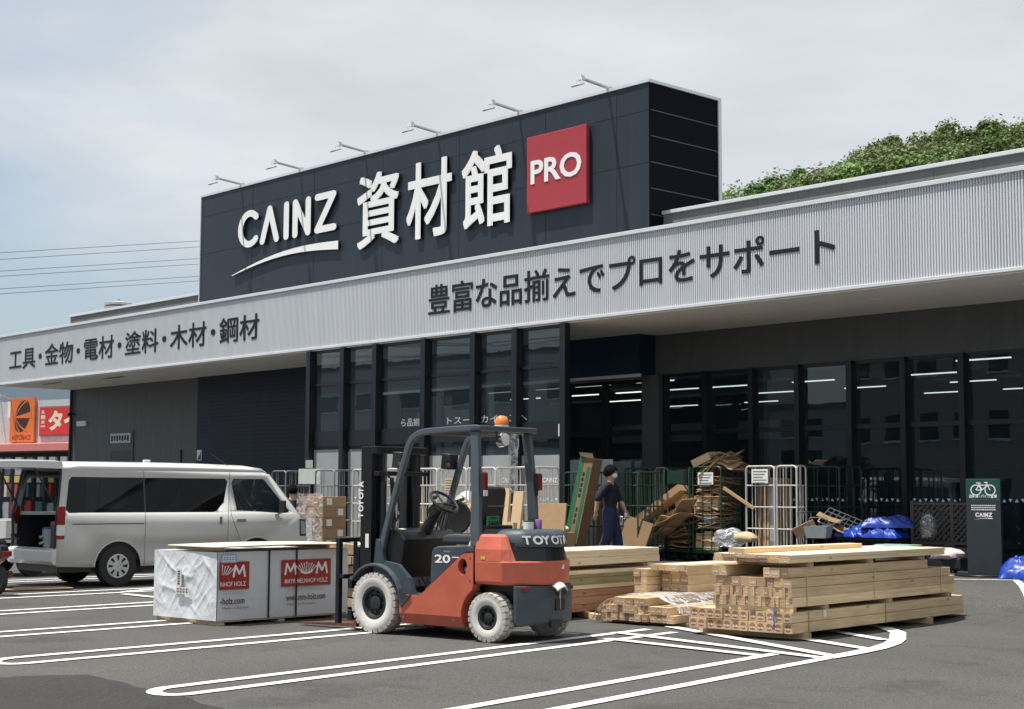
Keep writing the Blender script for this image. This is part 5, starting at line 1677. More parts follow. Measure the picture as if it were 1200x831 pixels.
# right-hand pile
T, AM = pile((-9.66, 12.88, 0), 96.0)
for x, k in ((.28, 0), (3.05, 1)):
    o = T(x, -.04, .037, 1.34, .075, .072, MT['cedar'], MT['end'], ['wooden skid on the asphalt under the near end of the right lumber pile', 'wooden skid on the asphalt under the far end of the right lumber pile'][k], None, name='skid')
    o.rotation_euler.z += R(90)
for r in range(2):
    for c in range(12):
        T(0, .053 + c * .1053, .128 + r * .1085, 4.0, .104, .104, MT['pine'] if (c + r) % 3 else MT['cedar'], MT['endheart'],
          'square post with dark round heartwood end in the lowest bundle of the right lumber pile', 'posts in the lowest bundle of the right pile', True)
for i, x in enumerate((.05, .72, 2.15, 3.62)):
    o = T(x, -.005, .315, .95, .06, .048, MT['pine'], MT['end'], ['spacer stick at the near end of the right lumber pile, above the round-hearted posts', 'second spacer stick above the round-hearted posts of the right pile, short end showing',
          'third spacer stick above the round-hearted posts, halfway along the right pile', 'spacer stick above the round-hearted posts at the far end of the right pile'][i], None, name='spacer')
    o.rotation_euler.z += R(90)
for r in range(2):
    for c in range(24):
        T(0, .022 + c * .0395, .389 + r * .0985, 3.76 + .01 * r, .0385, .097, MT['cedar'] if (c * 7 + r) % 4 else MT['pine'], MT['end'],
          'upright stud in the broad middle bundle of the right lumber pile', 'studs in the middle bundle of the right pile', c % 3 == 1)
for c in range(9):
    T(0, .055 + c * .103, .588, 3.65, .101, .095, MT['cedar'], MT['end'], 'square timber in the single layer above the studs of the right lumber pile', 'square timbers above the studs of the right pile', c % 2 == 0)
for c in range(3): T(.0, .09 + c * .098, .690, 3.13, .096, .100, MT['cedar'], MT['end'], 'timber of the short row under the top boards, right side of the right pile', 'short row under the top boards', True)
for c in range(2): T(.0, .82 + c * .1, .690, 3.0, .096, .100, MT['cedar'], MT['end'], 'timber of the left-hand pair under the top boards of the right pile', 'left-hand pair under the top boards', True)
for i, x in enumerate((.45, 1.75, 3.0)):
    o = T(x, .03, .767, .92, .06, .048, MT['pinepale'], MT['end'], ['pale spacer stick under the top boards, nearest of three, right pile', 'pale spacer stick under the top boards, middle of three, right pile', 'pale spacer stick under the top boards, farthest of three, right pile'][i], None, name='spacer')
    o.rotation_euler.z += R(90)
for r in range(2):
    for c in range(7):
        T(random.uniform(-.05, .03), .07 + c * .135, .812 + r * .042, 3.56, .132, .040, MT['pinepale'] if r else MT['pine'], MT['end'], 'flat pale board in the double top layer of the right lumber pile', 'top boards of the right pile', c % 2 == 0)
for c in range(2): T(.0, .62 + c * .1, .882, 2.55, .098, .095, MT['pinepale'] if c else MT['pine'], MT['end'], 'pale square beam lying loose on top of the right lumber pile', 'loose beams on the right pile', True)
# binding tape and the blue string
def pile_tape(x, z0, z1, w, A, mat, label, cat, name, ww=.006):
    mb = MB()
    P = [A @ V(p) for p in ((x, -.006, z0), (x, -.006, z1), (x, w, z1), (x, w, z0))]
    for a, b in zip(P[:-1], P[1:]):
        d = A.to_3x3() @ V((ww, 0, 0)); off = A.to_3x3() @ V((0, 0, 0))
        mb.add([a - d, a + d, b + d, b - d], [(0, 1, 2, 3)])
    o = mb.build(name, mat); s_ = o.modifiers.new('solid', 'SOLIDIFY'); s_.thickness = .003; s_.offset = 1
    return tag(o, label, cat)
band = M_('clear_band', (.55, .5, .38), .35)
pile_tape(.32, .07, .296, 1.27, AM, MT['greenwood'], 'thin dark strap round the posts of the right pile near their ends', 'strap', 'strap')
pile_tape(2.0, .07, .296, 1.27, AM, MT['greenwood'], 'thin dark strap round the middle of the posts in the right pile', 'strap', 'strap')
pile_tape(.30, .335, .645, .97, AM, band, 'pale plastic strap near the ends of the studs in the right pile', 'strap', 'strap')
pile_tape(1.75, .335, .645, .97, AM, band, 'pale plastic strap round the middle of the studs in the right pile', 'strap', 'strap')
pile_tape(3.4, .335, .645, .97, AM, band, 'pale plastic strap round the far ends of the studs in the right pile', 'strap', 'strap')
mb = MB(); mb.tube([AM @ V(p) for p in ((-.012, .21, .33), (-.02, .20, .28), (-.018, .215, .22), (-.02, .20, .17), (-.016, .225, .13))], .009, 6)
o = mb.build('string', M_('blue_string', (.12, .16, .50), .6)); tag(o, 'blue plastic string hanging over the round-hearted post ends', 'string')
mb = MB(); mb.box(0, .06, -.002, 0, 0, .075); o = mb.build('tag', MT['paper']); o.matrix_world = AM @ Matrix.Translation(V((.62, -.004, .215))); tag(o, 'small white paper tag stapled to the side of a post in the right pile', 'tag')

# wrapped short timbers left of it, with beams on top
T2, BM2 = pile((-11.52, 13.16, 0), 95.5)
for i, x in enumerate((.3, 2.4)):
    o = T2(x, -.03, .02, 1.2, .07, .04, MT['cedar'], MT['end'], ['thin skid under the near end of the film-wrapped timbers', 'thin skid under the far end of the film-wrapped timbers'][i], None, name='skid'); o.rotation_euler.z += R(90)
for r, (n, c0) in enumerate(((12, 0), (10, .9), (5, 4.5))):
    for c in range(n):
        T2(random.uniform(0, .05), .045 + (c + c0) * .0885, .087 + r * .0885, 3.4 if r < 2 else 2.6, .086, .086, MT['pine'] if (c + r) % 2 else MT['cedar'], MT['end'], 'small square timber in the film-wrapped heap between the lumber piles', 'film-wrapped square timbers', True, tilt=(R(-1.2) if r == 2 else 0))
mb = MB()
vs = []
NX, NY = 34, 22
for j in range(NY + 1):
    w = j / NY
    for i in range(NX + 1):
        u = i / NX
        x = .07 + u * 1.75
        # over the heap, from right foot to left foot
        y, z = [(-.015, .05), (-.015, .15), (.06, .235), (.34, .32), (.62, .325), (.92, .25), (1.03, .14), (1.10, .03)][0:8][int(min(w * 7, 6.999))]
        q = [(-.015, .05), (-.015, .15), (.06, .235), (.34, .325), (.80, .325), (1.0, .25), (1.08, .14), (1.14, .02)]
        k = min(int(w * 7), 6); t = w * 7 - k
        y = q[k][0] * (1 - t) + q[k + 1][0] * t; z = q[k][1] * (1 - t) + q[k + 1][1] * t
        nz = noise.noise(V((x * 4, y * 5, z * 4))) * .018
        xx = x + (.10 * math.sin(w * 5) if i == 0 else 0)
        vs.append(BM2 @ V((xx, y - .004, z + .012 + nz)))
mb.add(vs, [(j * (NX + 1) + i, j * (NX + 1) + i + 1, (j + 1) * (NX + 1) + i + 1, (j + 1) * (NX + 1) + i) for j in range(NY) for i in range(NX)], True)
o = mb.build('plastic_film', M_film('torn_film', (.75, .76, .80), .42)); tag(o, 'torn clear plastic film draped over the heap of small square timbers', 'plastic film')
for r in range(3):
    for c in range(3):
        T2(.95, .52 + c * .125, .368 + r * .112 - .0, 3.6, .122, .110, MT['pine'], MT['end'], 'golden square beam in the two-row stack on the film-wrapped timbers', 'golden beams on the wrapped timbers', True)
for c in range(4):
    T2(.80, .55 + c * .095, .624, 3.7, .092, .072, MT['pinepale'] if c < 2 else MT['pine'], MT['end'], 'pale flat timber in the top layer over the golden beams', 'pale timbers over the golden beams', c == 0)
for r in range(3):
    for c in range(2):
        T2(.70, .93 + c * .095, .365 + r * .095, 3.3, .09, .09, MT['cedar'], MT['end'], 'square timber in the lower step left of the golden beams', 'timbers left of the golden beams', True)
# pile behind the forklift
T3, CM = pile((-13.0, 12.12, 0), 98)
for i, x in enumerate((.3, 2.6)):
    o = T3(x, .0, .036, .95, .08, .07, MT['cedar'], MT['end'], ['skid under the near end of the pile behind the forklift', 'skid under the far end of the pile behind the forklift'][i], None, name='skid'); o.rotation_euler.z += R(90)
for r in range(3):
    for c in range(4): T3(0, .11 + c * .215, .118 + r * .089, 2.95, .21, .086, MT['redwood'], MT['end'], 'reddish thick plank at the bottom of the pile behind the forklift', 'reddish planks behind the forklift')
for c in range(4): T3(0, .10 + c * .215, .368, 2.8, .21, .05, MT['pine'], MT['end'], 'pale plank between reddish and green planks behind the forklift', 'pale planks behind the forklift')
for r in range(2):
    for c in range(4): T3(-.1, .10 + c * .215, .437 + r * .085, 2.9, .21, .082, MT['greenwood'], MT['end'], 'olive treated plank in the middle of the pile behind the forklift', 'olive planks behind the forklift')
for c in range(5): T3(-.1 - .05 * (c % 2), .07 + c * .165, .545, 2.85 - .12 * (c % 3), .155, .045, MT['pinepale'], MT['end'], 'pale board under the top beams behind the forklift', 'pale boards behind the forklift')
for i, x in enumerate((.3, 2.72)):
    o = T3(x, .03, .60, .85, .08, .055, MT['cedar'], MT['end'], ['spacer under the near end of the top beams behind the forklift', 'spacer under the far end of the top beams behind the forklift'][i], None, name='spacer'); o.rotation_euler.z += R(90)
for r in range(2):
    for c in range(5): T3(.05, .09 + c * .165, .674 + r * .091, 2.95, .16, .089, MT['pinepale'], MT['end'], 'creamy square beam on top of the pile behind the forklift', 'creamy top beams behind the forklift')
o = T3(1.25, .35, .04, .75, .085, .07, MT['pine'], MT['end'], 'short offcut of wood on the asphalt sticking out under the reddish planks', None, name='offcut'); o.rotation_euler.z = R(-28); o.location = (-13.42, 13.62, .036)
# pile left of the mast
T4, DM = pile((-15.75, 12.05, 0), 97)
for r in range(6):
    for c in range(4): T4(.0 + .04 * (r % 2), .11 + c * .2, .09 + r * .135, 2.6, .19, .125 if r % 2 else .10, [MT['pinepale'], MT['pine'], MT['cedar'], MT['pinepale'], MT['greenwood'], MT['pinepale']][r], MT['end'], 'plank in the pile seen between fork backrest and mast', 'planks left of the mast')

# ------------------------------------------------------------------ roll cages
def roll_cage(name, label, x0, x1, y, mat, dep=.66, h=1.72, bars=6, z=.28, front=True, group=None, bar_r=.009, post_r=.016, sign=None):
    w = x1 - x0
    e = empty(name, (x0, y, z), 0, label, 'roll cage', group)
    mb = MB()
    mb.box(0, w, .0, dep, .16, .20); mb.box(-.01, w + .01, -.012, .02, .15, .215); mb.box(-.01, w + .01, dep - .02, dep + .012, .15, .215)
    mb.build('base', mat, e)
    def panel(P, ux, L_, n, nm, mesh=True):
        m_ = MB()
        ux = V(ux); P = V(P); c = .06
        path = [P + V((0, 0, .2)), P + V((0, 0, h - c)), P + ux * .018 + V((0, 0, h - .018)), P + ux * c + V((0, 0, h)), P + ux * (L_ - c) + V((0, 0, h)), P + ux * (L_ - .018) + V((0, 0, h - .018)), P + ux * L_ + V((0, 0, h - c)), P + ux * L_ + V((0, 0, .2))]
        m_.tube(path, post_r, 8)
        for zz in (.24, .62, 1.0, 1.38): m_.tube([P + V((0, 0, zz)), P + ux * L_ + V((0, 0, zz))], post_r * .75, 6)
        for k in range(1, n): m_.tube([P + ux * (L_ * k / n) + V((0, 0, .22)), P + ux * (L_ * k / n) + V((0, 0, h - .005 if k % 2 else 1.38))], bar_r, 5)
        return m_.build(nm, mat, e)
    panel((0, 0, 0), (0, 1, 0), dep, bars, 'side_panel'); panel((w, 0, 0), (0, 1, 0), dep, bars, 'side_panel')
    panel((0, dep, 0), (1, 0, 0), w, bars + 1, 'back_panel')
    if front: panel((0, -.005, 0), (1, 0, 0), w, 3, 'front_gate')
    for cx in (.07, w - .07):
        for cy in (.06, dep - .06):
            c = MB(); c.cyl((cx - .016, cy, .062), (cx + .016, cy, .062), .062, n=14); c.box(cx - .022, cx + .022, cy - .02, cy + .05, .10, .155)
            c.build('caster', MT['rubber'], e)
    if sign:
        m_ = MB(); m_.box(sign[0], sign[1], -.03, -.024, sign[2], sign[3]); s_ = m_.build('notice', sign[4], e)
        if len(sign) > 5:
            m_ = MB()
            for k in range(5):
                m_.box(sign[0] + .03, sign[1] - .03 - .04 * (k % 3), -.033, -.0305, sign[3] - .05 - k * .05, sign[3] - .035 - k * .05)
            m_.build('notice_lines', MT['greymetal'], s_)
    return e


GG, WG = 'green roll cages in front of the shop', 'white roll cages in front of the entrance'
cgA = roll_cage('roll_cage', 'green roll cage beside the entrance mullion, with a tall green-striped carton leaning in it', -20.62, -19.85, 20.5, MT['greenmetal'], group=GG, h=1.62)
cgA2 = roll_cage('roll_cage', 'green roll cage directly behind the man in navy', -19.75, -18.98, 20.75, MT['greenmetal'], group=GG, h=1.62, front=False)
cgB = roll_cage('roll_cage', 'empty green roll cage right of the man, left of the leaning long carton', -20.36, -19.70, 21.9, MT['greenmetal'], group=GG, bars=7)
cgC = roll_cage('roll_cage', 'narrow grey roll cage folded up between two green ones', -19.62, -19.3, 21.95, MT['greymetal'], group=GG, bars=9)
cgD = roll_cage('roll_cage', 'green roll cage with dark green board, long carton leaning out of its front', -19.22, -18.62, 21.75, MT['greenmetal'], group=GG, front=False, sign=(.10, .50, 1.42, 1.66, M_('dark_green_board', (.006, .03, .02), .5)))
cgE = roll_cage('roll_cage', 'green roll cage heaped over the top with flattened cardboard', -18.52, -17.86, 21.75, MT['greenmetal'], group=GG, sign=(.14, .50, 1.40, 1.62, MT['paper'], 1))
cgF = roll_cage('roll_cage', 'white roll cage with paper notice right of the cardboard heap', -17.28, -16.66, 21.75, MT['whitemetal'], group=WG, bars=4, sign=(.14, .50, 1.42, 1.67, MT['paper'], 1))
cgG = roll_cage('roll_cage', 'white roll cage with dense grey bars nested right of the noticed one', -16.60, -16.18, 21.75, MT['whitemetal'], group=WG, bars=3, dep=.26)
cgH = roll_cage('roll_cage', 'dull green roll cage behind the white ones, half hidden', -16.7, -16.0, 22.75, MT['greenmetal'], group=GG, h=1.72, bars=3)
wx = [(-26.55, -25.75, 'white roll cage left of the mast with sacks on top'), (-25.35, -24.55, 'white roll cage seen between the two mast uprights'), (-24.4, -23.75, 'white roll cage just left of the steering wheel'),
      (-23.6, -22.85, 'white roll cage with paper notice behind the steering wheel'), (-22.75, -22.0, 'white roll cage behind the forklift seat'), (-21.6, -20.95, 'pale roll cage behind the upright planks, right of the seat')]
wc = []
for i, (a, b, lab) in enumerate(wx):
    wc.append(roll_cage('roll_cage', lab, a, b, 20.0, MT['whitemetal'], bars=4, group=WG, sign=(.12, .5, 1.25, 1.52, MT['cardpale'], 1) if i == 3 else None))
roll_cage('roll_cage', 'grey roll cage behind the wrapped cartons, left of the mast', -28.05, -27.35, 20.1, MT['greymetal'], bars=3, group=WG)
roll_cage('roll_cage', 'grey roll cage beside the dark pillar behind the van front', -30.05, -29.5, 20.3, MT['greymetal'], bars=4, group=WG)

# ------------------------------------------------------------------ cartons, boards and loose cardboard
def carton(name, label, x0, x1, y0, y1, z0, z1, rz=0, mat=None, group=None, tilt=(0, 0), tape=True, cat='carton'):
    e = empty(name, ((x0 + x1) / 2, (y0 + y1) / 2, z0), 0, label, cat, group)
    e.rotation_euler = (tilt[0], tilt[1], rz)
    w, d, h = x1 - x0, y1 - y0, z1 - z0
    mb = MB(); mb.box(-w / 2, w / 2, -d / 2, d / 2, 0, h); mb.build('box', mat or MT['card'], e, .006)
    if tape:
        mb = MB(); mb.box(-w / 2 - .001, w / 2 + .001, -.025, .025, h + .0005, h + .002); mb.box(-.025, .025, -d / 2 - .002, -d / 2 - .0005, h * .72, h + .0005); mb.build('tape', MT['cardpale'], e)
    return e


# pallet of cartons by the van's nose
px, py, pz = -23.74, 16.62, .09
mb = MB()
for y in (0, .22, .44): mb.box(-.02, .83, y, y + .08, 0, .05)
for x in (-.02, .17, .36, .54, .72): mb.box(x, x + .11, -.02, .56, .052, .075)
o = mb.build('pallet', MT['greenwood']); put(o, (px - .02, py - .01, ground_z(py) + .002), 0, 'wooden pallet under the film-wrapped cartons by the van', 'pallet')
lab_mat = M_('white_carton', (.50, .49, .50), .7, rand=.1)
for r in range(7):
    for c in range(3):
        z = pz + r * .192
        lilac = r < 5 and c == 1
        e = carton('carton', 'pale lilac carton with a red mark in the wrapped stack by the van' if lilac else ('brown carton with white labels on the right face of the wrapped stack' if c == 2 else 'brown carton in the left column of the wrapped stack by the van'),
                   px + c * .265, px + c * .265 + .26, py, py + .52, z, z + .188, random.uniform(-.01, .01), lab_mat if lilac else MT['card'], 'cartons wrapped in film by the van', tape=False)
        if lilac:
            mb = MB(); mb.box(.05, .10, -.2625, -.261, .05, .13); mb.build('mark', M_('red_mark', (.25, .04, .05), .6), e)
        if c == 2:
            mb = MB(); mb.box(.1305, .132, -.18 + .25 * (r % 2), -.06 + .25 * (r % 2), .04, .16); mb.build('label', MT['paper'], e)
mb = MB()
vs = []
P = [(-.012, .53), (-.012, -.012), (.40, -.016), (.803, -.012)]
for j in range(17):
    z = pz + .02 + 1.38 * j / 16
    for i in range(25):
        t = i / 24 * 3; k = min(int(t), 2); f = t - k
        x = P[k][0] * (1 - f) + P[k + 1][0] * f; y = P[k][1] * (1 - f) + P[k + 1][1] * f
        n_ = noise.noise(V((x * 5, y * 5, z * 4))) * .012
        vs.append((px + x, py + y - .012 - abs(n_) - (.03 * random.random() if j == 16 else 0), z + (.04 * noise.noise(V((x * 9, y * 3, 0))) if j == 16 else 0)))
mb.add(vs, [(j * 25 + i, j * 25 + i + 1, (j + 1) * 25 + i + 1, (j + 1) * 25 + i) for j in range(16) for i in range(24)], True)
o = mb.build('stretch_film', MT['film']); tag(o, 'creased clear stretch film round the stack of cartons by the van', 'film')

# tall upright boards and boxes behind the forklift
def upright(name, label, cat, x, y, w, d, h, mat, rz=0, tx=0, ty=0, z=.28, group=None):
    mb = MB(); mb.box(-w / 2, w / 2, -d / 2, d / 2, 0, h)
    o = mb.build(name, mat, None, .004); o.location = (x, y, z); o.rotation_euler = (tx, ty, rz)
    return tag(o, label, cat, group)


upright('plank', 'tall pale plank standing upright behind the forklift seat, left one', 'plank', -21.22, 19.42, .26, .05, 1.32, MT['cardpale'], 0, R(-6))
upright('plank', 'tall pale plank standing upright behind the forklift seat, right one', 'plank', -20.92, 19.45, .26, .05, 1.27, MT['cardpale'], 0, R(-6), R(2))
upright('flat_cardboard', 'plain brown cardboard panel standing right of the rear pillar', 'cardboard', -19.72, 19.2, .62, .04, 1.06, MT['card'], R(8), R(-8))
upright('flat_cardboard', 'narrow pale cardboard strip left of the brown panel by the rear pillar', 'cardboard', -20.2, 19.22, .22, .05, .72, MT['cardpale'], 0, R(-5))
upright('flat_cardboard', 'small pale box leaning left of the rear pillar, behind the hood', 'cardboard', -20.62, 19.1, .2, .1, .70, MT['cardpale'], 0, R(-4))
for i, (x, y, w, h, z) in enumerate(((-26.15, 20.32, .55, .35, .49), (-26.15, 20.32, .5, .3, .85), (-24.95, 20.35, .5, .42, .49), (-24.95, 20.33, .45, .3, .92), (-22.4, 20.33, .5, .4, .49), (-21.3, 20.33, .45, .5, .49))):
    carton('carton', ['carton at the bottom of the cage left of the mast', 'carton on another in the cage left of the mast', 'carton at the bottom of the cage between the mast uprights', 'smaller carton on top in the cage between the mast uprights', 'carton in the cage behind the forklift seat', 'carton in the pale cage behind the upright planks'][i],
           x - w / 2, x + w / 2, y - .22, y + .22, z, z + h, 0, MT['cardpale'] if i % 2 else MT['card'], 'cartons in the white cages')
def sack(label, x, y, z, r, mat, cat='sack', name='sack', s=(1, .8, .55)):
    mb = MB()
    vs, fs = [], []
    mb.ball((0, 0, 0), 1.0, 18, 12)
    for i, p in enumerate(mb.v):
        f = 1 + .18 * noise.noise(p * 1.7 + V((x, y, z)))+ .07 * noise.noise(p * 4.5 + V((z, x, y)))
        mb.v[i] = V((p.x * s[0] * f * r, p.y * s[1] * f * r, max(p.z, -.75) * s[2] * f * r))
    o = mb.build(name, mat); o.location = (x, y, z); return tag(o, label, cat)
sack('white sack slumped on top of the cage left of the mast', -26.1, 20.3, 1.75, .36, MT['paper'])
sack('grey plastic sack on top of the cage left of the mast', -26.3, 20.35, 2.02, .25, M_('grey_plastic', (.42, .45, .50), .4))
sack('white plastic sack hanging in the cage behind the steering wheel', -23.2, 20.3, 1.15, .30, MT['paper'], s=(1, .8, 1.3))
sack('white plastic sack behind the forklift seat, low in its cage', -22.9, 19.6, .55, .34, M_('cool_plastic', (.55, .60, .68), .35))
sack('orange-brown heap of net bags behind the cartons', -28.3, 20.3, 1.32, .30, M_('net_brown', (.20, .07, .04), .8), 'bag', 'net_bag')
mb = MB(); mb.lathe([(.20, -.09), (.30, -.10), (.335, -.06), (.335, .06), (.30, .10), (.20, .09)], (0, 0, 0), 'y', 28)
o = mb.build('tyre', MT['rubber']); put(o, (-21.95, 18.9, 1.05), R(50), 'dark loose tyre standing on boards behind the forklift seat', 'tyre')
e = empty('board_stack', (-22.3, 18.7, .2), R(70), 'stack of pale boards under the loose tyre behind the seat', 'board stack')
for k in range(5):
    mb = MB(); mb.box(-.8, .8, -.35, .35, .08 + k * .09, .08 + k * .09 + .08); mb.build('board', MT['pinepale'] if k % 2 else MT['pine'], e)
for k in (0, 1):
    mb = MB(); mb.box(-.6 + k * 1.1, -.5 + k * 1.1, -.35, .35, 0, .078); mb.build('skid', MT['cedar'], e)
for i, (dx, a) in enumerate(((0, 28), (.12, 33), (.22, 38))):
    o = upright('batten', ['batten leaning behind the seat, left of three', 'batten leaning behind the seat, middle of three', 'batten leaning behind the seat, right of three'][i], 'batten', -22.75 + dx, 19.3, .06, .05, 1.15, MT['pine'], 0, R(-5), R(a), .35)

# green-striped long carton and boards in the first green cage
e = empty('long_carton', (-20.18, 20.28, .42), R(-8), 'tall narrow carton with dark green stripes and black writing leaning in the green cage', 'carton')
e.rotation_euler = (R(-9), R(7), R(-8))
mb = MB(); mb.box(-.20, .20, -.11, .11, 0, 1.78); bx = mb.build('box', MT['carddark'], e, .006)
gs = M_('shaded_carton_green', (.010, .085, .038), .6)  # stripe green darkened, the carton's shade put into the colour
mb = MB(); mb.box(-.202, -.06, -.1125, -.111, .0, 1.78); mb.box(.07, .17, -.1125, -.111, .15, 1.6); mb.build('stripe', gs, bx)
mb = MB()
for k in range(5): mb.box(-.035, .035, -.1128, -.1115, 1.42 - k * .1, 1.49 - k * .1)
for k in range(3): mb.box(-.03, .03, -.1128, -.1115, .75 - k * .11, .83 - k * .11)
mb.build('carton_marks', MT['darkink'], bx)
mb = MB(); mb.add([(-.2, -.11, 1.781), (.2, -.11, 1.781), (.24, -.19, 1.86), (-.16, -.2, 1.84)], [(0, 1, 2, 3)]); mb.add([(-.2, .11, 1.781), (-.2, -.1, 1.781), (-.28, -.08, 1.83), (-.27, .1, 1.85)], [(0, 1, 2, 3)]); mb.build('flap', MT['cardpale'], bx)
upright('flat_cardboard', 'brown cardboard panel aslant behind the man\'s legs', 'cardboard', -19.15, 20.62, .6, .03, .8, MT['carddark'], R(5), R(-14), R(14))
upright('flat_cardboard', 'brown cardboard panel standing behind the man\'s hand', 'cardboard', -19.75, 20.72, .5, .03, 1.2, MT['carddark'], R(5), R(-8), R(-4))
sack('white sheet of packing on the creamy beams behind the forklift', -20.3, 19.9, .88, .28, MT['paper'], 'packing', 'packing_sheet', (1.1, .8, .25))
e = carton('carton', 'low carton under the white packing behind the creamy beams', -20.7, -19.95, 19.6, 20.1, .29, .80, .05, MT['card'], None)

# folded cardboard heap in the full cage
def bent_sheet(w, d, bend, seed):
    mb = MB()
    NX, NY = 8, 6
    vs = []
    for j in range(NY + 1):
        for i in range(NX + 1):
            u, q = i / NX - .5, j / NY - .5
            z = bend * (u * u - .1) + .02 * noise.noise(V((u * 4, q * 4, seed))) + .5 * bend * (abs(q) ** 2)
            vs.append((u * w, q * d, z))
    mb.add(vs, [(j * (NX + 1) + i, j * (NX + 1) + i + 1, (j + 1) * (NX + 1) + i + 1, (j + 1) * (NX + 1) + i) for j in range(NY) for i in range(NX)], True)
    o = mb.build('cardboard_sheet', MT['card'])
    s_ = o.modifiers.new('solid', 'SOLIDIFY'); s_.thickness = .012
    return o


protos = [bent_sheet(.60, .58, b, i) for i, b in enumerate((-.10, .06, -.22, .14, -.05, .02))]
used = set()
def sheet_at(k, loc, rot, sc, label, group):
    k %= len(protos)
    o = protos[k] if k not in used else protos[k].copy()
    if k in used: col.objects.link(o)
    used.add(k)
    o.location = loc; o.rotation_euler = rot; o.scale = sc
    return tag(o, label, 'cardboard', group)
rd = random.Random(3)
for i in range(46):
    z = .62 + i * .0265
    sheet_at(i * 5 + 1, (-18.19 + rd.uniform(-.04, .05), 22.08 + rd.uniform(-.04, .04), z), (R(rd.uniform(-9, 9)), R(rd.uniform(-12, 4)), R(rd.uniform(-10, 10))), (rd.uniform(.85, 1.03), rd.uniform(.9, 1.05), 1),
             'flattened brown carton in the pile filling the green cage', 'flattened cartons in the full green cage')
for i in range(30):
    t = i / 29
    sheet_at(i * 3 + 2, (-18.28 + .46 * t + rd.uniform(-.05, .05), 22.02 + rd.uniform(-.1, .1), 1.92 + .26 * math.sin(t * 2.7) * rd.uniform(.4, 1.1)), (R(rd.uniform(-26, 26)), R(-38 + 46 * t + rd.uniform(-14, 14)), R(rd.uniform(-30, 30))), (rd.uniform(.7, 1.35), rd.uniform(.35, .8), 1),
             'crumpled brown carton heaped above the rim of the full green cage', 'cartons heaped over the full cage')
carton('carton', 'small pale open box on the very top of the cardboard heap', -18.62, -18.22, 21.85, 22.15, 2.08, 2.22, R(10), MT['cardpale'], None, (R(6), R(-22)))
o = upright('flat_cardboard', 'long narrow strip of card sticking out aslant at the right of the heap', 'cardboard', -17.78, 21.72, .06, .02, .78, MT['card'], 0, 0, R(118), 1.62)
for i, (dx, z, h) in enumerate(((-18.42, .49, .30), (-18.22, .49, .34), (-18.04, .49, .26), (-18.40, 1.22, .26), (-18.22, 1.20, .30), (-18.05, 1.22, .24))):
    o = upright('box', ['small pale box low in the full cage, left of three', 'small pale box low in the full cage, middle of three', 'small pale box low in the full cage, right of three', 'small pale box under the notice of the full cage, left of three', 'small pale box under the notice of the full cage, middle of three', 'small pale box under the notice of the full cage, right of three'][i],
                'box', dx, 21.815, .16, .06, h, MT['cardpale'], 0, R(-3), 0, z)
o = upright('box', 'pale blue box among the cardboard in the front of the full cage', 'box', -18.16, 21.80, .26, .05, .16, M_('pale_blue_box', (.20, .33, .40), .6), 0, 0, R(3), .98)
# long carton leaning out of the neighbouring cage
o = upright('long_carton', 'long flat brown carton sliding out of the green cage towards the ground', 'carton', -20.05, 21.5, .13, .34, 1.62, MT['card'], R(4), R(-4), R(57), .74)
o = upright('long_carton', 'thin brown carton under the long one leaning from the green cage', 'carton', -20.0, 21.62, .30, .05, 1.75, MT['card'], R(4), R(-4), R(62), .52)
for i in range(14):
    sheet_at(i * 5 + 3, (-18.93 + rd.uniform(-.06, .06), 22.05 + rd.uniform(-.05, .05), .56 + i * .035), (R(rd.uniform(-10, 10)), R(rd.uniform(-16, 6)), R(rd.uniform(-10, 10))), (rd.uniform(.8, .95), rd.uniform(.85, 1.0), 1), 'flattened brown carton low in the cage with the dark green board', 'flattened cartons under the leaning carton')
for i in range(7):
    sheet_at(i * 5 + 4, (-19.35 + .12 * i + rd.uniform(-.1, .1), 21.5 + rd.uniform(-.1, .1), .62 + .09 * i), (R(rd.uniform(-14, 14)), R(-32 + rd.uniform(-8, 8)), R(rd.uniform(-25, 25))), (rd.uniform(1.1, 1.6), rd.uniform(.5, .8), 1), 'loose brown cardboard slipping out at the foot of the leaning carton', 'loose cardboard at the foot of the cages')
carton('carton', 'brown carton standing upright in the cage with the dark green board', -19.15, -18.75, 22.0, 22.3, 1.05, 1.42, R(6), MT['card'], None)
carton('carton', 'pale carton tipped over the rim below the dark green board', -18.98, -18.66, 21.78, 22.0, 1.26, 1.48, R(-5), MT['cardpale'], None, (0, R(-14)))
carton('carton', 'square brown carton on the ground by the man\'s right hand', -20.15, -19.75, 21.1, 21.45, .30, .86, 0, MT['card'], None)
sack('clear bag of bottles on the ground right of the man', -19.95, 21.3, .98, .22, M_film('bag_film', (.6, .65, .66), .5), 'bag', 'bag')
sack('clear plastic sheet bunched at the foot of the white cage', -17.35, 21.35, .72, .27, M_film('bunched_film', (.72, .76, .8), .55), 'plastic sheet', 'plastic_sheet', (1.3, .7, .7))
sack('crumpled tan paper lying beside the bunched plastic sheet', -16.95, 21.3, .75, .20, MT['cardpale'], 'paper', 'paper', (1.2, .7, .5))
mb = MB(); mb.cyl((0, 0, .2), (0, 0, 1.5), .085, n=14); o = mb.build('tube_roll', M_('silver_roll', (.42, .44, .46), .3, .3)); put(o, (-16.86, 22.0, .30), 0, 'tall silvery roll standing inside the white cage with the notice', 'roll')
for i in range(5):
    upright('flat_cardboard', 'dark brown panel standing behind the bars of the white cage', 'cardboard', -17.2 + i * .09, 22.2, .05, .4, 1.3 - .04 * (i % 2), MT['card'], 0, 0, R(2), .49, 'panels in the white cage')
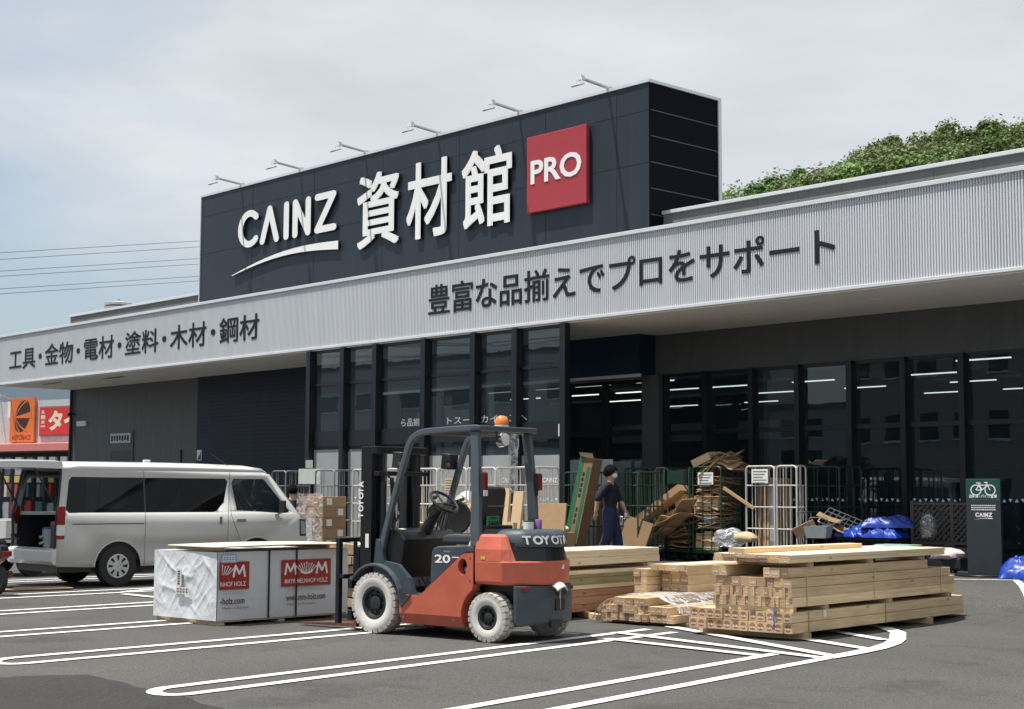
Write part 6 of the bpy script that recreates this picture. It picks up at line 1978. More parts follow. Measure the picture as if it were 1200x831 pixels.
# ------------------------------------------------------------------ things along the glass, right
e = empty('sign_pylon', (-12.30, 21.22, .28), R(18), 'dark pylon sign with green head, white bicycle symbol and round base plate', 'sign')
mb = MB(); mb.cyl((0, 0, 0), (0, 0, .03), .46, n=32); mb.build('base_plate', MT['black'], e, .005)
mb = MB(); mb.box(-.255, .255, -.055, .055, .03, 1.16); pb = mb.build('board', M_('pylon_grey', (.022, .029, .036), .45), e, .006)
mb = MB(); mb.box(-.256, .256, -.056, .056, 1.162, 1.47); ph = mb.build('green_head', M_('pylon_green', (.004, .060, .045), .42), e, .006)
mb = MB()
yy = -.0575
cz = 1.325
def ring2d(mb, cx, cz, r, w, y):
    n = 24
    vs = [(cx + (r + s * w) * math.cos(2 * math.pi * i / n), y, cz + (r + s * w) * math.sin(2 * math.pi * i / n)) for s in (.5, -.5) for i in range(n)]
    mb.add(vs, [(i, (i + 1) % n, n + (i + 1) % n, n + i) for i in range(n)])
def bar2d(mb, a, b, w, y):
    d = V((b[0] - a[0], 0, b[1] - a[1])).normalized(); nn = V((-d.z, 0, d.x)) * w / 2
    A, B = V((a[0], y, a[1])), V((b[0], y, b[1])); mb.add([A - nn, B - nn, B + nn, A + nn], [(0, 1, 2, 3)])
ring2d(mb, -.105, cz - .025, .075, .016, yy); ring2d(mb, .105, cz - .025, .075, .016, yy)
for k, (a, b) in enumerate((((-.105, cz - .025), (-.055, cz + .055)), ((-.055, cz + .05), (.06, cz + .05)), ((-.105, cz - .025), (-.01, cz - .025)), ((-.01, cz - .025), (.06, cz + .05)), ((-.01, cz - .025), (-.06, cz + .075)), ((.105, cz - .025), (.055, cz + .085)), ((-.10, cz + .082), (-.03, cz + .082)), ((.02, cz + .09), (.075, cz + .09)))):
    bar2d(mb, a, b, .014, yy - .0008 * (k + 1))
put_text(mb, '自転車・バイク置場', (-.205, yy, 1.18), EX, EZ, .41, .055, .02, 0, {'・': .6})
mb.build('bicycle_symbol', MT['white'], ph)
mb = MB()
for r_ in range(3):
    x = -.18
    while x < .17:
        w = random.uniform(.015, .03); mb.box(x, min(x + w, .18), -.0568, -.0555, 1.06 - r_ * .032, 1.074 - r_ * .032); x += w + .006
mb.build('fine_print', MT['white'], pb)
mb = MB(); logo(mb, (-.115, -.0558, .90), .245, .052, .0012, sw=.13)
mb.build('name_letters', MT['white'], pb)

# timber lattice fence with planter box
e = empty('lattice_fence', (-14.62, 22.9, .28), 0, 'dark brown two-panel lattice fence standing on a planter box', 'fence')
br = M_('brown_stain', (.085, .074, .066), .7, 0, .15, 10)
mb = MB(); mb.box(-.05, 1.55, -.2, .2, .04, .36); mb.build('planter', br, e, .01)
for k, x in enumerate((0, .76, 1.5)):
    mb = MB(); mb.box(x - .03, x + .03, -.03, .03, .36, 1.13); mb.build('post', br, e)
for x0 in (.03, .79):
    mb = MB(); L_, H0, H1 = .70, .44, 1.10
    mb.box(x0, x0 + L_, -.02, .02, H1 - .04, H1); mb.box(x0, x0 + L_, -.02, .02, H0 - .04, H0)
    H1 -= .04
    for s, y in ((1, -.008), (-1, .008)):
        for k in range(-9, 16):
            xa = k * .105
            # slat rising to the right (s=1) or to the left
            t0, t1 = 0.0, H1 - H0
            a = (xa, H0); b = (xa + (H1 - H0), H1)
            if s < 0: a, b = (L_ - xa, H0), (L_ - xa - (H1 - H0), H1)
            # clip to panel
            def clip(a, b):
                (ax, az), (bx, bz) = a, b
                pts_ = []
                for t in (0, 1): pass
                dx, dz = bx - ax, bz - az
                lo, hi = 0.0, 1.0
                if dx > 0: lo, hi = max(lo, (0 - ax) / dx), min(hi, (L_ - ax) / dx)
                else: lo, hi = max(lo, (L_ - ax) / dx), min(hi, (0 - ax) / dx)
                return None if hi - lo < .05 else ((ax + dx * lo, az + dz * lo), (ax + dx * hi, az + dz * hi))
            c = clip(a, b)
            if c: mb.cyl((x0 + c[0][0], y, c[0][1]), (x0 + c[1][0], y, c[1][1]), .019, n=4, smooth=False)
    mb.build('lattice_panel', br, e)
sack('crumpled clear bag of rubbish in front of the lattice fence', -14.05, 22.45, .98, .17, M_film('rubbish_bag', (.35, .36, .37), .5), 'bag', 'bag', (.9, .8, 1.4))

# platform trolleys with tarpaulins and scrap
def trolley(label, x, y, w, d, rz=0, handle=True, dh=.22):
    e = empty('platform_trolley', (x, y, .28), rz, label, 'trolley', 'trolleys along the glass')
    mb = MB(); mb.box(-w / 2, w / 2, -d / 2, d / 2, dh, dh + .05); mb.build('deck', MT['blackplastic'], e, .012)
    if handle:
        mb = MB(); mb.tube([(-w / 2 + .03, -d / 2 + .05, dh + .03), (-w / 2 - .02, -d / 2 + .05, .92), (-w / 2 - .02, d / 2 - .05, .92), (-w / 2 + .03, d / 2 - .05, dh + .03)], .016, 8); mb.tube([(-w / 2 - .0, -d / 2 + .05, .6), (-w / 2 - .0, d / 2 - .05, .6)], .012, 6); mb.build('handle', MT['greymetal'], e)
    for sx in (-1, 1):
        for sy in (-1, 1):
            mb = MB(); c = V((sx * (w / 2 - .1), sy * (d / 2 - .08), .07)); mb.cyl(c + V((0, -.018, 0)), c + V((0, .018, 0)), .07, n=14); mb.box(c.x - .03, c.x + .03, c.y - .03, c.y + .03, .14, dh); mb.build('caster', MT['rubber'], e)
    return e


trolley('black platform trolley under the folded blue tarpaulins', -14.95, 22.2, 1.05, .62, 0, False, .46)
trolley('grey handled trolley loaded with scrap beside the white cage', -15.65, 21.9, .85, .6, R(10), True, .30)
trolley('black trolley pushed against the glass behind the scrap', -16.15, 22.5, .8, .55, R(-12), True, .5)
def tarp_fold(label, x, y, z, w, d, h, seed, rz, group='blue tarpaulins'):
    mb = MB()
    NX, NY = 60, 40
    vs = []
    for j in range(NY + 1):
        for i in range(NX + 1):
            u, q = i / NX * 2 - 1, j / NY * 2 - 1
            e_ = max(0, 1 - abs(u) ** 4) ** .5 * max(0, 1 - abs(q) ** 4) ** .5
            n1_ = noise.noise(V((u * .9 + seed, q * 2.2 + u * .8, seed)))
            rd1 = 1 - abs(noise.noise(V((u * 1.1 + seed, q * 4.2 + u * 1.6, seed + 5)))) * 2.2
            rd2 = 1 - abs(noise.noise(V((u * 3.0 + seed, q * 8.5 - u * 2.4, seed + 9)))) * 2.2
            zz = h * e_ * (.62 + .35 * n1_ + .30 * max(rd1, 0) ** 2 + .10 * max(rd2, 0) ** 2)
            vs.append((u * w / 2 * (1 + .08 * n1_), q * d / 2 * (1 + .10 * rd1 * .3), max(zz, -.02)))
    mb.add(vs, [(j * (NX + 1) + i, j * (NX + 1) + i + 1, (j + 1) * (NX + 1) + i + 1, (j + 1) * (NX + 1) + i) for j in range(NY) for i in range(NX)], True)
    o = mb.build('tarpaulin', MT['tarp'], angle=60); o.location = (x, y, z); o.rotation_euler = (0, 0, rz)
    return tag(o, label, 'tarpaulin', group)
tarp_fold('bright blue tarpaulin at the bottom of the heap on the black trolley', -14.82, 22.1, .795, 1.02, .60, .21, 1.3, .1)
tarp_fold('bright blue tarpaulin folded on top of the heap on the black trolley', -14.66, 22.2, .96, .86, .52, .19, 4.1, .5)
tarp_fold('bright blue tarpaulin sliding off the left front of the trolley heap', -15.15, 21.92, .80, .55, .42, .15, 7.7, -.3)
tarp_fold('large blue tarpaulin heap on the ground right of the pylon sign', -11.38, 21.45, .29, 1.35, 1.0, .30, 9.2, .4)
tarp_fold('small fold of blue tarpaulin spilling at the front of the ground heap', -11.15, 20.85, .29, .7, .5, .18, 12.4, -.2)
# scrap on the trolley
def frame_wire(label, name, cat, pts_, r, mat, loc, rot):
    mb = MB()
    for p in pts_: mb.tube(p, r, 6)
    o = mb.build(name, mat); o.location = loc; o.rotation_euler = rot; return tag(o, label, cat)
grid = [[(x * .1, 0, 0), (x * .1, .5, 0)] for x in range(7)] + [[(0, y * .125, 0), (.6, y * .125, 0)] for y in range(5)]
frame_wire('bent pale wire rack on the scrap trolley, tilted to the right', 'wire_rack', 'rack', grid, .008, MT['whitemetal'], (-15.75, 21.75, 1.05), (R(30), R(22), R(20)))
frame_wire('grey wire rack under the pale one on the scrap trolley', 'wire_rack', 'rack', grid, .008, MT['greymetal'], (-15.95, 21.75, .88), (R(15), R(-12), R(-10)))
carton('carton', 'torn brown carton flap on the scrap trolley', -16.1, -15.75, 21.6, 21.8, .82, 1.02, R(15), MT['card'], None, (R(10), R(-24)), False)
sheet_at(1, (-15.55, 21.8, 1.10), (R(12), R(20), R(30)), (.7, .5, 1), 'tan scrap of card on top of the wire rack', None)
sheet_at(3, (-15.35, 21.85, .92), (R(-8), R(28), R(-20)), (.6, .5, 1), 'tan scrap of card at the right edge of the scrap trolley', None)
e = empty('wire_basket', (-15.45, 21.35, .78), R(12), 'small pale plastic basket hanging at the front of the scrap trolley', 'basket')
mb = MB(); mb.loft([[(-.17, -.11, 0), (.17, -.11, 0), (.17, .11, 0), (-.17, .11, 0)], [(-.21, -.14, .2), (.21, -.14, .2), (.21, .14, .2), (-.21, .14, .2)]], True, False); mb.build('basket', M_('grey_basket', (.34, .36, .37), .5), e)
mb = MB(); mb.tube([(-.21, 0, .2), (-.15, 0, .34), (.15, 0, .34), (.21, 0, .2)], .008, 6); mb.build('handle', MT['greymetal'], e)
e = empty('crate', (-13.25, 21.75, .28), R(8), 'low black plastic crate holding white and pink papers by the pylon', 'crate')
mb = MB(); mb.box(-.27, .27, -.18, .18, .06, .24); mb.build('tub', MT['blackplastic'], e, .02)
for k in range(4):
    mb = MB(); mb.box(-.25 + .3 * (k % 2), -.20 + .3 * (k % 2), -.15 + .2 * (k // 2), -.10 + .2 * (k // 2), 0, .06); mb.build('foot', MT['blackplastic'], e)
sack('pinkish white crumpled paper lying in the black crate', -13.25, 21.72, .56, .27, M_('pinkish_paper', (.60, .50, .50), .8, 0, .1, 9, .4), 'paper', 'paper', (1.05, .7, .4))
e = empty('crate', (-13.62, 20.9, .28), R(5), 'grey-green box with a mint lid behind the far end of the right lumber pile', 'crate')
mb = MB(); mb.box(-.3, .3, -.2, .2, 0, .40); mb.build('box', M_('grey_green', (.07, .10, .09), .6), e, .02)
mb = MB(); mb.box(-.31, .31, -.21, .21, .402, .45); mb.build('lid', M_('mint_lid', (.20, .38, .28), .55), e, .015)

# blank sign board on a stand by the dark pillar
e = empty('board_stand', (-28.62, 20.35, .28), R(25), 'blank pale green board on a thin stand with a small card above it', 'sign board')
mb = MB(); mb.tube([(0, 0, .03), (0, 0, 1.95)], .018, 8); mb.cyl((0, 0, 0), (0, 0, .03), .2, n=20); mb.build('stand', MT['greymetal'], e)
mb = MB(); mb.box(-.28, .28, -.035, -.02, 1.42, 1.76); mb.build('board', M_('pale_board', (.55, .62, .58), .5), e, .004)
mb = MB(); mb.box(-.10, .08, -.035, -.022, 1.78, 1.96); mb.build('card', M_('pale_card', (.42, .46, .40), .5), e)

# ------------------------------------------------------------------ people
def skin_part(name, joints, bones, mat, parent=None, sub=2):
    """joints: name -> (pos, radius or (rx, ry)); one continuous skinned surface"""
    keys = list(joints)
    me = bpy.data.meshes.new(name)
    me.from_pydata([joints[k][0] for k in keys], [(keys.index(a), keys.index(b)) for a, b in bones], [])
    o = bpy.data.objects.new(name, me); col.objects.link(o)
    sk = o.modifiers.new('skin', 'SKIN'); sk.use_smooth_shade = True; sk.branch_smoothing = .4
    for i, k in enumerate(keys):
        r_ = joints[k][1]
        me.skin_vertices[0].data[i].radius = r_ if isinstance(r_, tuple) else (r_, r_)
        me.skin_vertices[0].data[i].use_root = (i == 0)
    ss = o.modifiers.new('sub', 'SUBSURF'); ss.levels = sub; ss.render_levels = sub
    dg = bpy.context.evaluated_depsgraph_get()
    nm = bpy.data.meshes.new_from_object(o.evaluated_get(dg))
    nm.materials.clear(); nm.materials.append(mat)
    for p in nm.polygons: p.use_smooth = True
    o.modifiers.clear(); old = o.data; o.data = nm; bpy.data.meshes.remove(old)
    nm.name = name
    if parent: o.parent = parent
    return o


MT['skin'] = M_('skin', (.42, .24, .16), .5, 0, .06, 14)
MT['hair'] = M_('black_hair', (.006, .0055, .005), .85, 0, .2, 40, .6, spec=.1)
MT['navycloth'] = M_('navy_shirt', (.008, .010, .022), .85, 0, .2, 9, .3)
MT['navytrouser'] = M_('navy_trousers', (.012, .020, .062), .85, 0, .2, 7, .35)
MT['mask'] = M_('white_mask', (.75, .76, .78), .8, 0, .04, 8)


def make_person(loc, rz, label, arms):
    J = {}
    J['pel'] = ((0, 0, .95), (.075, .10)); J['sp'] = ((.0, 0, 1.12), (.075, .105)); J['ch'] = ((.01, 0, 1.32), (.085, .13)); J['nb'] = ((.0, 0, 1.44), .065)
    J['nk'] = ((.010, 0, 1.485), .080); J['jaw'] = ((.030, 0, 1.545), (.078, .062)); J['hd'] = ((.02, 0, 1.61), (.093, .074)); J['tp'] = ((.01, 0, 1.66), (.07, .058))
    B = [('pel', 'sp'), ('sp', 'ch'), ('ch', 'nb'), ('nb', 'nk'), ('nk', 'jaw'), ('jaw', 'hd'), ('hd', 'tp')]
    legs = {'l': [(.0, .09, .90), (.10, .095, .50), (.16, .10, .085), (.30, .105, .045)], 'r': [(0, -.09, .90), (.0, -.095, .50), (-.20, -.10, .13), (-.08, -.105, .045)]}
    for s in 'lr':
        for i, (p, r_) in enumerate(zip(legs[s], (.070, .056, .048, .042))):
            J[f'{s}g{i}'] = (p, r_)
        B += [('pel', f'{s}g0')] + [(f'{s}g{i}', f'{s}g{i+1}') for i in range(3)]
        a = arms[s]
        sgn = 1 if s == 'l' else -1
        J[f'{s}s'] = ((0, sgn * .165, 1.40), .056)
        J[f'{s}e'] = (a[0], .048); J[f'{s}w'] = (a[1], .034)
        d = (V(a[1]) - V(a[0])).normalized()
        palm = V(a[1]) + d * .07
        J[f'{s}p'] = (tuple(palm), (.022, .034))
        J[f'{s}c'] = ((0, sgn * .085, 1.385), .066)
        B += [('ch', f'{s}c'), (f'{s}c', f'{s}s'), (f'{s}s', f'{s}e'), (f'{s}e', f'{s}w'), (f'{s}w', f'{s}p')]
        side = V((1, 0, 0)) - d * d.x; side.normalize()
        inn = d.cross(side) * (1 if s == 'l' else -1)
        for k, (off, ln) in enumerate(((.026, .068), (.009, .078), (-.009, .072), (-.026, .056))):
            b0 = palm + side * off + d * .02; b1 = b0 + d * ln * .55 + inn * .006; b2 = b1 + d * ln * .4 + inn * .022
            J[f'{s}f{k}a'] = (tuple(b0), .0095); J[f'{s}f{k}b'] = (tuple(b1), .0088); J[f'{s}f{k}c'] = (tuple(b2), .0075)
            B += [(f'{s}p', f'{s}f{k}a'), (f'{s}f{k}a', f'{s}f{k}b'), (f'{s}f{k}b', f'{s}f{k}c')]
        t0 = V(a[1]) + d * .035 + side * .026; t1 = t0 + d * .03 + side * .026 + inn * .01
        J[f'{s}t0'] = (tuple(t0), .011); J[f'{s}t1'] = (tuple(t1), .009)
        B += [(f'{s}p', f'{s}t0'), (f'{s}t0', f'{s}t1')]
    body = skin_part('person', J, B, MT['skin'])
    # face and ears as part of the same body mesh
    bm = bmesh.new(); bm.from_mesh(body.data)
    def lump(c, r_, sx=1, sy=1, sz=1):
        g_ = bmesh.ops.create_uvsphere(bm, u_segments=10, v_segments=8, radius=r_, matrix=Matrix.Translation(V(c)) @ Matrix.Diagonal((sx, sy, sz, 1)))
        for v in g_['verts']:
            for f in v.link_faces: f.smooth = True
    lump((.022, 0, 1.600), .1, 1.0, .80, 1.20)
    lump((.122, 0, 1.590), .016, 1.1, .8, 1.3)
    for s in (1, -1): lump((.015, s * .078, 1.590), .024, .6, .35, 1.1)
    lump((.095, 0, 1.530), .03, .9, 1.0, .6)
    bm.to_mesh(body.data); bm.free()
    for s in (1, -1):
        m_ = MB(); m_.ball((.108, s * .030, 1.615), (.008, .013, .007), 8, 6); m_.build('eye', MT['hair'], body)
    body.location = loc; body.rotation_euler = (0, 0, rz)
    tag(body, label, 'person')
    g = lambda k, f=1.0, add=0.0: (J[k][0], tuple(x * f + add for x in (J[k][1] if isinstance(J[k][1], tuple) else (J[k][1],) * 2)))
    S = {'sp': ((0, 0, 1.12), (.135, .175)), 'ch': ((.005, 0, 1.31), (.145, .195)), 'pel': ((0, 0, .86), (.165, .205)), 'nb': ((0, 0, 1.47), .115)}
    SB_ = [('sp', 'pel'), ('sp', 'ch'), ('ch', 'nb')]
    S = {'sp': S['sp'], 'pel': S['pel'], 'ch': S['ch'], 'nb': S['nb']}
    for s in 'lr':
        S[f'{s}s'] = g(f'{s}s', 1, .030); S[f'{s}e'] = g(f'{s}e', 1, .026)
        p = V(J[f'{s}e'][0]).lerp(V(J[f'{s}w'][0]), .32); S[f'{s}c'] = (tuple(p), .062)
        S[f'{s}k'] = (J[f'{s}c'][0], .105); SB_ += [('ch', f'{s}k'), (f'{s}k', f'{s}s'), (f'{s}s', f'{s}e'), (f'{s}e', f'{s}c')]
    skin_part('shirt', S, SB_, MT['navycloth'], body)
    Tt = {'pel': ((0, 0, 1.07), (.135, .175)), 'lo': ((0, 0, .86), (.15, .185))}
    TB = [('pel', 'lo')]
    for s in 'lr':
        for i in range(3):
            p = V(J[f'{s}g{i}'][0]); r_ = (.125, .102, .078)[i]
            if i == 2: p = p + V((0, 0, -.02))
            if i == 0: p = p + V((0, 0, -.06))
            Tt[f'{s}{i}'] = (tuple(p), r_)
        TB += [('lo', f'{s}0'), (f'{s}0', f'{s}1'), (f'{s}1', f'{s}2')]
    skin_part('trousers', Tt, TB, MT['navytrouser'], body)
    # hair: a cap of locks over the skull
    m_ = MB()
    NX, NY = 28, 14
    vs = []
    for j in range(NY + 1):
        ph = math.pi * j / NY * .74
        for i in range(NX):
            t = 2 * math.pi * i / NX
            front = max(0, math.cos(t))
            ph2 = ph * (1 - .50 * front ** 1.5)
            r_ = 1.02 + .16 * noise.noise(V((math.cos(t) * 6, math.sin(t) * 6, ph * 5)))
            vs.append((.012 + .122 * r_ * math.sin(ph2) * math.cos(t), .100 * r_ * math.sin(ph2) * math.sin(t), 1.615 + .122 * r_ * math.cos(ph2)))
    m_.add(vs, [(j * NX + i, (j + 1) * NX + i, (j + 1) * NX + (i + 1) % NX, j * NX + (i + 1) % NX) for j in range(NY) for i in range(NX)], True)
    h_ = m_.build('hair', MT['hair'], body, angle=80); s_ = h_.modifiers.new('solid', 'SOLIDIFY'); s_.thickness = .012
    m_ = MB(); m_.ball((.080, 0, 1.550), (.058, .070, .052), 14, 10); m_.build('face_mask', MT['mask'], body)
    for s in 'lr':
        m_ = MB(); a, t_ = V(J[f'{s}g2'][0]), V(J[f'{s}g3'][0])
        m_.tube([a + V((-.05, 0, -.045)), a + V((.02, 0, -.04)), t_ + V((0, 0, -.0)), t_ + V((.05, 0, -.008))], [.045, .05, .043, .03], 10); m_.build('shoe', MT['blackplastic'], body)
    return body


pr = make_person((-18.70, 19.72, .275), R(27), 'man in navy with a white face mask walking past the green cages',
                 {'l': [(.10, .235, 1.15), (.22, .20, .93)], 'r': [(-.14, -.26, 1.16), (-.18, -.26, .92)]})
mb = MB(); mb.ball((.235, .195, .86), (.03, .045, .055), 10, 8); mb.build('glove', MT['mask'], pr)
pr2 = make_person((-25.25, 17.55, .05), R(150), 'dark-haired person in black half hidden between the van and the wrapped cartons',
                  {'l': [(.06, .24, 1.15), (.12, .22, .92)], 'r': [(.02, -.24, 1.15), (.06, -.22, .92)]})
pr2.scale = (.94, .94, .935)

# ------------------------------------------------------------------ far left: neighbouring shop, small van, scooter
NB = empty('neighbouring_shop', (-62.6, 30, 0), R(12.3), 'pale neighbouring shop with orange emblem panel, red sign and pink canopy', 'shop')
pw = M_('pale_shop_wall', (.46, .47, .48), .7)
mb = MB(); mb.box(-22, 30, .05, .4, 0, 5.45); mb.build('wall', pw, NB)
mb = MB(); mb.box(-30, 30, 6, 6.3, 0, 7.2); mb.build('back_hall', M_('blue_grey_hall', (.20, .26, .31), .7, 0, .1, .4), NB)
mb = MB(); mb.box(-1.58, .06, -.08, .045, 3.65, 5.58); op = mb.build('orange_panel', M_('orange_sign', (.62, .16, .035), .5), NB)
mb = MB(); mb.box(-1.80, -1.585, -.05, .045, 4.75, 5.45); mb.build('panel_end', MT['whitetrim'], NB)
# striped leaf emblem
mb = MB()
mb.add([(-.74 + .50 * math.cos(t) + .16 * math.sin(t), -.083, 4.78 + .70 * math.sin(t)) for t in [2 * math.pi * i / 36 for i in range(36)]], [tuple(range(36))])
mb.cur = 1
for k, (ang, w, bendk) in enumerate(((80, .030, .10), (62, .034, .10), (45, .036, .08), (5, .115, .0), (-38, .040, -.08), (-57, .036, -.10), (-76, .032, -.10))):
    a_ = R(ang); n_ = 10; up_, dn_ = [], []
    for i in range(n_ + 1):
        t = i / n_; r_ = .03 + t * 1.15
        ww = w * (.25 + .95 * t)
        cx, cz = -1.22 + r_ * math.cos(a_) * .92, 4.74 + r_ * math.sin(a_) * .86
        off_ = bendk * math.sin(t * math.pi) * 1.2
        nx_, nz2 = -math.sin(a_), math.cos(a_)
        u_ = lambda q: (cx + nx_ * q, cz + nz2 * q)
        # stay inside the panel
        A_, B_ = u_(off_ + ww), u_(off_ - ww)
        cl = lambda p: (min(max(p[0], -1.5), .03), min(max(p[1], 3.98), 5.52))
        A_, B_ = cl(A_), cl(B_)
        up_.append((A_[0], -.0845 - .0008 * k, A_[1])); dn_.append((B_[0], -.0845 - .0008 * k, B_[1]))
    P = dn_ + up_[::-1]; mb.add(P, [tuple(range(len(P)))])
mb.cur = 0
put_text(mb, 'AUTOBACS', (-1.42, -.083, 3.76), EX, EZ, 1.28, .20, .006)
mb.build('emblem', [M_('emblem_dark', (.035, .016, .012), .5), bpy.data.materials['orange_sign']], op)
mb = MB(); mb.box(.38, 5.0, -.06, .045, 3.95, 5.12); rs = mb.build('red_sign', M_('red_sign', (.50, .03, .035), .45), NB, .01)
mb = MB(); mb.box(.34, 5.04, -.03, .04, 3.90, 3.945); mb.box(.34, 5.04, -.03, .04, 5.125, 5.17); mb.build('sign_edge', MT['greymetal'], rs)
mb = MB(); put_text(mb, 'タイヤ', (.98, -.064, 4.12), EX, EZ, 3.0, .86, .05); mb.build('sign_text', M_('cream_text', (.72, .62, .48), .5), rs)
mb = MB()
for a, b, c, d in ((.50, .72, 4.86, 4.93), (.54, .68, 4.93, 5.0), (.48, .78, 4.62, 4.8), (.52, .74, 4.42, 4.56), (.48, .78, 4.28, 4.36)): mb.box(a, b, -.064, -.0605, c, d)
mb.build('small_marks', M_('cream_marks', (.62, .45, .30), .5), rs)
pk = M_('pink_canopy', (.58, .20, .18), .5)
mb = MB(); mb.prism([(-.9, 3.24), (.045, 3.24), (.045, 3.62), (-.9, 3.54)], 'x', -16, 20); cn = mb.build('canopy', pk, NB)
mb = MB(); mb.box(-5.0, -1.30, -.93, -.903, 3.30, 3.50); bs_ = mb.build('canopy_board', MT['black'], cn)
mb = MB(); put_text(mb, '042-677-0088', (-2.62, -.9335, 3.35), EX, EZ, 1.24, .10, .02); mb.build('phone_digits', MT['white'], bs_)
mb = MB(); mb.box(-16, 20, .02, .046, .2, 3.2); mb.build('shop_front', MT['innerdark'], NB)
colz = [(.42, .05, .05), (.50, .36, .10), (.06, .09, .14), (.30, .30, .30), (.35, .05, .05), (.55, .50, .42), (.30, .20, .17), (.08, .13, .18)]
cm = [M_(f'stall_{["red","yellow","blue","grey","crimson","cream","scarlet","steel"][i]}', c, .6) for i, c in enumerate(colz)]
for k in range(16):
    x = -3.1 + k * .48
    e = empty('display_stand', NB.matrix_basis @ V((0, 0, 0)) if False else (Matrix.Translation(V((-62.6, 30, 0))) @ Matrix.Rotation(R(12.3), 4, 'Z')) @ V((x, -1.6 + .2 * (k % 3), 0)), R(12.3),
              'crowded sales stand with coloured cards in front of the neighbouring shop', 'display stand', 'sales stands at the neighbouring shop')
    rr = random.Random(k)
    mb = MB(); mb.box(-.2, .2, -.15, .15, 0, 1.0 + .25 * rr.random()); mb.build('stand', cm[rr.choice([2, 3, 7, 0])], e)
    mb = MB(); mb.box(-.17, .17, -.16, -.1, 1.9, 2.18); mb.build('price_card', cm[1] if k % 2 else cm[5], e)
    mb = MB(); mb.box(-.19, .19, -.12, .0, 2.22, 2.95); pn_ = mb.build('poster', cm[rr.choice([0, 3, 6, 2, 5])] if k % 3 else cm[3], e)
    mb = MB(); mb.box(-.1, .08, -.127, -.121, 2.4 + .2 * rr.random(), 2.75); mb.build('poster_patch', cm[rr.choice([1, 5, 3])], pn_)
    mb = MB(); mb.box(-.16, .02, -.14, .1, 1.3, 1.85); mb.build('goods', cm[rr.choice([2, 3, 3, 7, 5, 4])], e)
    mb = MB(); mb.tube([(0, .1, 1), (0, .1, 2.95)], .03, 6); mb.build('post', MT['greymetal'], e)
for k, x in enumerate((-2.42, -1.55)):
    p = (Matrix.Translation(V((-62.6, 30, 0))) @ Matrix.Rotation(R(12.3), 4, 'Z')) @ V((x, -.4, 5.5))
    e = empty('floodlight', p, R(12.3), ['small white floodlight above the wall at the left frame edge, left one', 'small white floodlight on the wall just left of the orange panel'][k], 'floodlight', 'floodlights of the neighbouring shop')
    mb = MB(); mb.tube([(0, .5, -.05), (0, .1, .10), (0, -.3, .22)], .03, 6); mb.build('arm', MT['galv'], e)
    mb = MB(); mb.lathe([(.06, .14), (.19, -.10), (.19, -.13), (0, -.13)], (0, -.45, .25), 'z', 14); mb.build('shade', MT['white'], e)

# small white lorry beyond the van
e = empty('small_lorry', (-26.6, 13.2, 0), R(92), 'small white lorry parked beyond the van, seen under the raised tail gate', 'lorry')
mb = MB(); mb.prism([(1.0, .42), (1.95, .42), (1.98, .8), (1.75, 1.1), (1.45, 1.78), (1.0, 1.8)], 'y', -.68, .68); cb = mb.build('cab', MT['vanwhite'], e, .03)
mb = MB(); mb.prism([(1.12, 1.05), (1.66, 1.05), (1.42, 1.62), (1.12, 1.62)], 'y', -.684, .684); mb.build('side_window', MT['privacy'], cb)
mb = MB(); mb.box(-1.3, .95, -.70, .70, .60, .66); mb.box(-1.3, .95, -.70, -.67, .66, 1.0); mb.box(-1.3, .95, .67, .70, .66, 1.0); mb.box(-1.3, -1.27, -.67, .67, .66, 1.0); mb.build('load_bed', MT['vanwhite'], e, .01)
mb = MB(); mb.box(-1.2, 1.7, -.35, .35, .34, .58); mb.build('chassis', MT['black'], e)
for x in (-.75, 1.35):
    for s in (1, -1):
        mb = MB(); mb.cyl((x, s * .55, .27), (x, s * .67, .27), .27, n=22); mb.build('wheel', MT['rubber'], e)
for s in (1, -1):
    mb = MB(); mb.box(-1.33, -1.301, s * .5 - .1, s * .5 + .1, .5, .62); mb.build('tail_light', MT['redlens'], e)
mb = MB(); mb.box(-1.325, -1.301, -.17, .17, .42, .56); npl = mb.build('number_plate', MT['paper'], e)

# scooter at the left edge of the frame
e = empty('motor_scooter', (-22.05, 9.55, 0), R(-160), 'dark blue-black motor scooter with carrier at the left edge, only its end in the frame', 'scooter')
dk = M_('scooter_blue', (.018, .035, .055), .25, coat=.4)
for x in (-.62, .62):
    mb = MB(); mb.lathe([(.12, -.04), (.20, -.05), (.23, -.02), (.23, .02), (.20, .05), (.12, .04)], (x, 0, .23), 'y', 24); wo = mb.build('wheel', MT['rubber'], e)
    mb = MB(); mb.lathe([(0, -.045), (.125, -.04), (.125, .04), (0, .045)], (x, 0, .23), 'y', 18); mb.build('rim', MT['steel'], wo)
mb = MB(); mb.loft([[(-.80, -.10, .55), (-.80, .10, .55), (-.78, .08, .72), (-.78, -.08, .72)], [(-.45, -.17, .38), (-.45, .17, .38), (-.45, .15, .74), (-.45, -.15, .74)], [(.05, -.16, .30), (.05, .16, .30), (.02, .13, .66), (.02, -.13, .66)], [(.2, -.14, .22), (.2, .14, .22), (.2, .14, .32), (.2, -.14, .32)]], smooth=True); mb.build('rear_body', dk, e, .02, angle=50)
mb = MB(); mb.loft([[(.2, -.16, .2), (.2, .16, .2), (.2, .16, .28), (.2, -.16, .28)], [(.40, -.2, .25), (.40, .2, .25), (.38, .2, .35), (.38, -.2, .35)], [(.56, -.2, .7), (.56, .2, .7), (.48, .16, .75), (.48, -.16, .75)], [(.48, -.12, 1.0), (.48, .12, 1.0), (.42, .1, 1.0), (.42, -.1, 1.0)]], smooth=True); mb.build('leg_shield', dk, e, .015, angle=50)
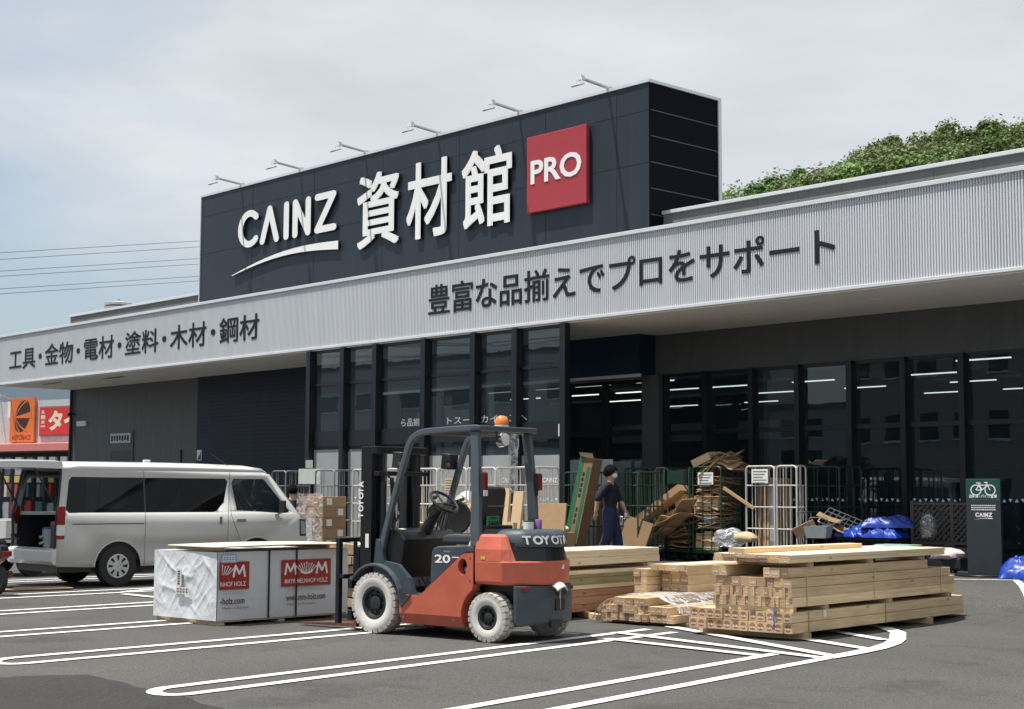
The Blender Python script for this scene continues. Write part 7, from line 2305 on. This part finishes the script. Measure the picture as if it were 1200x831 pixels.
mb = MB(); mb.loft([[(-.72, -.12, .74), (-.72, .12, .74), (-.70, .10, .80), (-.70, -.10, .80)], [(-.1, -.14, .70), (-.1, .14, .70), (-.1, .12, .79), (-.1, -.12, .79)], [(.08, -.08, .68), (.08, .08, .68), (.06, .06, .74), (.06, -.06, .74)]], smooth=True); mb.build('saddle', MT['vinyl'], e, .015)
mb = MB(); mb.tube([(.62, .06, .23), (.50, .03, .7), (.45, 0, 1.0), (.40, 0, 1.04)], .022, 8); mb.tube([(.62, -.06, .23), (.50, -.03, .7)], .022, 8); mb.build('fork', MT['steel'], e)
mb = MB(); mb.tube([(.32, .33, 1.03), (.42, .16, 1.04), (.42, -.16, 1.04), (.32, -.33, 1.03)], .014, 8); mb.build('handlebar', MT['blackplastic'], e)
for s in (1, -1):
    mb = MB(); mb.tube([(.40, s * .2, 1.04), (.40, s * .26, 1.22)], .008, 6); mb.ball((.40, s * .28, 1.25), (.012, .06, .045), 10, 8); mb.build('mirror', MT['blackplastic'], e)
mb = MB(); mb.ball((.50, 0, .90), (.06, .09, .07), 12, 8); mb.build('headlight', MT['clearlens'], e)
mb = MB(); mb.tube([(-.55, -.13, .8), (-.92, -.13, .82), (-.92, .13, .82), (-.55, .13, .8)], .012, 8); mb.tube([(-.75, -.13, .81), (-.75, .13, .81)], .01, 6); mb.build('carrier', MT['blackplastic'], e)
mb = MB(); mb.box(-.845, -.80, -.09, .09, .56, .64); mb.build('tail_light', MT['redlens'], e, .01)
mb = MB(); mb.cyl((-.75, -.17, .30), (-.2, -.17, .26), .05, n=14); mb.build('exhaust', MT['rust'], e)
mb = MB(); mb.box(-.55, -.1, -.1, .1, .2, .4); mb.build('engine', MT['blackplastic'], e, .03)

for i, (x, y, w, d, rz, lab) in enumerate(((-22.35, 10.75, 1.1, .62, R(80), 'thin brown plywood scrap lying on the asphalt behind the van'), (-22.75, 10.2, .8, .35, R(62), 'narrow tan board lying on the asphalt by the scooter'))):
    mb = MB(); mb.box(-w / 2, w / 2, -d / 2, d / 2, 0, .018); o = mb.build('board', M_wood('scrap_board' + 'ab'[i], (.42, .30, .19), (.30, .20, .12), .1, False)); put(o, (x, y, .016), rz, lab, 'board')

# ------------------------------------------------------------------ power lines
for i, (z0, z1) in enumerate(((23.27, 30.17), (22.65, 29.49), (21.57, 28.14), (21.1, 27.51), (19.94, 26.1), (19.48, 25.57))):
    a, b = V((-133.4, 60.1, z0)), V((-151.2, 91.8, z1))
    d = b - a
    mb = MB(); mb.tube([a + d * t + V((0, 0, -1.2 * (1 - (2 * (t + 1) / 4 - .5) ** 2 * 4) * 0)) for t in [-1.2 + .25 * k for k in range(14)]], .03, 5)
    o = mb.build('power_line', MT['greymetal']); tag(o, 'thin grey overhead power line crossing the sky left of the sign tower', 'power line', 'overhead power lines')

# ------------------------------------------------------------------ wooded hill behind
def hill_z(x, y):
    s_ = x * math.cos(YAW) + y * math.sin(YAW)          # across the picture
    t_ = -x * math.sin(YAW) + y * math.cos(YAW)         # away from it
    K = [(-30, 0), (-12, 4), (6, 12.5), (18, 17.3), (30, 21.3), (44, 23.2), (90, 25), (150, 22)]
    h = K[0][1] if s_ < K[0][0] else K[-1][1]
    for (a, ha), (b, hb) in zip(K[:-1], K[1:]):
        if a <= s_ <= b: h = ha + (hb - ha) * (s_ - a) / (b - a)
    f_ = min(max((t_ - 70) / 50, 0), 1)
    return h * f_ * f_ * (3 - 2 * f_) - .3
mb = MB()
NX, NY = 40, 40
vs = []
for j in range(NY + 1):
    for i in range(NX + 1):
        x, y = -170 + i / NX * 190, 48 + j / NY * 220
        vs.append((x, y, hill_z(x, y)))
mb.add(vs, [(j * (NX + 1) + i, j * (NX + 1) + i + 1, (j + 1) * (NX + 1) + i + 1, (j + 1) * (NX + 1) + i) for j in range(NY) for i in range(NX)], True)
tag(mb.build('hill', M_('undergrowth', (.035, .045, .018), .95, 0, .3, .3)), kind='structure')


def M_leaf(name, c):
    mt, nt, bs, out = _mat(name)
    N, L = nt.nodes, nt.links
    oi = N.new('ShaderNodeObjectInfo'); tcn = N.new('ShaderNodeTexCoord')
    nz = N.new('ShaderNodeTexNoise'); nz.inputs['Scale'].default_value = .42; nz.inputs['Detail'].default_value = 5
    L.new(tcn.outputs['Object'], nz.inputs['Vector'])
    hs = N.new('ShaderNodeHueSaturation'); hs.inputs['Color'].default_value = (*c, 1)
    a = N.new('ShaderNodeMapRange'); a.inputs['From Min'].default_value = .3; a.inputs['From Max'].default_value = .7; a.inputs['To Min'].default_value = .5; a.inputs['To Max'].default_value = 1.7
    L.new(nz.outputs['Fac'], a.inputs['Value'])
    b = N.new('ShaderNodeMapRange'); b.inputs['To Min'].default_value = .55; b.inputs['To Max'].default_value = 1.55; L.new(oi.outputs['Random'], b.inputs['Value'])
    m_ = N.new('ShaderNodeMath'); m_.operation = 'MULTIPLY'; L.new(a.outputs[0], m_.inputs[0]); L.new(b.outputs[0], m_.inputs[1])
    L.new(m_.outputs[0], hs.inputs['Value'])
    h = N.new('ShaderNodeMapRange'); h.inputs['To Min'].default_value = .47; h.inputs['To Max'].default_value = .525; L.new(oi.outputs['Random'], h.inputs['Value']); L.new(h.outputs[0], hs.inputs['Hue'])
    L.new(hs.outputs['Color'], bs.inputs['Base Color'])
    bs.inputs['Roughness'].default_value = .6; bs.inputs['Specular IOR Level'].default_value = .3
    tl_ = N.new('ShaderNodeBsdfTranslucent'); L.new(hs.outputs['Color'], tl_.inputs[0])
    mx = N.new('ShaderNodeMixShader'); mx.inputs[0].default_value = .25
    L.new(bs.outputs[0], mx.inputs[1]); L.new(tl_.outputs[0], mx.inputs[2]); L.new(mx.outputs[0], out.inputs[0])
    return mt


leafA = M_leaf('leaf_green', (.082, .135, .034)); leafB = M_leaf('leaf_pale', (.150, .195, .075)); bark = M_('bark', (.10, .08, .06), .9, 0, .2, 8, .4)
def make_tree(seed, mats, rx, rz, label):
    rg = random.Random(seed)
    mb = MB()
    clumps = []
    for k in range(44):
        t = rg.uniform(0, 2 * math.pi); ph = math.acos(rg.uniform(-.55, 1)); rr = rg.uniform(.55, 1.0)
        clumps.append((V((rx * rr * math.sin(ph) * math.cos(t), rx * rr * math.sin(ph) * math.sin(t), rz * rr * math.cos(ph))), rg.uniform(.6, 1.15)))
    for c, r_ in clumps:
        mb.cur = 1 if rg.random() < .38 else 0
        for q in range(170):
            d = V((rg.gauss(0, 1), rg.gauss(0, 1), rg.gauss(0, 1))).normalized()
            if d.z < -.5: d.z *= -.6
            p = c + d * r_ * rg.uniform(.65, 1.05)
            n_ = (d + V((rg.uniform(-.7, .7), rg.uniform(-.7, .7), rg.uniform(-.2, .9)))).normalized()
            a = n_.orthogonal().normalized(); b = n_.cross(a); an = rg.uniform(0, 6.28)
            a, b = a * math.cos(an) + b * math.sin(an), b * math.cos(an) - a * math.sin(an)
            s = rg.uniform(.085, .175)
            mb.add([p - a * s, p + b * s * .55 + n_ * .03, p + a * s, p - b * s * .55 - n_ * .03], [(0, 1, 2, 3)])
    root = empty('tree', (0, 0, 0), 0, label, 'tree', 'broadleaf trees on the hill')
    cr = mb.build('crown', mats, root); cr.location = (0, 0, 5.2)
    mb = MB(); mb.tube([(0, 0, -1), (.1, 0, 2), (0, .1, 4.5), (.1, 0, 6.5)], [.32, .25, .17, .06], 8)
    for k in range(6):
        t = 2 * math.pi * k / 6; mb.tube([(0, 0, 2.6 + .3 * k), (math.cos(t) * 1.2, math.sin(t) * 1.2, 4.0 + .3 * k), (math.cos(t) * 2.2, math.sin(t) * 2.2, 5.0 + .3 * k)], [.11, .08, .03], 6)
    mb.build('trunk', bark, root)
    return root


LABT = ['leafy green broadleaf tree among others on the hill behind the store', 'paler flowering tree among others on the hill behind the store', 'narrow upright tree among others on the hill behind the store']
tp = [make_tree(1, [leafA, leafB], 3.5, 3.0, LABT[0]), make_tree(2, [leafB, leafA], 3.2, 2.7, LABT[1]), make_tree(3, [leafA, leafA], 2.4, 3.4, LABT[2])]
rg = random.Random(11)
k = 0
for row in range(4):
    dist = 104 + row * 9
    for i in range(19):
        px_ = 812 + i * 24 + rg.uniform(-9, 9) + (row % 2) * 12
        d = fw * F_PX + rt2 * (px_ - 600)
        d.z = 0; d.normalize()
        p = d * (dist + rg.uniform(-3.5, 3.5))
        src = tp[[0, 1, 0, 1, 2][rg.randrange(5)]]
        o = src if (src.location.length == 0) else copy_tree(src)
        o.location = (p.x, p.y, hill_z(p.x, p.y) - .2)
        o.rotation_euler = (0, 0, rg.uniform(0, 6.28))
        s = rg.uniform(.95, 1.15); o.scale = (s * 1.12, s * 1.12, s * rg.uniform(.88, 1.02))
        k += 1

# ------------------------------------------------------------------ across the road, seen only in the glass
def block(label, x, y, rz, w, d, h, wall, floors, cols_, name='apartment_building', cat='building', wmat=None):
    e = empty(name, (x, y, 0), rz, label, cat)
    mb = MB(); mb.box(-w / 2, w / 2, -d / 2, d / 2, 0, h); wl2 = mb.build('wall', wall, e)
    mb = MB(); mb.box(-w / 2 - .2, w / 2 + .2, -d / 2 - .2, d / 2 + .2, h + .002, h + .35); mb.build('roof', MT['parapet'], e)
    for f in range(floors):
        for c in range(cols_):
            fw_ = w / cols_; x0 = -w / 2 + fw_ * (c + .22); z0 = 1.0 + f * (h - .8) / floors
            mb = MB(); mb.box(x0, x0 + fw_ * .5, d / 2 + .002, d / 2 + .06, z0, z0 + 1.4); wi = mb.build('window', wmat or MT['privacy'], e)
            mb = MB(); mb.box(x0 - .06, x0 + fw_ * .5 + .06, d / 2 + .002, d / 2 + .16, z0 - .1, z0 - .003); mb.build('sill', MT['whitetrim'], wi)
    return e


block('low white warehouse across the road, mirrored in the lower entrance glass', -92, -24, 0, 46, 10, 4.4, M_('white_shed', (.74, .75, .75), .7), 0, 1, 'warehouse', 'warehouse')
block('grey apartment block across the road, mirrored in the upper entrance glass', -104, -46, 0, 60, 12, 12.5, M_('grey_render', (.42, .45, .47), .8), 3, 10)
block('dark brown apartment block across the road, mirrored in the right-hand windows', -44, -32, 0, 15, 12, 11.5, M_('brown_render', (.30, .275, .26), .8), 3, 7)
block('slate grey apartment block across the road, mirrored between the other two', -73, -52, 0, 30, 12, 8.0, M_('slate_render', (.36, .40, .43), .8), 3, 4)

for i, (x, y) in enumerate(((-57, -25.5), (-84, -17))):
    e = empty('utility_pole', (x, y, 0), 0, ['grey utility pole across the road, mirrored in the right-hand windows', 'grey utility pole across the road, mirrored in the entrance glass'][i], 'utility pole')
    mb = MB(); mb.cyl((0, 0, 0), (0, 0, 11.5), .17, .11, 12); mb.build('pole', MT['greymetal'], e)
    for z in (9.6, 10.4, 11.1):
        mb = MB(); mb.box(-.9, .9, -.05, .05, z, z + .1); mb.build('cross_arm', MT['greymetal'], e)
    mb = MB(); mb.cyl((.35, .25, 8.4), (.35, .25, 9.3), .26, n=14); mb.build('transformer', MT['greymetal'], e)
for z in (9.75, 10.55, 11.25):
    for dx in (-.7, .7):
        mb = MB(); mb.tube([(-120, -4 + dx, z), (-84, -17 + dx, z), (-70, -21.3 + dx, z - .5), (-57, -25.5 + dx, z), (-20, -34 + dx, z - .3)], .025, 5)
        o = mb.build('overhead_cable', MT['black']); tag(o, 'dark overhead cable strung between the utility poles across the road', 'cable', 'overhead cables across the road')
